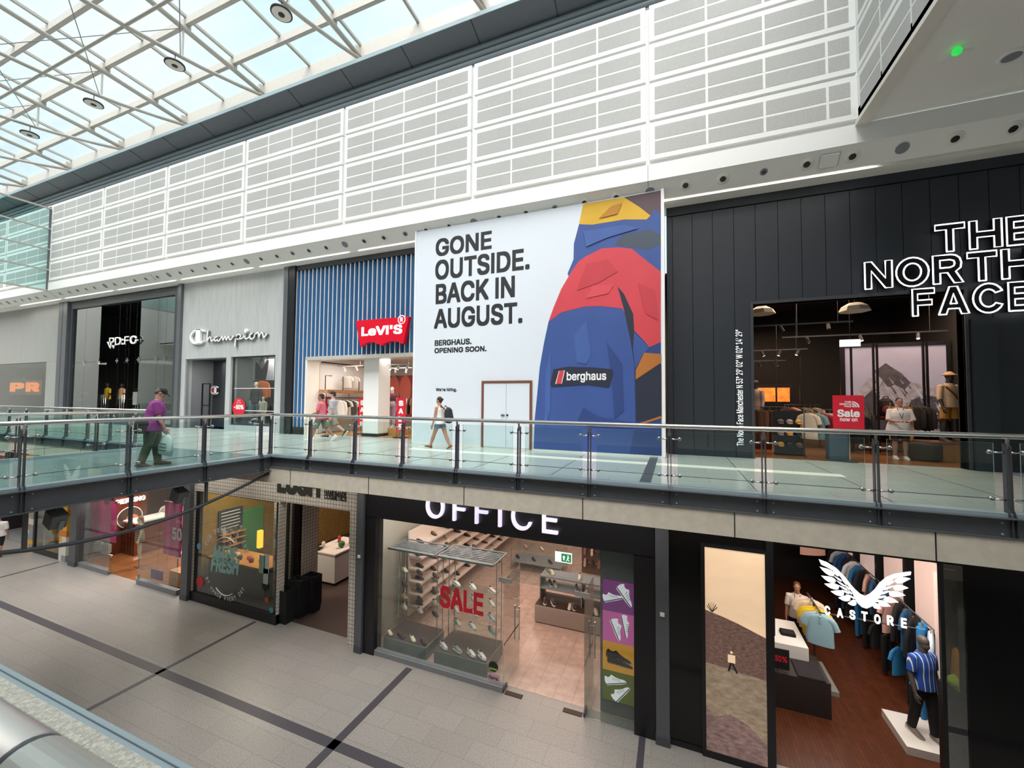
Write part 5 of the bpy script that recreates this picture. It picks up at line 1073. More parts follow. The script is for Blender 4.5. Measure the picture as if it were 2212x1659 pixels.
for i,(m,ms) in enumerate((('poster_glow_p','white'),('poster_glow_k','white'),('poster_glow_y',hm('2A1F1C',.3)),('poster_glow_g','white'))):
    o=loc(bx('poster_panel',m,xa,xb,Yp,Yp+.06,zs[i+1],zs[i]),t); cz_=(zs[i]+zs[i+1])/2; cm_=(xa+xb)/2
    if i==0: sil(cm_-.1,cz_-.05,.4,.35,Yp,ms,t); sil(cm_+.12,cz_+.05,.45,-.9,Yp-.008,ms,t)
    if i==1: sil(cm_-.06,cz_-.05,.42,-1.15,Yp,ms,t); sil(cm_+.12,cz_+.06,.44,-1.35,Yp-.008,ms,t,.7)
    if i==2: sil(cm_,cz_-.02,.5,-.1,Yp,ms,t,.8); sil(cm_+.03,cz_-.12,.5,-.05,Yp-.008,ms,t,.7)
    if i==3: sil(cm_-.05,cz_+.08,.42,.3,Yp,ms,t); sil(cm_+.08,cz_-.12,.42,.9,Yp-.008,ms,t)
loc(bx('frame','grey_mid',xa-.06,xb+.02,Yp+.06,Yp+.1,ZL+.02,-1.6),t)
Yd=YL+.015; q0=FY(950,1311,Yd); q1=FY(1044,1327,Yd); o=loc(wtext('decal_lettering','SALE',Yd,q0[0],q1[0],q0[1],q0[1]+.52,'red',ext=-.004,off=.03),t4)
q0=FY(976,1322,Yd); loc(wtext('decal_lettering','UP TO',Yd,q0[0],q0[0]+.3,q0[1],q0[1]+.08,'red',ext=-.004),t4)
q=FY(1066,1440,Yd); loc(MB().lathe([(.115,0),(.115,.004)],(q[0],Yd,q[1]),(0,-1,0),20).build('decal_badge',hm('1F2A1C')),t4); loc(bx('decal_band',hm('8FB04A'),q[0]-.09,q[0]+.09,Yd-.008,Yd-.005,q[1]-.07,q[1]-.03),t4)
q=FY(1056,1463,Yd); loc(bx('decal_card',hm('C9A6B4'),q[0]-.03,q[0]+.27,Yd-.004,Yd,q[1]-.05,q[1]+.11),t4); loc(wtext('decal_lettering','Klarna.',Yd-.006,q[0],q[0]+.24,q[1]-.02,q[1]+.06,'ink',ext=-.003,off=.02),t4)
# display units in the window
def unit(xa,xb,y0,y1,label,nsh):
    t=thing('display_unit',label,'display unit',((xa+xb)/2,(y0+y1)/2,ZL)); w=(xb-xa)/2; d=(y1-y0)/2
    bx('plinth','concrete',-w,w,-d,d,.0,.33,t,.008); bx('plinth_top','perf_metal',-w+.015,w-.015,-d+.015,d-.015,.33,.345,t)
    for i in (-1,1):
        for y in (d-.02,.3*d): MB().tube([(i*(w-.04),y,.34),(i*(w-.04),y,2.5)],.014,8).build('post','chrome',t)
    for k in nsh: bx('glass_shelf','glass_clear',-w+.03,w-.03,-.1,d,k,k+.01,t)
    b=MB(); b.bar((-w-.05,-d+.2,2.52),(w+.05,-d+.2,2.52),.06,.05).bar((-w-.05,d+.1,2.52),(w+.05,d+.1,2.52),.03,.03).bar((-w-.05,-d+.2,2.52),(-w-.05,d+.1,2.52),.03,.03).bar((w+.05,-d+.2,2.52),(w+.05,d+.1,2.52),.03,.03)
    for i in range(7): y=-d+.3+(2*d-.3)*i/6.5; b.bar((-w,y,2.52),(w,y,2.52),.03,.02)
    b.build('top_grid','grey_mid',t); return t
unit(-7.08,-5.78,8.82,9.68,'glass and steel shoe display stand in the left half of the shoe shop window',(.75,1.05,1.38,1.75)); unit(-5.56,-4.12,8.84,9.8,'glass and steel shoe display stand beside the shoe shop door',(.62,.95,1.3,1.62))
def put(lst,Yq,place,rz0,group,z=None):
    for i,(px,py,k,c,c2,wd) in enumerate(lst):
        p=U(px,py,1,Yq); shoe(k,c,'%s %s %s, %s from the left'%(wd,k if k!='sneaker' else 'trainer',place,ORD[i]),(p.x,Yq,p.z if z is None else z),rz0+random.uniform(-.15,.15),group,True,c2)
G='shoes on the window display stands'
put([(841,1374,'loafer','E6D9C4','C9B8A2','cream'),(866,1381,'loafer','3A2620','2A1C18','dark brown'),(891,1386,'loafer','E6D9C4','C9B8A2','cream'),(914,1394,'loafer','33231F','2A1C18','dark brown')],8.95,'on the left window plinth',-.5,G,ZL+.345)
put([(958,1404,'sneaker','DAD6D2','F1EEE8','pale grey'),(988,1411,'sneaker','8E8C88','F1EEE8','grey'),(1018,1419,'sneaker','EAE4DA','F4F1EA','off white'),(1041,1426,'sneaker','F1E9E6','F6F2EE','white')],8.98,'on the right window plinth',-.5,G,ZL+.345)
for zz,lst in ((1.62,[(985,0,'sneaker','F0EDE4','F6F2EA','ivory'),(1021,0,'sneaker','F3F1EC','F6F2EA','white'),(1062,0,'sneaker','F1DEDA','F6EEEA','pale pink')]),(1.3,[(983,0,'sneaker','E8DCD2','F1EDE6','beige'),(1022,0,'sneaker','D8D4D0','F1EDE6','grey'),(1061,0,'sneaker','EFE2D8','F6F0E8','cream')]),(.95,[(984,0,'sneaker','C9D4D6','EFEFEA','pale blue'),(1023,0,'sneaker','F1DCDC','F6F0EC','blush'),(1061,0,'sneaker','B9BEC4','EDEDE8','silver')]),(.62,[(988,0,'sneaker','D9D6C8','EFECE2','sand'),(1020,0,'sneaker','F1ECE8','F6F2EE','white'),(1062,0,'sneaker','8E9096','E9E8E4','dark grey')])):
    nm={1.62:'top',1.3:'second',.95:'third',.62:'lowest'}[zz]
    for i,(px,_,k,c,c2,wd) in enumerate(lst):
        p=U(px,1330,1,9.55); shoe(k,c,'%s trainer on the %s glass shelf of the right display stand'%(wd,nm),(p.x,9.55,ZL+zz+.012),-.55+random.uniform(-.12,.12),G,True,c2)
for zz,lst in ((1.75,[(873,'F0E6D2','cream'),(905,'2C2622','black'),(940,'5A3C2E','brown')]),(1.38,[(873,'4A3A34','brown'),(905,'3A3634','black'),(940,'6A4A36','tan')]),(1.05,[(873,'B08A66','tan'),(907,'2C2622','black'),(940,'C9B49A','beige')]),(.75,[(873,'DAD4C6','ivory'),(907,'D9B8AA','blush'),(940,'2B2B2E','black')])):
    nm={1.75:'top',1.38:'second',1.05:'third',.75:'lowest'}[zz]
    for i,(px,c,wd) in enumerate(lst):
        p=U(px,1300,1,9.5); shoe('loafer' if c!='DAD4C6' else 'sneaker',c,'%s flat shoe on the %s glass shelf of the left display stand'%(wd,nm),(p.x,9.5,ZL+zz+.012),-.55,G,True,'E8DDCB' if c>'8' else '2A1C18')
# sloping wall of shelves on the left of the shoe shop
t=thing('wall_shelves','long pale shelves of shoes running back along the left wall of the shoe shop','shelves',(-7.1,13,ZL)); ZS=[.55,.9,1.25,1.6,1.95,2.3]; mat('shelf_pink',hexc('E3CFC4'),.5)
for z in ZS: MB().box(0,.42,-3.1,4.5,z,z+.06).build('shelf','shelf_pink',t)
MB().box(-.04,0,-3.1,4.5,.3,2.7).build('back_panel','shelf_pink',t)
SHW=[('loafer','2A2422','black'),('sneaker','3A3431','dark'),('loafer','5A3A2A','brown'),('loafer','24201F','black'),('sneaker','B9A890','beige'),('loafer','7A5236','tan')]
for r_,z in enumerate(ZS):
    cc={}
    for i in range(9):
        k,c,wd=SHW[(i*2+r_*3+(i//3))%6]; n_=cc.get(wd,0); cc[wd]=n_+1
        shoe(k,c,'%s shoe on the %s left wall shelf, %s %s from front'%(wd,['lowest','second','third','fourth','fifth','top'][r_],ORD[n_],wd),(-6.87,10.1+.72*i,ZL+z+.06),-.3+random.uniform(-.2,.2),'shoes on the left wall shelves',False,'2A2422' if c<'8' else 'E9E2D6')
for i,(x,y,c) in enumerate(((-6.9,10.0,1),(-6.1,10.35,0),(-5.3,10.5,0),(-4.6,10.45,0))):
    shoe('boot','1F1E1F','tall black boot hanging behind the window stands, %s from the left'%ORD[i],(x,y,-2.95),-.6,'black boots behind the window stands',True,'121212')
# low bench unit with trainers
t=thing('display_unit','long three tier trainer bench standing in the middle of the shoe shop floor','display unit',(-2.85,12.0,ZL))
bx('base',hm('A89A90'),-1.0,1.5,-.45,.45,.03,.5,t); bx('base_top','brown_dark',-1.0,1.5,-.43,.45,.5,.51,t)
for z in (.84,1.18): bx('shelf','grey_mid',-.95,1.5,-.1,.45,z,z+.04,t)
for i in (-.95,.3,1.48): bx('upright','grey_mid',i-.015,i+.015,-.1,.45,.5,1.2,t)
for zz,nm,y,lst in ((.51,'base',-.25,[(-.75,'3A2A2A','burgundy'),(-.5,'2A2A2C','black'),(0,'C9B9A4','cream'),(.12,'26262A','dark'),(.75,'C9A890','tan'),(1.05,'4A2A22','brown')]),(.88,'middle shelf',.15,[(-.7,'2E2E34','black'),(-.55,'D8C9BA','cream'),(.1,'8A7A70','taupe'),(.3,'3A3232','dark'),(.9,'C9B4A0','beige')]),(1.22,'top shelf',.15,[(-.8,'4A5A4A','green'),(-.65,'D8C9A8','yellowish'),(.2,'E0D2C0','cream'),(1.25,'DCCBB8','beige')])):
    for x,c,wd in lst: shoe('sneaker',c,'%s trainer on the %s of the trainer bench'%(wd,nm),(-2.85+x,12+y,ZL+zz),-1.2+random.uniform(-.3,.3),'trainers on the bench unit',True,'E6DCCB')
# further display table and heel wall
t=thing('display_table','low glass display table of shoes towards the back of the shoe shop','table',(-4.9,15.2,ZL)); bx('glass_top','glass_clear',-1.,1.,-.5,.5,.75,.765,t); bx('lower_shelf','grey_mid',-1.,1.,-.5,.5,.3,.33,t)
for i in(-1,1):
    for j in(-1,1): bx('leg','chrome',i*.97-.015,i*.97+.015,j*.47-.015,j*.47+.015,0,.75,t)
for i in range(6): shoe('loafer',['2A2624','B8928A','3A3A3C','D9C0B4','4A332A','8A6A5A'][i],'%s shoe on the low table at the back of the shoe shop'%['black','dusty pink','charcoal','blush','brown','taupe'][i],(-5.75+.33*i,15.1,ZL+(.765 if i%2 else .33)),-.9,'shoes on the low back table',False,'6A5A52')
t=thing('display_wall','freestanding dark panel covered with hanging heeled shoes at the back','display wall',(-2.6,14.9,ZL)); bx('panel',hm('6A4E44'),-.6,2.2,.1,.16,.2,2.5,t)
for j in range(5): bx('pegs_rail','chrome',-.6,2.2,.07,.1,.6+.42*j,.62+.42*j,t)
for j in range(5):
    for i in range(11):
        c=['C9A08A','3A2A2A','8A5A4A','D8B8A4','2A2226'][(i+j*2)%5]; wd=['nude','black','brown','blush','ink'][(i+j*2)%5]
        o=shoe('heel',c,'%s heeled shoe hung in row %s from the bottom, %s along'%(wd,ORD[j],ORD[i]),(-3.05+.25*i,14.9,ZL+.62+.42*j),0,'heeled shoes on the back panel',False,'4A3A34'); o.rotation_euler=(0,R(62),R(-90))
t=thing('exit_sign','green and white exit sign hanging inside the shoe shop','sign',(FY(1217,1205,12.2)[0],12.2,FY(1217,1205,12.2)[1])); bx('board','white_lit',-.26,.26,-.01,.02,-.14,.16,t); mat('exit_green',hexc('1E8A5A'),.5,emit=.5); bx('pictogram_field','exit_green',-.06,.24,-.016,-.01,-.11,.13,t)
MB().prism([(-.02,-.06),(-.02,.02),(-.05,.02),(0,.08),(.05,.02),(.02,.02),(.02,-.06)],(.02,-.018,0),EX,EZ,(0,-.004,0)).build('arrow','white_lit',t); MB().ball((.15,-.02,.08),(.022,.004,.022),10,6).bar((.15,-.02,.05),(.13,-.02,-.02),.004,.03).bar((.13,-.02,-.02),(.19,-.02,-.07),.004,.02).bar((.13,-.02,-.02),(.09,-.02,-.08),.004,.02).bar((.14,-.02,.04),(.19,-.02,.01),.004,.016).build('running_figure','white_lit',t)
t=thing('fire_extinguisher','dark fire extinguisher on a stand behind the right glass door','fire extinguisher',(-1.25,9.3,ZL)); MB().lathe([(.07,.12),(.085,.14),(.085,.55),(.04,.62),(.03,.66)],n=18).build('cylinder','charcoal',t,True); MB().tube([(0,0,.66),(0,0,.72)],.015,8).tube([(0,0,.7),(.09,0,.66),(.1,0,.3)],.01,6).build('valve_hose','black',t,True); MB().box(-.12,.12,-.12,.12,0,.12).build('stand','chrome',t)
# --- 5: dark sports shop
x0=lx_(1446,1400); sA,sB=FY(1524,1400,YL-.06)[0],FY(1655,1400,YL-.06)[0]; oA,oB=lx_(1672,1400),lx_(2037,1500)
t5=thing('shopfront','gloss black shopfront of the sports shop with an open entrance at lower right','shopfront',(3,YL,ZL))
loc(bx('dark_glazing','black_gloss',x0,sA-.06,YL,YL+.2,ZL,-.66),t5); loc(bx('pier','black',sB+.02,oA,YL-.06,YL+.3,ZL,-.66),t5); loc(bx('head_panel','black_gloss',oA,12,YL+.02,YL+.2,-1.02,-.66),t5); loc(bx('head_panel','black_gloss',sA-.06,sB+.02,YL,YL+.2,-1.25,-.66),t5)
loc(bx('sill','black',x0,oA,YL-.02,YL+.2,ZL,ZL+.1),t5)
wA_,wB_=lx_(2045,1500),lx_(2092,1500)
loc(bx('mullion','black',oB,oB+.05,YL,YL+.06,ZL,-1.02),t5); loc(bx('window_pane','glass_dark',oB+.06,wB_,YL+.02,YL+.034,ZL+.05,-1.02),t5); loc(bx('dark_glazing','black_gloss',wB_,12,YL,YL+.2,ZL,-1.02),t5)
sc_=thing('screen','tall bright portrait screen showing a golfer on a hillside','screen',((sA+sB)/2,YL-.06,ZL)); zt=FY(1524,1181,YL-.06)[1]; zb=ZL+.12
loc(wall_open('bezel','black',sA-.07,sB+.07,zb-.1,zt+.05,YL-.07,.14,[(sA,sB,zb,zt)]),sc_)
for n,c,e,nz,nsx in (('s_sky','D8B896',.72,.06,2),('s_hill','5A443C',.8,.5,14),('s_grass','7A6A58',.75,.35,9),('s_rock','6B5550',.75,.5,11)): mat(n,hexc(c),.5,noise=nz,ns=nsx,emit=e,stretch=(1,1,2.2))
hgt=zt-zb; wd_=sB-sA; b=MB(); Yq=YL-.045
def sp_(k,P,dy): b.slot(k); b.add([(sA+wd_*u,Yq-dy,zb+hgt*v) for u,v in P],[tuple(range(len(P)))[::-1]])
sp_(0,[(0,0),(1,0),(1,1),(0,1)],0); sp_(1,[(0,0),(1,0),(1,.60),(.8,.62),(.55,.645),(.3,.665),(.15,.675),(0,.685)],.001); sp_(2,[(0,0),(1,0),(1,.40),(.6,.41),(.3,.42),(0,.425)],.002); sp_(3,[(0,0),(1,0),(1,.10),(.7,.17),(.4,.2),(.15,.17),(0,.22)],.003)
loc(b.build('display',['s_sky','s_hill','s_grass','s_rock']),sc_)
b=MB(); b.ball((sA+wd_*.44,Yq-.006,zb+hgt*.50),(.022,.003,.025),8,6); b.bar((sA+wd_*.44,Yq-.006,zb+hgt*.488),(sA+wd_*.44,Yq-.006,zb+hgt*.45),.12,.004); b.slot(1); b.bar((sA+wd_*.43,Yq-.006,zb+hgt*.45),(sA+wd_*.39,Yq-.006,zb+hgt*.408),.004,.03).bar((sA+wd_*.45,Yq-.006,zb+hgt*.45),(sA+wd_*.53,Yq-.006,zb+hgt*.405),.004,.03); loc(b.build('pictured_golfer',['s_sky',hm('2A3038')]),sc_)
b=MB()
for i in range(7): a_=R(30+20*i); b.bar((sA+wd_*.12,Yq-.006,zb+hgt*.68),(sA+wd_*.12+.1*math.cos(a_),Yq-.006,zb+hgt*.685+.16*math.sin(a_)),.003,.012)
loc(b.build('pictured_palm',hm('3A3430')),sc_)
wg=thing('shop_sign','glowing white pair of wings emblem with spaced letters across the sports shop entrance','sign',(2.9,YL+.02,-1.8)); Yw=YL+.05
K6=lambda x,y:(1660+x/5.027,1190+y/5.027)
b=MB()
def poly6(P): b.prism([FY(*K6(x,y),Yw) for x,y in P],(0,Yw,0),EX,EZ,(0,.03,0))
poly6([(550,95),(640,128),(745,195),(830,280),(890,360),(950,425),(1005,475),(1055,497),(1105,475),(1165,420),(1215,350),(1290,290),(1375,255),(1470,240),(1552,230),(1545,262),(1480,275),(1390,290),(1320,325),(1265,390),(1215,470),(1160,560),(1120,605),(1068,626),(1015,612),(975,575),(945,525),(915,455),(870,380),(800,300),(720,225),(640,180),(575,150)])
def leaf(T,Rt,w):
    T=Vector((T[0],T[1]));Rt=Vector((Rt[0],Rt[1])); d=Rt-T; n_=Vector((-d.y,d.x)).normalized(); P=[]
    for s,k in ((0,0),(.25,.6),(.5,.95),(.75,1),(.95,.7),(1,.3)): P.append(T+d*s+n_*w*k)
    for s,k in ((1,-.3),(.95,-.7),(.75,-.9),(.5,-.75),(.25,-.35)): P.append(T+d*s+n_*w*k)
    poly6([(p.x,p.y) for p in P])
for T,Q in (((560,178),(712,262)),((578,275),(728,335)),((612,362),(765,400)),((682,445),(820,468)),((765,515),(890,520)),((868,575),(955,562))): leaf(T,Q,30)
for T,Q in (((1545,305),(1385,335)),((1522,405),(1365,408)),((1490,485),(1318,470)),((1415,560),(1265,528)),((1330,605),(1205,568)),((1225,632),(1145,590))): leaf(T,Q,30)
for T,Q in (((705,225),(760,275)),((715,275),(795,330)),((740,325),(830,385)),((760,375),(860,430)),((800,430),(880,465)),((845,480),(915,505)),((770,255),(815,310)),((800,310),(850,365)),((835,375),(885,425)),((870,435),(908,470)),((895,495),(935,520)),
            ((1370,285),(1320,330)),((1375,330),(1290,375)),((1360,385),(1255,425)),((1325,440),(1225,470)),((1280,495),(1195,515)),((1235,545),(1165,550)),((1300,330),(1265,380)),((1275,385),(1235,430)),((1240,440),(1205,485)),((1205,500),(1175,530))): leaf(T,Q,9)
loc(b.build('wings_emblem','white_lit'),wg)
for gl_,(l,r_,yb_) in zip('CASTORE',((612,672,694),(748,812,722),(885,945,742),(1015,1080,760),(1155,1220,790),(1295,1362,806),(1448,1505,835))):
    q0=FY(*K6(l,yb_),Yw); q1=FY(*K6(r_,yb_),Yw); loc(wtext('letter',gl_,Yw,q0[0],q1[0],q0[1],q0[1]+.15,'white_lit',ext=-.02,off=.022),wg)
loc(MB().tube([(2.3,YL+.12,-2.14),(3.6,YL+.12,-2.14)],.012,6).build('carrier_bar','black'),wg)
woodmat('sport_floor',hexc('57301F'),hexc('633722'),.07,.5,.3)
room(oA-.4,6.0,YL+.25,18,ZL,-.95,'sport_floor','dark_wall','black')
# goods in the sports shop
t=thing('display_table','white topped display table with a dark box front inside the sports entrance','table',(2.32,11.0,ZL)); bx('upper_block','white_paint',-.55,.42,.1,1.3,.1,1.0,t); bx('front_block',hm('35302E',.5),-.55,.62,-.6,.4,0,.72,t)
folded((2.02,11.75,ZL+1.0),['2E9A3A','2E9A3A'],'green folded shirt on the white display table'); folded((2.45,11.6,ZL+1.0),['1E1C1F','1E1C1F'],'black folded shirt on the white display table'); folded((2.1,10.75,ZL+.72),['E9DDCF','E2D4C4','EADFD2'],'cream folded shirt on the dark front box'); folded((2.62,10.7,ZL+.72),['262228'],'dark trousers folded on the dark front box',w=.5,d=.6)
for i,(x,y,z) in enumerate(((1.98,11.3,ZL+1.25),(2.08,10.5,ZL+.96))):
    t=thing('sale_card','small black card with red figures on the %s, sports shop'%('white display table' if i==0 else 'dark front box'),'card',(x,y,z)); bx('card','black',-.16,.16,-.01,.01,-.2,.22,t); o=wtext('lettering','30%',-.012,-.12,.12,-.05,.08,'red',t,ext=-.004,off=.03); bx('stand','chrome',-.05,.05,-.03,.05,-.24,-.2,t)
rail(1.35,2.35,13.0,ZL+1.75,ZL,[('tee','2B3F9A','blue')]*4+[('tee','EDE6D6','cream')]*5,'on the brass rail behind the table','shirts on the rail behind the table',lab='short brass coloured clothes rail behind the white display table')
t=thing('display_stand','T-shaped stand with a pale base holding polo shirts, sports shop','stand',(3.05,11.9,ZL)); bx('base','concrete',-.28,.28,-.65,.5,0,.1,t); MB().tube([(0,0,.1),(0,0,1.72),(0,-.5,1.72)],.02,8).tube([(0,0,1.72),(0,.5,1.72)],.02,8).build('pole','post_dark',t,True)
for i,(dy,c,wd) in enumerate(((-.48,'8FB4C4','pale blue'),(-.36,'A4C0CC','lighter blue'),(-.2,'E3C22E','bright yellow'),(-.08,'E3C22E','deep yellow'),(.2,'E2CDB4','cream'),(.38,'E8D6C0','ivory'))): garment('polo',c,'%s polo shirt hanging on the T-shaped stand'%wd,'clothes',(3.05,11.9+dy,ZL+1.7),-.25,'polo shirts on the T-shaped stand',1.)
mannequin('grey mannequin in a blue white striped football shirt on a white plinth',(4.38,10.35,ZL+.15),R(205),1.92,skin='55504E',F=Fig(1.92,legs=((8,4),(-8,4)),arms=((-4,12,12),(4,18,12))),top='football_shirt',top_c='shirt_stripe' if 0 else '1F4FA8',sleeve=.8,hem=.46,bottom=1.95,bot_c='17181C',shoe='8E8884')
o=bx('plinth','white_paint',3.95,4.85,9.95,10.95,ZL,ZL+.15); tag(o,'white plinth under the mannequin in the blue striped shirt','plinth')
b=MB()
rail(10.8,16.2,4.75,ZL+2.0,ZL,[('tee','BFD3E4','white'),('trousers','2F86C4','bright blue'),('long','17181C','black'),('tee','1F4F7A','deep blue'),('long','1A1B20','black'),('tee','D9A79A','pink'),('tee','1F5F8A','teal'),('long','15161A','black'),('tee','24507A','navy'),('tee','C9A294','rose'),('long','1C1D22','black'),('tee','2A6FA8','bright blue'),('tee','D9DDE2','white'),('long','101216','black'),('tee','2B4F8A','royal blue'),('tee','B9C4CC','grey'),('long','16181E','black')],'along the right wall of the sports shop','clothes along the right wall',axis='Y',jit=.3,size=1.2,face=.9)
rail(10.9,16.0,4.7,ZL+1.05,ZL,[('trousers','2A7AB8','bright blue'),('trousers','17181C','black'),('tee','2F86C4','sky blue'),('trousers','1A1B20','black'),('tee','25292F','charcoal'),('trousers','1C1D22','black'),('trousers','2A7AB8','bright blue'),('tee','1B1D22','black'),('tee','2F6FA4','sky blue'),('trousers','20242A','black')],'on the low right hand rail','clothes on the low right hand rail',axis='Y',jit=.3,face=.9,size=.9)
mat('led_wall',hexc('D9BDB2'),.5,emit=.4)
for i in range(4):
    o=bx('wall_light','led_wall',5.1,5.15,11.2+1.5*i,12.3+1.5*i,ZL+1.6,ZL+3.1); tag(o,'glowing pale wall panel on the right of the sports shop, %s from the front'%ORD[i],'light panel','glowing wall panels'); bx('surround','black',5.05,5.2,11.1+1.5*i,11.2+1.5*i,ZL+.2,ZL+3.2,o)
xl_=FY(2024,1400,10.9)[0]; o=bx('led_strip','led_wall',xl_,xl_+.05,10.9,10.95,ZL+.1,ZL+3.1); tag(o,'vertical glowing strip beside the striped shirt mannequin','light')
rail(14.6,17.0,2.2,ZL+2.2,ZL,[('tee','1F3F8A','royal blue'),('long','14161C','black'),('tee','1F3F7A','navy'),('long','1A1C22','black')],'on the left wall of the sports shop','clothes on the left wall',axis='Y',face=.6,jit=.3,size=1.3)
garment('tee','E0B0A0','pink top hanging high at the back of the sports shop','clothes',(3.9,15.2,-2.1),.3,None,1.5); garment('long','D9A08C','rose jacket hanging high near the ceiling of the sports shop','clothes',(3.4,16.5,-1.4),.3,None,1.4)
o=bx('ceiling_sign','white_paint',2.3,3.0,12.6,12.65,-1.9,-1.5); tag(o,'blank white hanging sign inside the sports shop','sign')
# items in the small right window
t=thing('sign_board','wooden board with large dark letters in the right hand window','sign',(FY(2066,1300,9.2)[0],9.2,ZL)); bx('board',hm('8A7A68'),-.2,.35,0,.05,2.1,3.7,t); wtext('lettering','N',-.01,-.06,.2,3.0,3.4,'ink',t,ext=-.01,off=.06); wtext('lettering','S',-.01,-.05,.2,2.35,2.75,'ink',t,ext=-.01,off=.06)
garment('long','D9952A','amber jacket hanging in the right hand window','clothes',(FY(2070,1410,9.0)[0],9.0,FY(2064,1400,9.0)[1]),1.35,None,.75)
o=MB().ball((0,0,0),(.16,.18,.11),14,8).build('cap',hm('B8D23A',.6),None,True); xc_,zc_=FY(2076,1478,8.95); o.location=(xc_,8.95,zc_); tag(o,'lime green cap in the right hand window','cap'); MB().tube([(0,-.12,-.03),(0,-.28,-.06)],[(.12,.012),(.06,.008)],10).build('brim',hm('B8D23A',.6),o)
o=bx('plinth','black',xc_-.2,xc_+.25,8.78,9.15,ZL,zc_-.08); tag(o,'black plinth under the lime green cap','plinth')
# orange timber shop head and red sign seen under the footbridge, beyond it
o=bx('fascia_board',hm('C08A2E',.6),-44,-20.5,YL-.3,YL-.05,-2.2,-1.0); tag(o,'long ochre timber shop fascia seen below the far walkway, left of the bridge','fascia')
q=FY(12,985,YL-.4); t=thing('shop_sign','small red box sign with a white top seen through the bridge railing','sign',(q[0],YL-.45,q[1])); bx('box','red',-.45,.45,-.1,.1,-.75,.05,t); bx('white_face','white',-.45,.4,-.11,-.1,.05,.6,t); bx('side','black',.45,.7,-.1,.1,-.7,.6,t)
b=MB()
for i in range(4): b.box(-.35+.19*i,-.22+.19*i,-.115,-.11,.15,.5)
b.build('sign_mark','red',t)
# ---------------------------------------------------------------- goods inside the upper level shops
# A: black panelled shop
for i,(px,py,yy) in enumerate(((1645,668,13.6),(1846,661,13.4))):
    x,z=FY(px,py+2,yy); t=thing('pendant_lamp','faceted pale pendant lamp under the dark ceiling, '+('at the left edge of the entrance' if i==0 else 'near the middle of the entrance'),'lamp',(x,yy,z))
    MB().lathe([(.36,-.12),(.3,.0),(.14,.1),(.02,.12)],n=8).build('shade',hm('B9B4A8',.6),t); MB().lathe([(.33,-.118),(.1,-.11)],n=8).build('diffuser',hm('E4D6C4'),t); MB().tube([(0,0,.1),(0,0,5.15-z)],.01,5).build('cord','black',t)
yb=16.2; mx0,mz1=FY(1824,752,yb); mx1=FY(2043,748,yb)[0]; mz0=.55
t=thing('lightbox','large backlit black and white mountain picture at the back of the black shop','picture',((mx0+mx1)/2,yb,mz0)); W_=mx1-mx0; Hh=mz1-mz0
for n,c,nz,ns,e in (('m_sky','8E8796',.1,1.2,.5),('m_rock','453F43',.5,5,.4),('m_snow','8A8184',.4,6,.45),('m_fog','9C96A2',.1,2,.45)): mat(n,hexc(c),.6,noise=nz,ns=ns,emit=e)
b=MB()
def mp(k,P,dy): b.slot(k); b.add([(mx0+W_*u,yb-dy,mz0+Hh*v) for u,v in P],[tuple(range(len(P)))[::-1]])
mp(0,[(0,0),(1,0),(1,1),(0,1)],0); mp(2,[(0,.0),(1,0),(1,.42),(.88,.55),(.78,.56),(.68,.58),(.56,.72),(.48,.78),(.42,.81),(.36,.76),(.30,.72),(.22,.6),(.12,.46),(.02,.34),(0,.3)],.002)
mp(1,[(.3,.72),(.36,.76),(.42,.81),(.48,.76),(.56,.70),(.66,.58),(.6,.5),(.5,.56),(.44,.52),(.38,.62)],.004); mp(1,[(0,.0),(.5,0),(.45,.2),(.36,.42),(.28,.5),(.2,.42),(.1,.34),(0,.24)],.004); mp(1,[(.55,.1),(1,.05),(1,.3),(.9,.42),(.78,.44),(.66,.38),(.6,.24)],.005); mp(2,[(.36,.45),(.44,.54),(.55,.36),(.62,.2),(.5,.26),(.42,.34)],.006)
rr=random.Random(11)
for i in range(70):
    u=rr.random(); top=.8-abs(u-.42)*(.95 if u<.42 else .55); v=rr.uniform(.04,max(.1,top-.06)); L_=rr.uniform(.05,.16); k_=rr.choice([1,1,2,3]); sg_=-1 if u<.42 else 1; w__=rr.uniform(.008,.025)
    mp(k_,[(u,v),(u+sg_*L_*.5,v-L_),(u+sg_*L_*.5+w__,v-L_*.9),(u+w__*.6,v-.01)] if 0<u+sg_*L_*.5<.97 and v-L_>0 else [(u*.9,v*.5),(u*.9+.02,v*.5),(u*.9+.03,v*.5+.02)],.0065+.0004*(i%9))
loc(b.build('backlit_print',['m_sky','m_rock','m_snow','m_fog']),t); loc(wall_open('frame','black',mx0-.12,mx1+.1,mz0-.3,mz1+.12,yb-.03,.1,[(mx0,mx1,mz0,mz1)]),t)
for i,px in enumerate((1839,1887,1895,1995,2003)):
    x=FY(px,800,15.4)[0]; o=MB().box(-.025,.025,-.025,.025,0,3.3).build('pole','black'); o.location=(x,15.4,.0); tag(o,'black upright pole in front of the mountain picture, %s from the left'%ORD[i],'pole','poles before the mountain picture')
x,z=FY(1836,741,14.5); t=thing('exit_sign','white two panel illuminated sign under the dark ceiling','sign',(x,14.5,z)); 
for k in (-1,1): bx('panel','white_lit',-.12*(k<0)*2-.0 if k<0 else .01,-.01 if k<0 else .24,-.02,.02,-.1,.1,t)
MB().tube([(0,0,.1),(0,0,5.1-z)],.008,5).build('cord','black',t)
track(1.2,4.6,13.9,3.75,3,'track with spotlights in the dark ceiling nearest the entrance',drop=1.2,glow=False); track(1.,4.2,16.5,3.3,6,'track of glowing spotlights at the left back of the black shop',drop=1.5); track(3.2,7.2,15.2,3.55,3,'track of spotlights before the mountain picture',drop=1.4); track(1.0,4.,18.5,3.1,5,'furthest track of glowing spotlights in the black shop',drop=1.6)
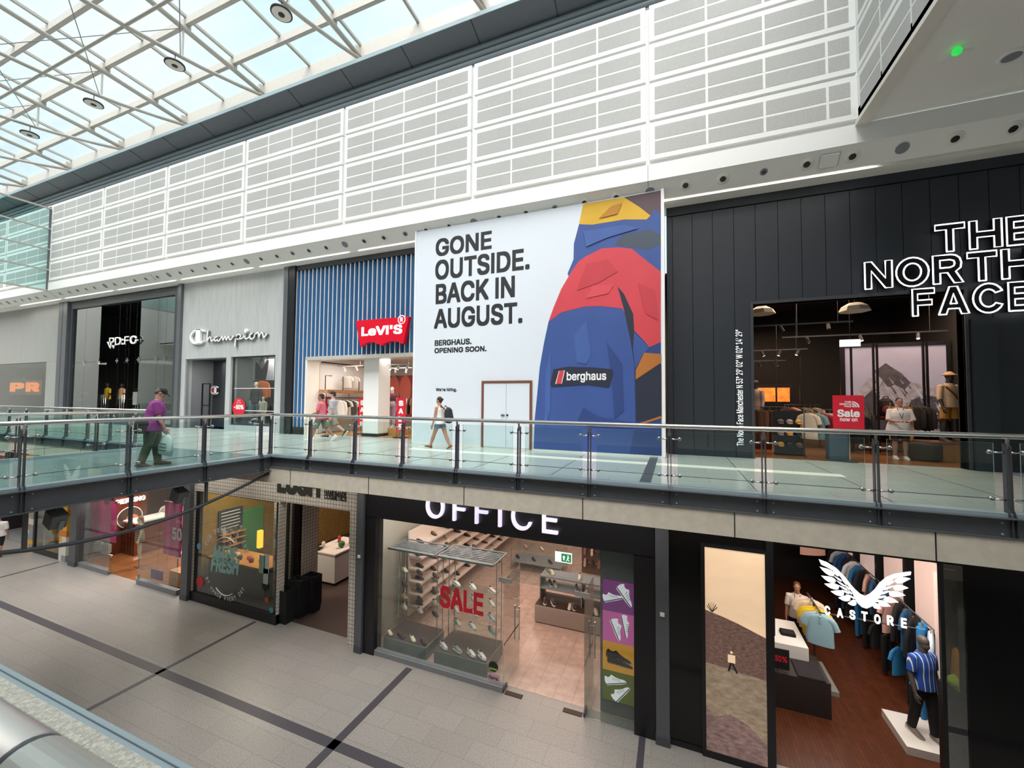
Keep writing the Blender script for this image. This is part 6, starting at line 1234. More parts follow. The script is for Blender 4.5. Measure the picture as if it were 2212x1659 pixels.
t=thing('sale_stand','red sale sign on a floor stand with a blue bin at its foot','sign',(4.08,12.75,0)); MB().tube([(.02,.03,.02),(.02,.03,.9)],.014,8).build('pole','chrome',t); MB().lathe([(.18,0),(.18,.02),(.02,.03)],n=18).build('base','charcoal',t); o=bx('board','red',-.32,.32,-.012,.012,.83,1.68,t)
YY=-.014; wtext('lettering','Sale',YY,-.23,.23,1.13,1.32,'white',t,ext=-.004,off=.03); wtext('lettering','now on',YY,-.18,.18,1.02,1.1,'white',t,ext=-.004,off=.022)
for i,s in enumerate(('THE','NORTH','FACE')): wtext('lettering',s,YY,-.08-.03*(i==0)*0-(.1 if i==1 else 0),.06,1.49-.055*i,1.535-.055*i,'white',t,ext=-.004,off=.03)
b=MB()
for i in range(3):
    r0,r1=.15-.05*i,.118-.05*i
    for k in range(6):
        a0,a1=R(15*k),R(15*k+15); b.prism([(r0*math.cos(a0),r0*math.sin(a0)),(r0*math.cos(a1),r0*math.sin(a1)),(r1*math.cos(a1),r1*math.sin(a1)),(r1*math.cos(a0),r1*math.sin(a0))],(.075,YY,1.38),EX,EZ,(0,-.003,0))
b.build('quarter_dome_mark','white',t)
t=thing('bin','tall blue grey box standing beside the sale sign pole','box',(3.9,13.0,0)); MB().box(-.2,.2,-.15,.15,0,.75).build('body',hm('4A5A68'),t,bevel=.01); MB().box(-.21,.21,-.16,.16,.75,.78).build('lid','charcoal',t)
t=thing('plinth','wooden plinth under the mannequin in the pale shirt','plinth',(6.9,14.3,0)); bx('body','wood_pale',-.75,.6,-.45,.45,.0,.45,t); bx('top','wood_floor',-.77,.62,-.47,.47,.45,.48,t)
mm=mannequin('dark mannequin in a pale shirt, tan shorts and hat on the wooden plinth',(6.75,14.3,.48),R(195),1.86,skin='3A3634',F=Fig(1.86,legs=((3,2),(-5,2)),arms=((-4,14,10),(6,20,10))),top='shirt',top_c='E8C9A8',sleeve=1.15,hem=.47,topk=1.05,bottom=.78,bot_c='B88A3A',flare=1.15,cap=('C9A078','hat'),shoe='4A3A30')
MB().tube([mm.children[0].data.vertices[0].co*0+Vector(p) for p in ((.19,.14,1.45),(.02,.17,1.25),(-.19,.12,.98))],[(.025,.008)]*3,8,up=(0,1,0)).build('cross_strap',hm('8A5A32'),mm)
for i,(x,y,tc,bc,cp) in enumerate(((1.75,14.8,'4A4442','3A3836',('C9A890','cap')),(2.45,15.2,'A8928A','3A3434',('4A3A38','cap')))):
    mannequin(('dark mannequin in a charcoal top and cap at the left of the entrance','dark mannequin in a taupe jacket and cap, second from the left')[i],(x,y,.45),R(160-20*i),1.75,skin='3A3230',top='jacket',top_c=tc,sleeve=1.8,bottom=1.9,bot_c=bc,cap=cp,shoe='4A3A30')
    o=bx('plinth','wood_dark',x-.35,x+.35,y-.35,y+.35,0,.45); tag(o,'low wooden plinth under the %s mannequin at the left'%('charcoal' if i==0 else 'taupe'),'plinth')
rail(2.15,3.0,13.9,1.35,0,[('trousers','5A3A28','brown'),('trousers','6A442E','tan brown'),('trousers','4A3024','dark brown'),('trousers','5F4030','earth brown'),('trousers','3E2A20','umber')],'on the left rail of the black shop','trousers on the left rail',jit=.5,face=.9)
rail(3.3,4.15,13.4,1.3,0,[('tee','C9B49A','sand'),('tee','6A8A8A','teal'),('tee','8A2A2A','dark red'),('tee','B9B4AC','grey'),('tee','16181C','black')],'behind the sale sign','t-shirts behind the sale sign',jit=.1,face=.75,size=1.05)
rail(4.6,5.3,15.0,1.35,0,[('long','4A4846','grey'),('long','524E4A','dark grey'),('long','3A3836','charcoal'),('long','5A5450','taupe'),('long','44423E','slate'),('long','2E2C2C','black')],'under the mountain picture','jackets under the mountain picture',jit=.2,face=.5)
rail(5.75,6.2,14.9,1.5,0,[('trousers','C28A3E','ochre'),('trousers','B8823A','mustard'),('trousers','C9944A','golden')],'right of the staff member','trousers right of the staff member',jit=.4,face=.6); rail(6.25,6.7,15.2,1.5,0,[('long','26262A','black'),('long','1E1E22','ink'),('long','2A2826','coal'),('long','222024','jet')],'behind the hatted mannequin','jackets behind the hatted mannequin',jit=.4,face=.6)
rail(1.5,2.3,16.6,1.35,0,[('long','3A3432','dark grey'),('long','5A4A40','brown'),('tee','A8907A','beige'),('long','2A2826','black'),('tee','7A4A3A','rust'),('long','4A4440','stone')],'on the far left rail of the black shop','clothes on the far left rail',jit=.3,face=.6)
rail(3.6,4.6,16.9,1.4,0,[('tee','6A3A34','maroon'),('tee','C9A98A','sand'),('long','2E2C2C','black'),('tee','8A7A6A','khaki'),('long','4A3A34','brown'),('tee','B8A498','stone')],'on the rail behind the folded piles','clothes behind the folded piles',jit=.3,face=.6)
for i in range(5):
    x_=1.2+.75*i; o=MB().box(-.025,.025,-.025,.025,0,3.1).build('pole','black'); o.location=(x_,17.4,0); tag(o,'black upright pole at the left back of the black shop, %s from the left'%ORD[i],'pole','poles at the left back')
garment('tee','17181C','black t-shirt on the rail end right of the sale sign','clothes',(4.5,13.3,1.22),.5,None,1.1)
t=thing('cap_stand','dark stand of caps on pegs left of the sale sign','stand',(3.0,13.6,0)); bx('panel','black',-.35,.35,.08,.12,0,1.25,t); bx('foot','black',-.35,.35,-.1,.3,0,.04,t)
for j in range(3):
    for i in range(3):
        c,wd=[('C9944A','ochre'),('5A4A44','brown'),('2A2A2E','black'),('8A8078','grey'),('6A4A3A','tan')][(i*2+j*3)%5]; o=MB().ball((0,0,0),(.09,.1,.075),12,8).build('cap',hm(c,.8),None,True); o.location=(2.78+.22*i,13.58,.3+.32*j); tag(o,'%s cap on the dark stand, %s row, %s from the left'%(wd,['bottom','middle','top'][j],ORD[i]),'cap','caps on the dark stand'); MB().tube([(0,-.07,-.03),(0,-.15,-.05)],[(.07,.008),(.04,.006)],8).build('brim',hm(c,.8),o)
t=thing('shelf_table','wooden shelf of folded clothes at the back left of the black shop','shelf',(3.4,16.0,0)); bx('top','wood_dark',-1.2,1.4,-.3,.3,.98,1.03,t); 
for x in (-1.15,1.35): bx('leg','black',x-.03,x+.03,-.28,.28,0,.98,t)
for i in range(6):
    cs=[['E0C9B4','C98A6A','D8B49A'],['8A3A2A','6A4A44'],['E0BFA4','B89888','DCCAB8'],['4A4A54','6A5A58'],['D8A888','E8D0BC','B08878'],['7A3A30','C99A80']][i]; folded((2.45+.42*i,16,1.03),cs,'folded shirt in pile %s from the left on the wooden shelf'%ORD[i],group='folded shirts on the wooden shelf')
t=thing('shelf_table','slim wooden shelf of folded clothes below the mountain picture','shelf',(6.1,15.8,0)); bx('top','wood_dark',-1.2,1.3,-.25,.25,.98,1.02,t)
for x in (-1.15,1.25): bx('leg','black',x-.03,x+.03,-.2,.2,0,.98,t)
for i in range(4): folded((5.1+.55*i,15.8,1.02),[['D8A890','C99880','B88870'],['8A5A4A','9A6A58','7A4A40'],['A8705A','8A5A4C'],['C98A70','A86A58']][i],'folded top in pile %s from the left below the mountain'%ORD[i],group='folded tops below the mountain picture')
t=thing('backpack','dark red and black backpack on the shelf below the mountain picture','backpack',(5.9,15.55,1.1)); fuse(MB().tube([(0,0,0),(0,0,.06),(0,-.01,.28),(0,0,.44),(0,.02,.53)],[(.15,.09),(.2,.13),(.2,.14),(.17,.11),(.08,.05)],16,up=(0,1,0)),'body',hm('2A2024'),t,.014,3); fuse(MB().ball((0,-.13,.17),(.15,.06,.15),14,10),'front_pocket',hm('6A2A30'),t,.014,2); MB().tube([(-.06,0,.52),(-.05,0,.58),(.05,0,.58),(.06,0,.52)],.014,6).build('handle','black',t,True)
bx('stand_top','wood_dark',-.24,.24,-.16,.2,-.08,.0,t)
o=bx('kerb_cable','white',7.9,7.98,12.28,12.3,.55,.75); o.name='socket'; tag(o,'small white socket low on the black pier right of the entrance','socket'); MB().tube([(7.94,12.28,.55),(7.96,12.2,.1),(7.8,12.15,.02),(7.3,12.15,.01)],.008,5).build('cable','white',o)
o=bx('lit_niche',mat('niche_lit',hexc('D8702A'),.5,emit=1.2,noise=.4,ns=6),2.6,4.2,18.9,18.95,1.5,2.05); tag(o,'row of glowing amber niches on the far back wall of the black shop','niche'); bx('cabinet','black',2.5,4.3,18.95,19.3,0,2.2,o)
t=thing('round_ottoman','dark round ottoman near the trousers rail','ottoman',(6.1,14.0,.45)); MB().lathe([(.3,-.45),(.32,-.4),(.32,-.05),(.28,0)],n=20).build('seat',hm('3A3028'),t,True)
# C: blue slatted shop
loc(bx('wood_lining','wood_pale',lo0+.03,lo0+.07,YF+.3,13.05,0,loz-.1),c_)
xp0,xp1=fx_(785,850,YF+.5),fx_(802,850,YF+.5); o=bx('pillar','white_paint',xp0,xp1+.35,YF+.5,YF+1.2,.12,loz+.05); tag(o,'square white pillar inside the blue slatted shop','pillar'); bx('base','black',xp0-.03,xp1+.38,YF+.47,YF+1.23,0,.12,o)
def sale_banner(px,py0,py1,w,yy,label):
    x,z1=FY(px,py0,yy); z0=max(.25,FY(px,py1,yy)[1]); t=thing('sale_banner',label,'banner',(x,yy,z0)); bx('panel','red',-w/2,w/2,-.015,.015,0,z1-z0,t); n=4; hh=(z1-z0)*.94/4
    for i,ch in enumerate('SALE'): wtext('letter',ch,-.018,-w*.26,w*.26,(z1-z0)*.97-hh*(i+1)+hh*.12,(z1-z0)*.97-hh*(i+1)+hh*.82,'white',t,ext=-.004,off=.045)
    bx('foot','black',-w/2-.05,w/2+.05,-.15,.15,-z0,-z0+.03,t); bx('pole','chrome',-.012,.012,.016,.03,-z0,0,t)
sale_banner(712,857,928,.42,13.6,'red vertical sale banner behind the two walking men'); sale_banner(783,860,925,.36,13.5,'red vertical sale banner left of the white pillar'); sale_banner(867,860,948,.42,12.95,'red vertical sale banner nearest the hoarding')
SC_=[('E8E2D8','white'),('26262A','black'),('D8CDBE','cream'),('4A4A48','grey'),('E4DCD2','ivory'),('1E1E22','ink'),('C9B8A4','beige'),('2E3440','navy'),('EDE8E0','chalk'),('3A3A3C','charcoal')]
rail(13.7,15.65,-13.72,1.52,0,[('tee' if i%3 else 'long',)+SC_[i] for i in range(10)],'on the wall rail under the wooden shelf','clothes under the wooden shelf',jit=.3,frame=False,size=1.05,axis='Y',face=.35)
t=thing('wall_shelf','orange wooden shelf with a hanging rail on the pale shop wall','shelf',(-13.85,14.4,1.72)); bx('board','wood_pale',-.2,.3,-1.4,1.4,0,.14,t); MB().tube([(.12,-1.4,-.2),(.12,1.4,-.2)],.016,8).build('rail','black',t)
for k in (-1.2,-.2,.8): MB().tube([(-.05,k,.14),(-.05,k,.75),(-.05,k+.35*(1 if k<-1 else -1 if k>0 else 1),.75)],.02,6).build('bracket','black',t)
for k in (-1.3,0,1.3): MB().tube([(.12,k,-.2),(.12,k,0)],.012,6).build('hook','black',t)
MB().tube([(-.18,-1.3,1.32),(-.18,1.45,1.32)],.03,6).build('picture_rail','black',t)
for i,(px,c) in enumerate(((744,'C9C4BC'),(757,'B8B0A8'))): garment('tee',c,('pale' if i==0 else 'taupe')+' top displayed above the wooden shelf','clothes',(-13.75,14.3+.42*i,2.55),.5,None,.8)
mannequin('white mannequin in a dark blue short overall by the red wall of pictures',(FY(828,930,13.9)[0],13.9,.3),R(190),1.72,skin='E2DCD6',top='overall',top_c='3A4356',sleeve=0,hem=.44,bottom=.7,bot_c='3A4356',shoe='E2DCD6')
mannequin('white mannequin in lilac trousers behind the overall mannequin',(FY(846,930,14.4)[0],14.4,.3),R(200),1.72,skin='E2DCD6',top='crop_top',top_c='6A3A4A',sleeve=.4,hem=.64,bottom=1.9,bot_c='B8A8C4',flare=1.5,shoe='E2DCD6')
o=bx('plinth','wood_pale',FY(822,930,13.9)[0]-.1,FY(860,930,13.9)[0]+.2,13.5,14.8,0,.3); tag(o,'low wooden plinth under the two white mannequins','plinth')
ym=16.8; xa,za=FY(814,812,ym); xb=FY(890,812,ym)[0]; t=thing('wall_picture','dark red wall pictures of people at the back of the blue slatted shop','picture',(xa,ym,1.2)); 
for i,(u,v,c) in enumerate(((0,.35,'7A2A34'),(.37,.62,'5A2A3A'),(.64,1.,'8A3030'))): loc(bx('picture_panel',hm(c,.6,noise=.4,ns=2.5),xa+(xb-xa)*u,xa+(xb-xa)*v,ym,ym+.05,.6,za),t)
for k in (.2,.5,.82): loc(MB().ball((xa+(xb-xa)*k,ym-.01,za-.7),(.35,.015,.7),12,10).build('pictured_figure',hm('B85A4A',.6)),t)
for i,u in enumerate((.5,.8)): rail(FY(840,880,14.9)[0]+.6*i,FY(840,880,14.9)[0]+.6*i+.55,15.4-.3*i,1.6,0,[('tee','3A2A2E','plum'),('tee','C9A898','blush'),('long','2A2A30','black'),('tee','8A5A4A','brown')],'on the %s small rail behind the banner'%('left' if i==0 else 'right'),'clothes on the small rails',face=.6)
track(FY(730,780,14.0)[0],FY(784,780,14)[0],14.0,loz-.25,2,'white track with two spotlights left of the white pillar',m='white_frame',drop=.3,glow=True); track(FY(815,790,13.4)[0],FY(890,790,13.4)[0],13.4,loz-.3,4,'white track with spotlights right of the white pillar',m='white_frame',drop=.3,glow=True); track(FY(820,800,15)[0],FY(890,800,15)[0],15.0,loz-.3,3,'further white track of spotlights before the red pictures',m='white_frame',drop=.3)
for i in range(4): shoe('sneaker',['E8E2DA','2A2A2C','C9B49A','6A4A3A'][i],'%s shoe on the plinth by the white mannequins'%['white','black','sand','brown'][i],(FY(822,930,13.6)[0]+.28*i,13.62,.3),-1.2,None,False)
# D: grey plaster shop
yd=YF+1.2; b=MB(); sh=struct(bx('door_1','charcoal',d0+.9,d1,yd-.05,yd,0,dz1-.05))
for i in range(7): bx('slat_line','white_frame',d0+1.3,d1-.08,yd-.06,yd-.05,.35+.42*i,.375+.42*i,sh)
t=thing('shop_emblem','white and red ringed initial on the dark slatted door','sign',(fx_(468,843,yd),yd-.07,fz_(468,843,yd))); b=MB()
for i in range(24):
    t0_,t1_=R(40+i*280/24),R(40+(i+1)*280/24); b.prism([(.36*math.cos(t0_),.22*math.sin(t0_)),(.36*math.cos(t1_),.22*math.sin(t1_)),(.29*math.cos(t1_),.16*math.sin(t1_)),(.29*math.cos(t0_),.16*math.sin(t0_))],(0,0,0),EX,EZ,(0,-.02,0))
b.box(-.07,.1,-.02,0,-.2,.2); b.build('ring','white',t); MB().prism([(-.28*math.cos(R(a)),.15*math.sin(R(a))) for a in range(-62,63,8)],(0,-.0,0),EX,EZ,(0,-.015,0)).build('red_field','red',t)
t=thing('barrier_frame','black open metal frame standing in the grey doorway','frame',(fx_(441,900,YF+.4),YF+.45,0)); 
for a_,b_ in (((-.28,0,0),(-.28,0,2.15)),((.28,0,0),(.28,0,2.15)),((-.28,0,2.15),(.28,0,2.15)),((-.28,0,1.1),(.28,0,1.1)),((-.28,0,.05),(.28,0,.05))): MB().bar(a_,b_,.05,.05).build('bar','black',t)
xs0,zs0=FY(540,769,13.6); xs1=FY(592,769,13.6)[0]; zs1=FY(540,822,13.6)[1]; t=thing('poster','black and white fashion poster of a woman in the grey shop window','poster',((xs0+xs1)/2,13.6,zs1)); w_=(xs1-xs0); h_=zs0-zs1+.3
bx('sheet',hm('CFCDDA'),-w_/2,w_/2,0,.03,0,h_,t); mat('print_grey',hexc('77767C'),.6); 
b=MB(); b.ball((w_*.02,-.005,h_*.78),(w_*.085,.008,h_*.13),14,10); b.ball((w_*.0,-.006,h_*.5),(w_*.14,.008,h_*.2),12,8); b.ball((w_*.0,-.006,h_*.14),(w_*.12,.008,h_*.16),12,8); b.ball((w_*.24,-.006,h_*.7),(w_*.05,.006,h_*.09),10,8); b.build('pictured_skin','print_grey',t)
b=MB(); b.prism([(-.24,.02),(.2,.02),(.26,.3),(.3,.62),(.22,.66),(.12,.46),(.04,.34),(-.12,.52),(-.24,.62),(-.25,.3)],(0,-.012,0),EX*w_,EZ*h_,(0,-.004,0)); b.ball((w_*.02,-.002,h_*.93),(w_*.085,.008,h_*.07),12,8); b.build('pictured_jacket','ink',t)
q=FY(516,880,YF+.1); t=thing('window_sticker','round red discount sticker on the grey shop window','sticker',(q[0],YF+.1,q[1])); MB().lathe([(.42,0),(.42,.006)],(0,0,0),(0,-1,0),30).build('disc','red',t); wtext('lettering','-50%',-.009,-.32,.32,-.09,.12,'white',t,ext=-.004,off=.04); wtext('lettering','UP TO',-.009,-.14,.14,.17,.24,'white',t,ext=-.004); wtext('lettering','SALE',-.009,-.1,.1,.28,.34,'white',t,ext=-.004)
loc(bx('dotted_line','white',w0+.1,w1-.1,YF+.118,YF+.122,1.9,1.925),ch); loc(bx('dotted_line','white',w0+.1,w1-.1,YF+.118,YF+.122,.9,.925),ch)
mannequin('white mannequin in a dark top with an orange jacket in the grey shop window',(fx_(552,880,13.2),13.2,.45),R(200),1.8,skin='E6DACA',top='hooded_top',top_c='3A3A3E',sleeve=1.8,bottom=1.9,bot_c='6A6A6E',shoe='E2DCD6'); mannequin('small pale mannequin in a beige outfit low in the grey shop window',(fx_(568,900,12.95),12.95,.3),R(200),1.25,skin='E6DACA',top='top',top_c='B8B09A',sleeve=1.6,bottom=1.9,bot_c='C9C4B4',shoe='E2DCD6')
garment('long','D8703A','orange jacket hung behind the window mannequin','clothes',(fx_(566,850,13.5),13.5,2.35),.3,None,1.2); garment('tee','7FB0B4','teal t-shirt low in the grey shop window','clothes',(fx_(546,885,13.4),13.4,1.45),.2,None,1.1); garment('trousers','8A8C78','olive trousers hung in the grey shop window','clothes',(fx_(530,885,13.5),13.5,1.5),.2,None,1.0)
o=bx('display_box','black',fx_(520,920,12.95),fx_(585,920,12.95),12.85,13.08,.0,.3); tag(o,'low black display box in the grey shop window','display box'); shoe('sneaker','EDE6DA','large pale trainer on the black box in the grey shop window',(fx_(540,915,12.95),12.95,.3),-.3,None,True)
o=bx('plinth','charcoal',fx_(552,880,13.2)-.3,fx_(552,880,13.2)+.35,13.1,13.55,0,.45); tag(o,'grey plinth under the window mannequin with dark top','plinth')
# E: dark glazed shop
for i,(px,c,wd,yy) in enumerate(((231,'E2B11E','yellow',13.6),(262,'E8A878','peach',14.2))):
    x=fx_(px,870,yy); mannequin('mannequin in a %s football shirt behind the dark glazing'%wd,(x,yy,.55),R(185),1.75,skin='2A2626',top='football_shirt',top_c=c,sleeve=.8,bottom=.8,bot_c='1E1E22',shoe='2A2A2A'); o=bx('plinth','charcoal',x-.35,x+.35,yy-.3,yy+.3,0,.55); tag(o,'plinth under the mannequin in the %s football shirt'%wd,'plinth')
for i,(px,yy) in enumerate(((222,13.1),(262,13.1))):
    x=fx_(px,900,yy); t=thing('security_gate','slim chrome security gate in the dark glazed entrance, '+('left' if i==0 else 'right')+' of two','gate',(x,yy,0))
    MB().tube([(-.2,0,0),(-.2,0,1.6),(.2,0,1.6),(.2,0,0)],.025,8).tube([(0,0,0),(0,0,1.6)],.015,6).build('loop','chrome',t,True)
t=thing('display_table','window table with caps and white cups behind the left dark glazing','table',(fx_(180,890,13.2),13.2,0)); bx('top','charcoal',-.9,.9,-.35,.35,1.0,1.05,t); 
for x in(-.85,.85): bx('leg','black',x-.03,x+.03,-.3,.3,0,1.,t)
for i,(dx,dz,c,wd) in enumerate(((-.1,.65,'E2DED6','white'),(.1,.62,'C9C4BC','pale grey'),(-.35,.3,'D8D0C4','cream'),(.05,.28,'E8E4DC','ivory'),(.3,.28,'B8322E','red trimmed'))):
    o=MB().ball((0,0,0),(.17,.18,.12),12,8).build('cap',hm(c,.8),None,True); o.location=(fx_(180,890,13.2)+dx,13.2,1.0+dz); tag(o,'%s cap on the window table behind the left dark glazing'%wd,'cap'); MB().tube([(0,-.14,-.04),(0,-.28,-.07)],[(.12,.01),(.06,.008)],8).build('brim',hm(c,.8),o)
    st_o=MB().tube([(0,0,0),(0,0,dz-.08)],.015,6).build('cap_peg','chrome',o); st_o.location=(0,0,-dz+.05)
o=bx('cup_box','white',fx_(172,890,13.0)-.1,fx_(190,890,13.0)+.1,12.95,13.05,.62,1.0); tag(o,'white boxed mugs under the window table','box')
o=bx('shelf_unit','black',fx_(286,880,14.6),fx_(306,880,14.6),14.6,15.,0,2.0); tag(o,'black shelf unit with green boxes inside the dark glazed shop','shelf unit')
sh_o=o
for i in range(2): q=bx('green_box',hm('1F7A5A',.5),fx_(289,880,14.55),fx_(303,880,14.55),14.45,14.6,.6+.75*i,.8+.75*i); tag(q,('lower' if i==0 else 'upper')+' green box on the black shelf unit','box')
for i in range(2): q=bx('shelf_board','charcoal',fx_(286,880,14.6),fx_(306,880,14.6),14.4,14.6,.57+.75*i,.6+.75*i,sh_o)
o=bx('notice_card',hm('8A8A86'),fx_(293,875,13.)-.2,fx_(293,875,13.)+.2,12.95,12.98,1.05,1.75); tag(o,'grey notice card on a stand in the dark glazed entrance','sign'); MB().tube([(fx_(293,875,13.),13,0),(fx_(293,875,13.),13,1.05)],.015,6).build('pole','chrome',o)
t=thing('wall_picture','pale mountain shaped wall picture inside the dark glazed shop','picture',(fx_(320,850,17),17.5,1)); bx('sheet',hm('6A5A50',.6),-2.2,2.2,0,.05,.4,2.6,t); MB().prism([(-1.8,.5),(-.9,1.9),(-.3,1.2),(.6,2.3),(1.9,.5)],(0,-.01,0),EX,EZ,(0,-.01,0)).build('printed_shape',hm('8A5A40'),t)
# F: far left grey shop window: screen with two big letters
xs=[FY(p,840,YF+.8)[0] for p in (20,54)]; zz=[FY(30,p,YF+.8)[1] for p in (825,851)]
t=thing('screen','black screen with a big orange letter in the far left grey shop window','screen',(xs[0],YF+.8,zz[1])); loc(bx('panel','black',xs[0],xs[1],YF+.8,YF+.86,zz[1]-.05,zz[0]+.3),t); mat('orange_lit',hexc('F07A28'),.5,emit=.9)
loc(wtext('lettering','P',YF+.79,xs[0]+.1,xs[1]-.1,zz[1]+.15,zz[0]-.05,'orange_lit',ext=-.01,off=.06),t); loc(wtext('lettering','R',YF+.79,xs[1]+.1,xs[1]+2.,zz[1]+.15,zz[0]-.05,'orange_lit',ext=-.01,off=.06),t); loc(bx('panel',hm('8A4A2A'),xs[1]+.05,xs[1]+2.1,YF+.8,YF+.86,zz[1]-.05,zz[0]+.1),t)
mannequin('mannequin in a white top in the far left grey shop window',(-36.5,13.6,.3),R(180),1.7,skin='5A4A44',top='top',top_c='E6DED2',sleeve=.7,bottom=1.9,bot_c='2A2A2E'); mannequin('mannequin in a dark outfit beside the orange letters',(-35.2,13.8,.3),R(180),1.7,skin='8A6A58',top='top',top_c='26262A',sleeve=.7,bottom=1.9,bot_c='26262A')
o=bx('plinth','charcoal',-37,-34.7,13.2,14.2,0,.3); tag(o,'low plinth under the two mannequins in the far left window','plinth')
# ---------------------------------------------------------------- people
def P0(px,py,z=0): x,y=GZ(px,py,z); return (x,y,z)
# man in purple on the footbridge, walking right, looking down, bag in hand
x,y,z=P0(325,1006); pm=(x,y,0)
F=Fig(1.74,lean=9,head=34,legs=((10,4),(-6,10)),arms=((4,16,8),(10,14,7)),wide=1.28)
RZ1=R(-30)
t=figure('p','person','man in a purple shirt and dark cap carrying a pale plastic bag on the footbridge','person',pm,RZ1,F,skin='C99884',top='shirt',top_c='8E3E86',sleeve=.8,hem=.44,fat=1.06,bottom=1.95,bot_c='4A5540',botk=1.12,shoe='5A4A3C',hair=('6A625C','short'),cap=('2B2B2E','cap'))
o=fuse(MB().tube([(0,0,-.14),(0,0,-.08),(0,0,.08),(0,0,.13)],[(.05,.13),(.07,.17),(.065,.16),(.04,.13)],12,up=(0,1,0)),'hip_bag',hm('2E2B26'),t,.012,2); o.location=(.2,-.12,.86)
w=F.arm[1][2]; w=F.T(w) if 0 else w; M4=Matrix.Translation(pm)@Matrix.Rotation(RZ1,4,'Z')
pw=M4@(F.arm[1][2]+F.arm[1][3]*.09*1.74)
b=MB(); Pp=[(0,.02,.02),(-.05,.15,.04),(-.3,.22,.07),(-.44,.21,.06)]; b.tube([(0,0,z_) for z_,_,_ in Pp],[(a,c) for _,a,c in Pp],14,up=(0,1,0))
bag=b.build('carrier_bag',hm('C9DDD8',.35),None,True); bag.location=pw; bag.rotation_euler=(0,R(10),R(5)); tag(bag,'pale mint plastic carrier bag with grey lettering held by the man in purple','bag')
MB().tube([(-.04,0,-.04),(0,0,.03),(.04,0,-.04)],.008,6).build('handle',hm('C9DDD8',.35),bag); b=MB()
for i in range(3): b.obox((0,-.072,-.2-.07*i),(.1,0,.01),(0,.003,0),(0,0,.012))
b.build('printed_lines',hm('5A6A6A'),bag)
# two men passing the blue slatted shop
x,y,z=P0(692,953); F=Fig(1.72,legs=((24,8),(-22,22)),arms=((12,55,6),(-10,30,6)),wide=1.1)
figure('p','person','man in a pink t-shirt and patterned shorts walking left past the blue slats','person',(x,y,0),R(116),F,skin='A8705A',top='t_shirt',top_c='D9707E',sleeve=.8,hem=.46,bottom=.95,bot_c=hm('6E7466',.8,noise=.5,ns=14),flare=1.35,shoe='E6E2DC',hair=('2A2422','short'))
x,y,z=P0(718,946); F=Fig(1.82,legs=((-26,30),(22,6)),arms=((-14,20,6),(14,20,6)))
def stripes(n,c1,c2,s,ax=2):
    m=mat(n,hexc(c1),.8); nt=m.node_tree; b_=nt.nodes['Principled BSDF']; tc=nt.nodes.new('ShaderNodeTexCoord'); wv=nt.nodes.new('ShaderNodeTexWave'); wv.bands_direction='XYZ'[ax]; wv.inputs['Scale'].default_value=s; wv.inputs['Distortion'].default_value=.4; nt.links.new(tc.outputs['Object'],wv.inputs['Vector'])
    r=nt.nodes.new('ShaderNodeValToRGB'); r.color_ramp.interpolation='CONSTANT'; r.color_ramp.elements[0].color=hexc(c1)+(1,); r.color_ramp.elements[1].position=.5 if ax==2 else .93; r.color_ramp.elements[1].color=hexc(c2)+(1,); nt.links.new(wv.outputs[0],r.inputs[0]); nt.links.new(r.outputs[0],b_.inputs['Base Color']); return n
stripes('stripe_shirt','EDEAE6','2E4A6A',6.); stripes('football_stripe','1F4FA8','DDE3F0',4.,0); stripes('check_dress','8A826E','4A4A44',4.)
figure('p','person','man in a black cap and striped shirt walking just behind the pink t-shirt man','person',(x,y,0),R(106),F,skin='C49A84',top='shirt',top_c='stripe_shirt',sleeve=.85,hem=.44,bottom=1.0,bot_c='8A8474',flare=1.3,shoe='3A3A3C',hair=('3A2E28','short'),cap=('1E1E20','cap'))
# woman walking left before the hoarding
x,y,z=P0(950,969); F=Fig(1.65,lean=3,head=-6,legs=((24,2),(-22,6)),arms=((8,10,5),(-6,10,5)),wide=.92)
t=figure('p','person','woman in a white camisole and denim shorts walking left before the hoarding','person',(x,y,0),R(82),F,skin='C08A72',top='camisole',top_c='F1EEEA',sleeve=0,hem=.485,topk=1.05,bottom=.42,bot_c='6A8296',flare=1.25,shoe='8A5A44',hair=('3A2620','bun'))
bp=thing('backpack','black backpack worn low on the back of the woman in white','backpack',(x+.27,y+.03,1.02),R(82)); fuse(MB().tube([(0,0,-.24),(0,-.01,-.2),(0,-.02,0),(0,0,.16),(0,.02,.23)],[(.10,.06),(.15,.10),(.15,.11),(.13,.09),(.06,.04)],14,up=(0,1,0)),'body','rubber',bp,.012,3); fuse(MB().ball((0,-.1,-.08),(.11,.05,.11),12,8),'pocket','rubber',bp,.012,2)
for k in (-1,1): MB().tube([(k*.1,.08,.18),(k*.1,.2,.28),(k*.1,.3,.2),(k*.1,.14,-.15)],.016,6).build('shoulder_strap','rubber',bp,True)
# staff member in the black shop
F=Fig(1.64,legs=((2,0),(-3,0)),arms=((22,62,10),(24,60,10)),wide=1.3,fore=((-42,0),(-42,0)))
t=figure('p','person','shop worker in white t-shirt with a lanyard in the black shop entrance','person',(5.55,13.9,0),R(172),F,skin='B88A76',top='t_shirt',top_c='DAD6D4',sleeve=1.0,hem=.43,topk=1.12,bottom=.9,bot_c='26262A',shoe='D8D4CE',hair=('1E1A1A','short'))
MB().tube([(-.06,.08,1.36),(-.03,.17,1.2),(0,.21,1.08),(.03,.17,1.2),(.06,.08,1.36)],.008,6).build('lanyard','black',t)
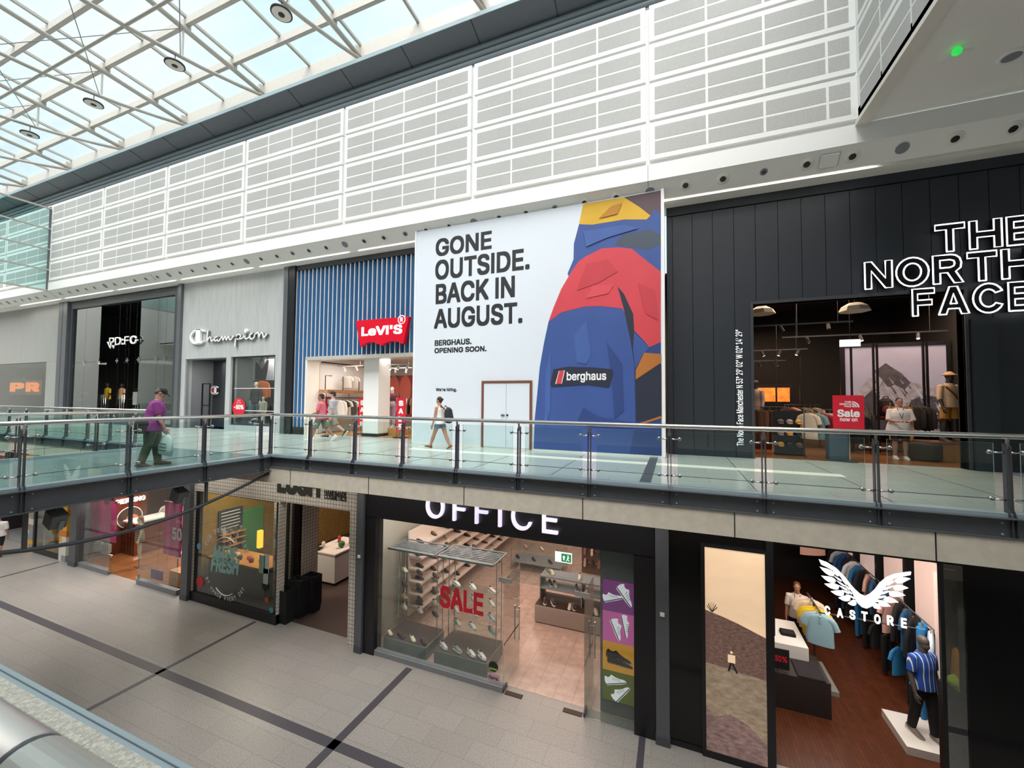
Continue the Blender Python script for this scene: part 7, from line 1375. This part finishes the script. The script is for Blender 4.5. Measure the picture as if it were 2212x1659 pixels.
# staff member in the sports shop
F=Fig(1.78,legs=((2,0),(-2,0)),arms=((12,70,12),(4,10,8)),fore=((-20,0),(0,0)))
t=figure('p','person','shop worker in white polo shirt with a lanyard inside the sports shop','person',(2.95,12.9,ZL),R(170),F,skin='B08268',top='polo_shirt',top_c='D8CFC8',sleeve=.85,hem=.45,bottom=1.95,bot_c='2A2226',shoe='2A2A2A',hair=('5A3A24','short'))
MB().tube([(-.06,.07,1.47),(-.05,.125,1.35),(0,.14,1.2),(.05,.125,1.35),(.06,.07,1.47)],.009,6).build('lanyard','black',t)
# assistant inside the tiled shop
F=Fig(1.66,head=10,legs=((2,0),(-2,0)),arms=((35,60,12),(20,50,10)))
figure('p','person','assistant with dark hair in a dark top behind the tiled shop counter','person',(-10.6,12.7,ZL),R(195),F,skin='B98470',top='top',top_c='3A2A2C',sleeve=.8,bottom=1.95,bot_c='26262A',shoe='2A2A2A',hair=('2A1E1A','bun'))
# passer-by cut by the left edge of the picture, lower level
F=Fig(1.72,legs=((8,4),(-8,8)),arms=((6,20,8),(-6,20,8)),wide=1.15)
figure('p','person','passer-by in white top and black shorts at the left edge','person',(-25.4,7.75,ZL),R(60),F,skin='B88A72',top='t_shirt',top_c='EDE8E8',sleeve=.9,hem=.46,topk=1.08,bottom=1.05,bot_c='1E2226',flare=1.3,shoe='26262C',hair=('5A4A40','short'))
for o in D.objects:
    if o.name.startswith('football_shirt') and o.parent and 'striped' in o.parent.get('label',''): o.data.materials[0]=M['football_stripe']
    if o.name=='dress' and o.parent and 'checked' in o.parent.get('label',''): o.data.materials[0]=M['check_dress']
# ---------------------------------------------------------------- light
w=D.worlds.new('sky'); SC.world=w; w.use_nodes=True; nt=w.node_tree; bg=nt.nodes['Background']
tc=nt.nodes.new('ShaderNodeTexCoord'); n=nt.nodes.new('ShaderNodeTexNoise'); n.inputs['Scale'].default_value=2.4; n.inputs['Detail'].default_value=5; nt.links.new(tc.outputs['Generated'],n.inputs['Vector'])
cr=nt.nodes.new('ShaderNodeValToRGB'); cr.color_ramp.elements[0].position=.38; cr.color_ramp.elements[0].color=(.60,.85,.95,1); cr.color_ramp.elements[1].position=.62; cr.color_ramp.elements[1].color=(.88,.97,1,1); nt.links.new(n.outputs[0],cr.inputs[0]); nt.links.new(cr.outputs[0],bg.inputs[0])
bg.inputs[1].default_value=1.0
def lamp(name,kind,loc,energy,color=(1,1,1),size=1.,sy=None,rot=None,spot=None):
    l=D.lights.new(name,kind); l.energy=energy; l.color=color
    if kind=='AREA': l.size=size; l.shape='RECTANGLE' if sy else 'SQUARE'; l.size_y=sy or size
    if kind=='SUN': l.angle=size
    if kind in('POINT','SPOT'): l.shadow_soft_size=size
    if spot: l.spot_size=spot; l.spot_blend=.6
    o=D.objects.new(name,l); COL.objects.link(o); o.location=loc
    if rot: o.rotation_euler=rot
    return o
lamp('sun','SUN',(0,0,30),7.6,(1,.94,.895),R(60),rot=(R(31),0,R(12)))
WARM=(1,.82,.66)
SC.view_settings.view_transform='Standard'; SC.view_settings.look='None'; SC.view_settings.exposure=.26; SC.view_settings.gamma=1; SC.view_settings.use_curve_mapping=False
cy=SC.cycles; cy.use_denoising=True; cy.max_bounces=8; cy.diffuse_bounces=4; cy.glossy_bounces=3; cy.transmission_bounces=4; cy.transparent_max_bounces=32; cy.caustics_reflective=False; cy.caustics_refractive=False; cy.sample_clamp_indirect=6
def glow(x,y,z,e,sx=1.5,sy=1.,c=WARM): lamp('shop_lamp','AREA',(x,y,z),e,c,sx,sy)
glow(3.5,14.5,4.9,160,3,2,(1,.72,.5)); glow(7,15,4.6,90,1.5,1.5,(1,.72,.5)); glow(3,18,4.5,60,3,1,(1,.7,.45))
glow(-12,14,loz-.05,90,3,2,(1,.9,.82)); glow(-9,15.5,loz-.05,50,2,2,(1,.85,.75))
glow((w0+cx1)/2,14,wz1,80,2,2,(1,.9,.8)); glow((d0+d1)/2,YF+.7,dz1-.05,18,1,.5,(1,.95,.9)); glow((px0+px1)/2,14.5,3.5,120,3,2,(1,.9,.8)); glow(-37,14.5,wz-.1,90,3,2,(1,.85,.75))
glow(-25,11.5,-.9,90,3,2,(1,.9,.8)); glow(-18.5,11,-.85,300,4,2,(1,.84,.74)); glow(-12.9,9.5,-1.0,80,2.5,1,(1,.82,.6)); glow(-10.5,13.5,-1.1,110,2,2,(1,.7,.6))
for y in (10.5,13.5,16.5): glow(-3.8,y,-1.1,80,4.5,1.2,(1,.76,.64))
glow(3.2,12,-1.1,60,1.6,2.5,(1,.8,.66)); glow(4.3,10.2,-1.1,30,.4,.4,(1,.9,.85)); glow(5.3,9.3,-1.1,14,.4,.4,(1,.8,.6))
for x in range(-28,10,4): lamp('under_slab_fill','AREA',(x+2,7.95,-.68),15,(1,.95,.88),3.4,.35)  # added fill strips under the slab to brighten the lower shopfronts
for i in range(-1,7): lamp('slot_fill','AREA',(-3.3-5.33*i,11.835,7.117),16,(1,.96,.9),4.8,.08)  # added fill strips, out of sight in the recess, not the round downlights
def wash(x,y,z,e,sx,c=(1,.93,.88),a=38): lamp('window_fill','AREA',(x,y,z),e,c,sx,.2,rot=(R(a),0,0))  # added fill, tilted inwards to brighten the goods behind the glass
wash(-20.3,8.75,-.85,70,2); wash(-16.4,8.75,-.85,70,2); wash(-12.6,8.75,-1.2,40,2.5); wash(-5.6,8.9,-1.05,70,3); wash(3,9.3,-1.1,50,2,(1,.85,.72)); wash(-25,8.95,-.85,40,3)
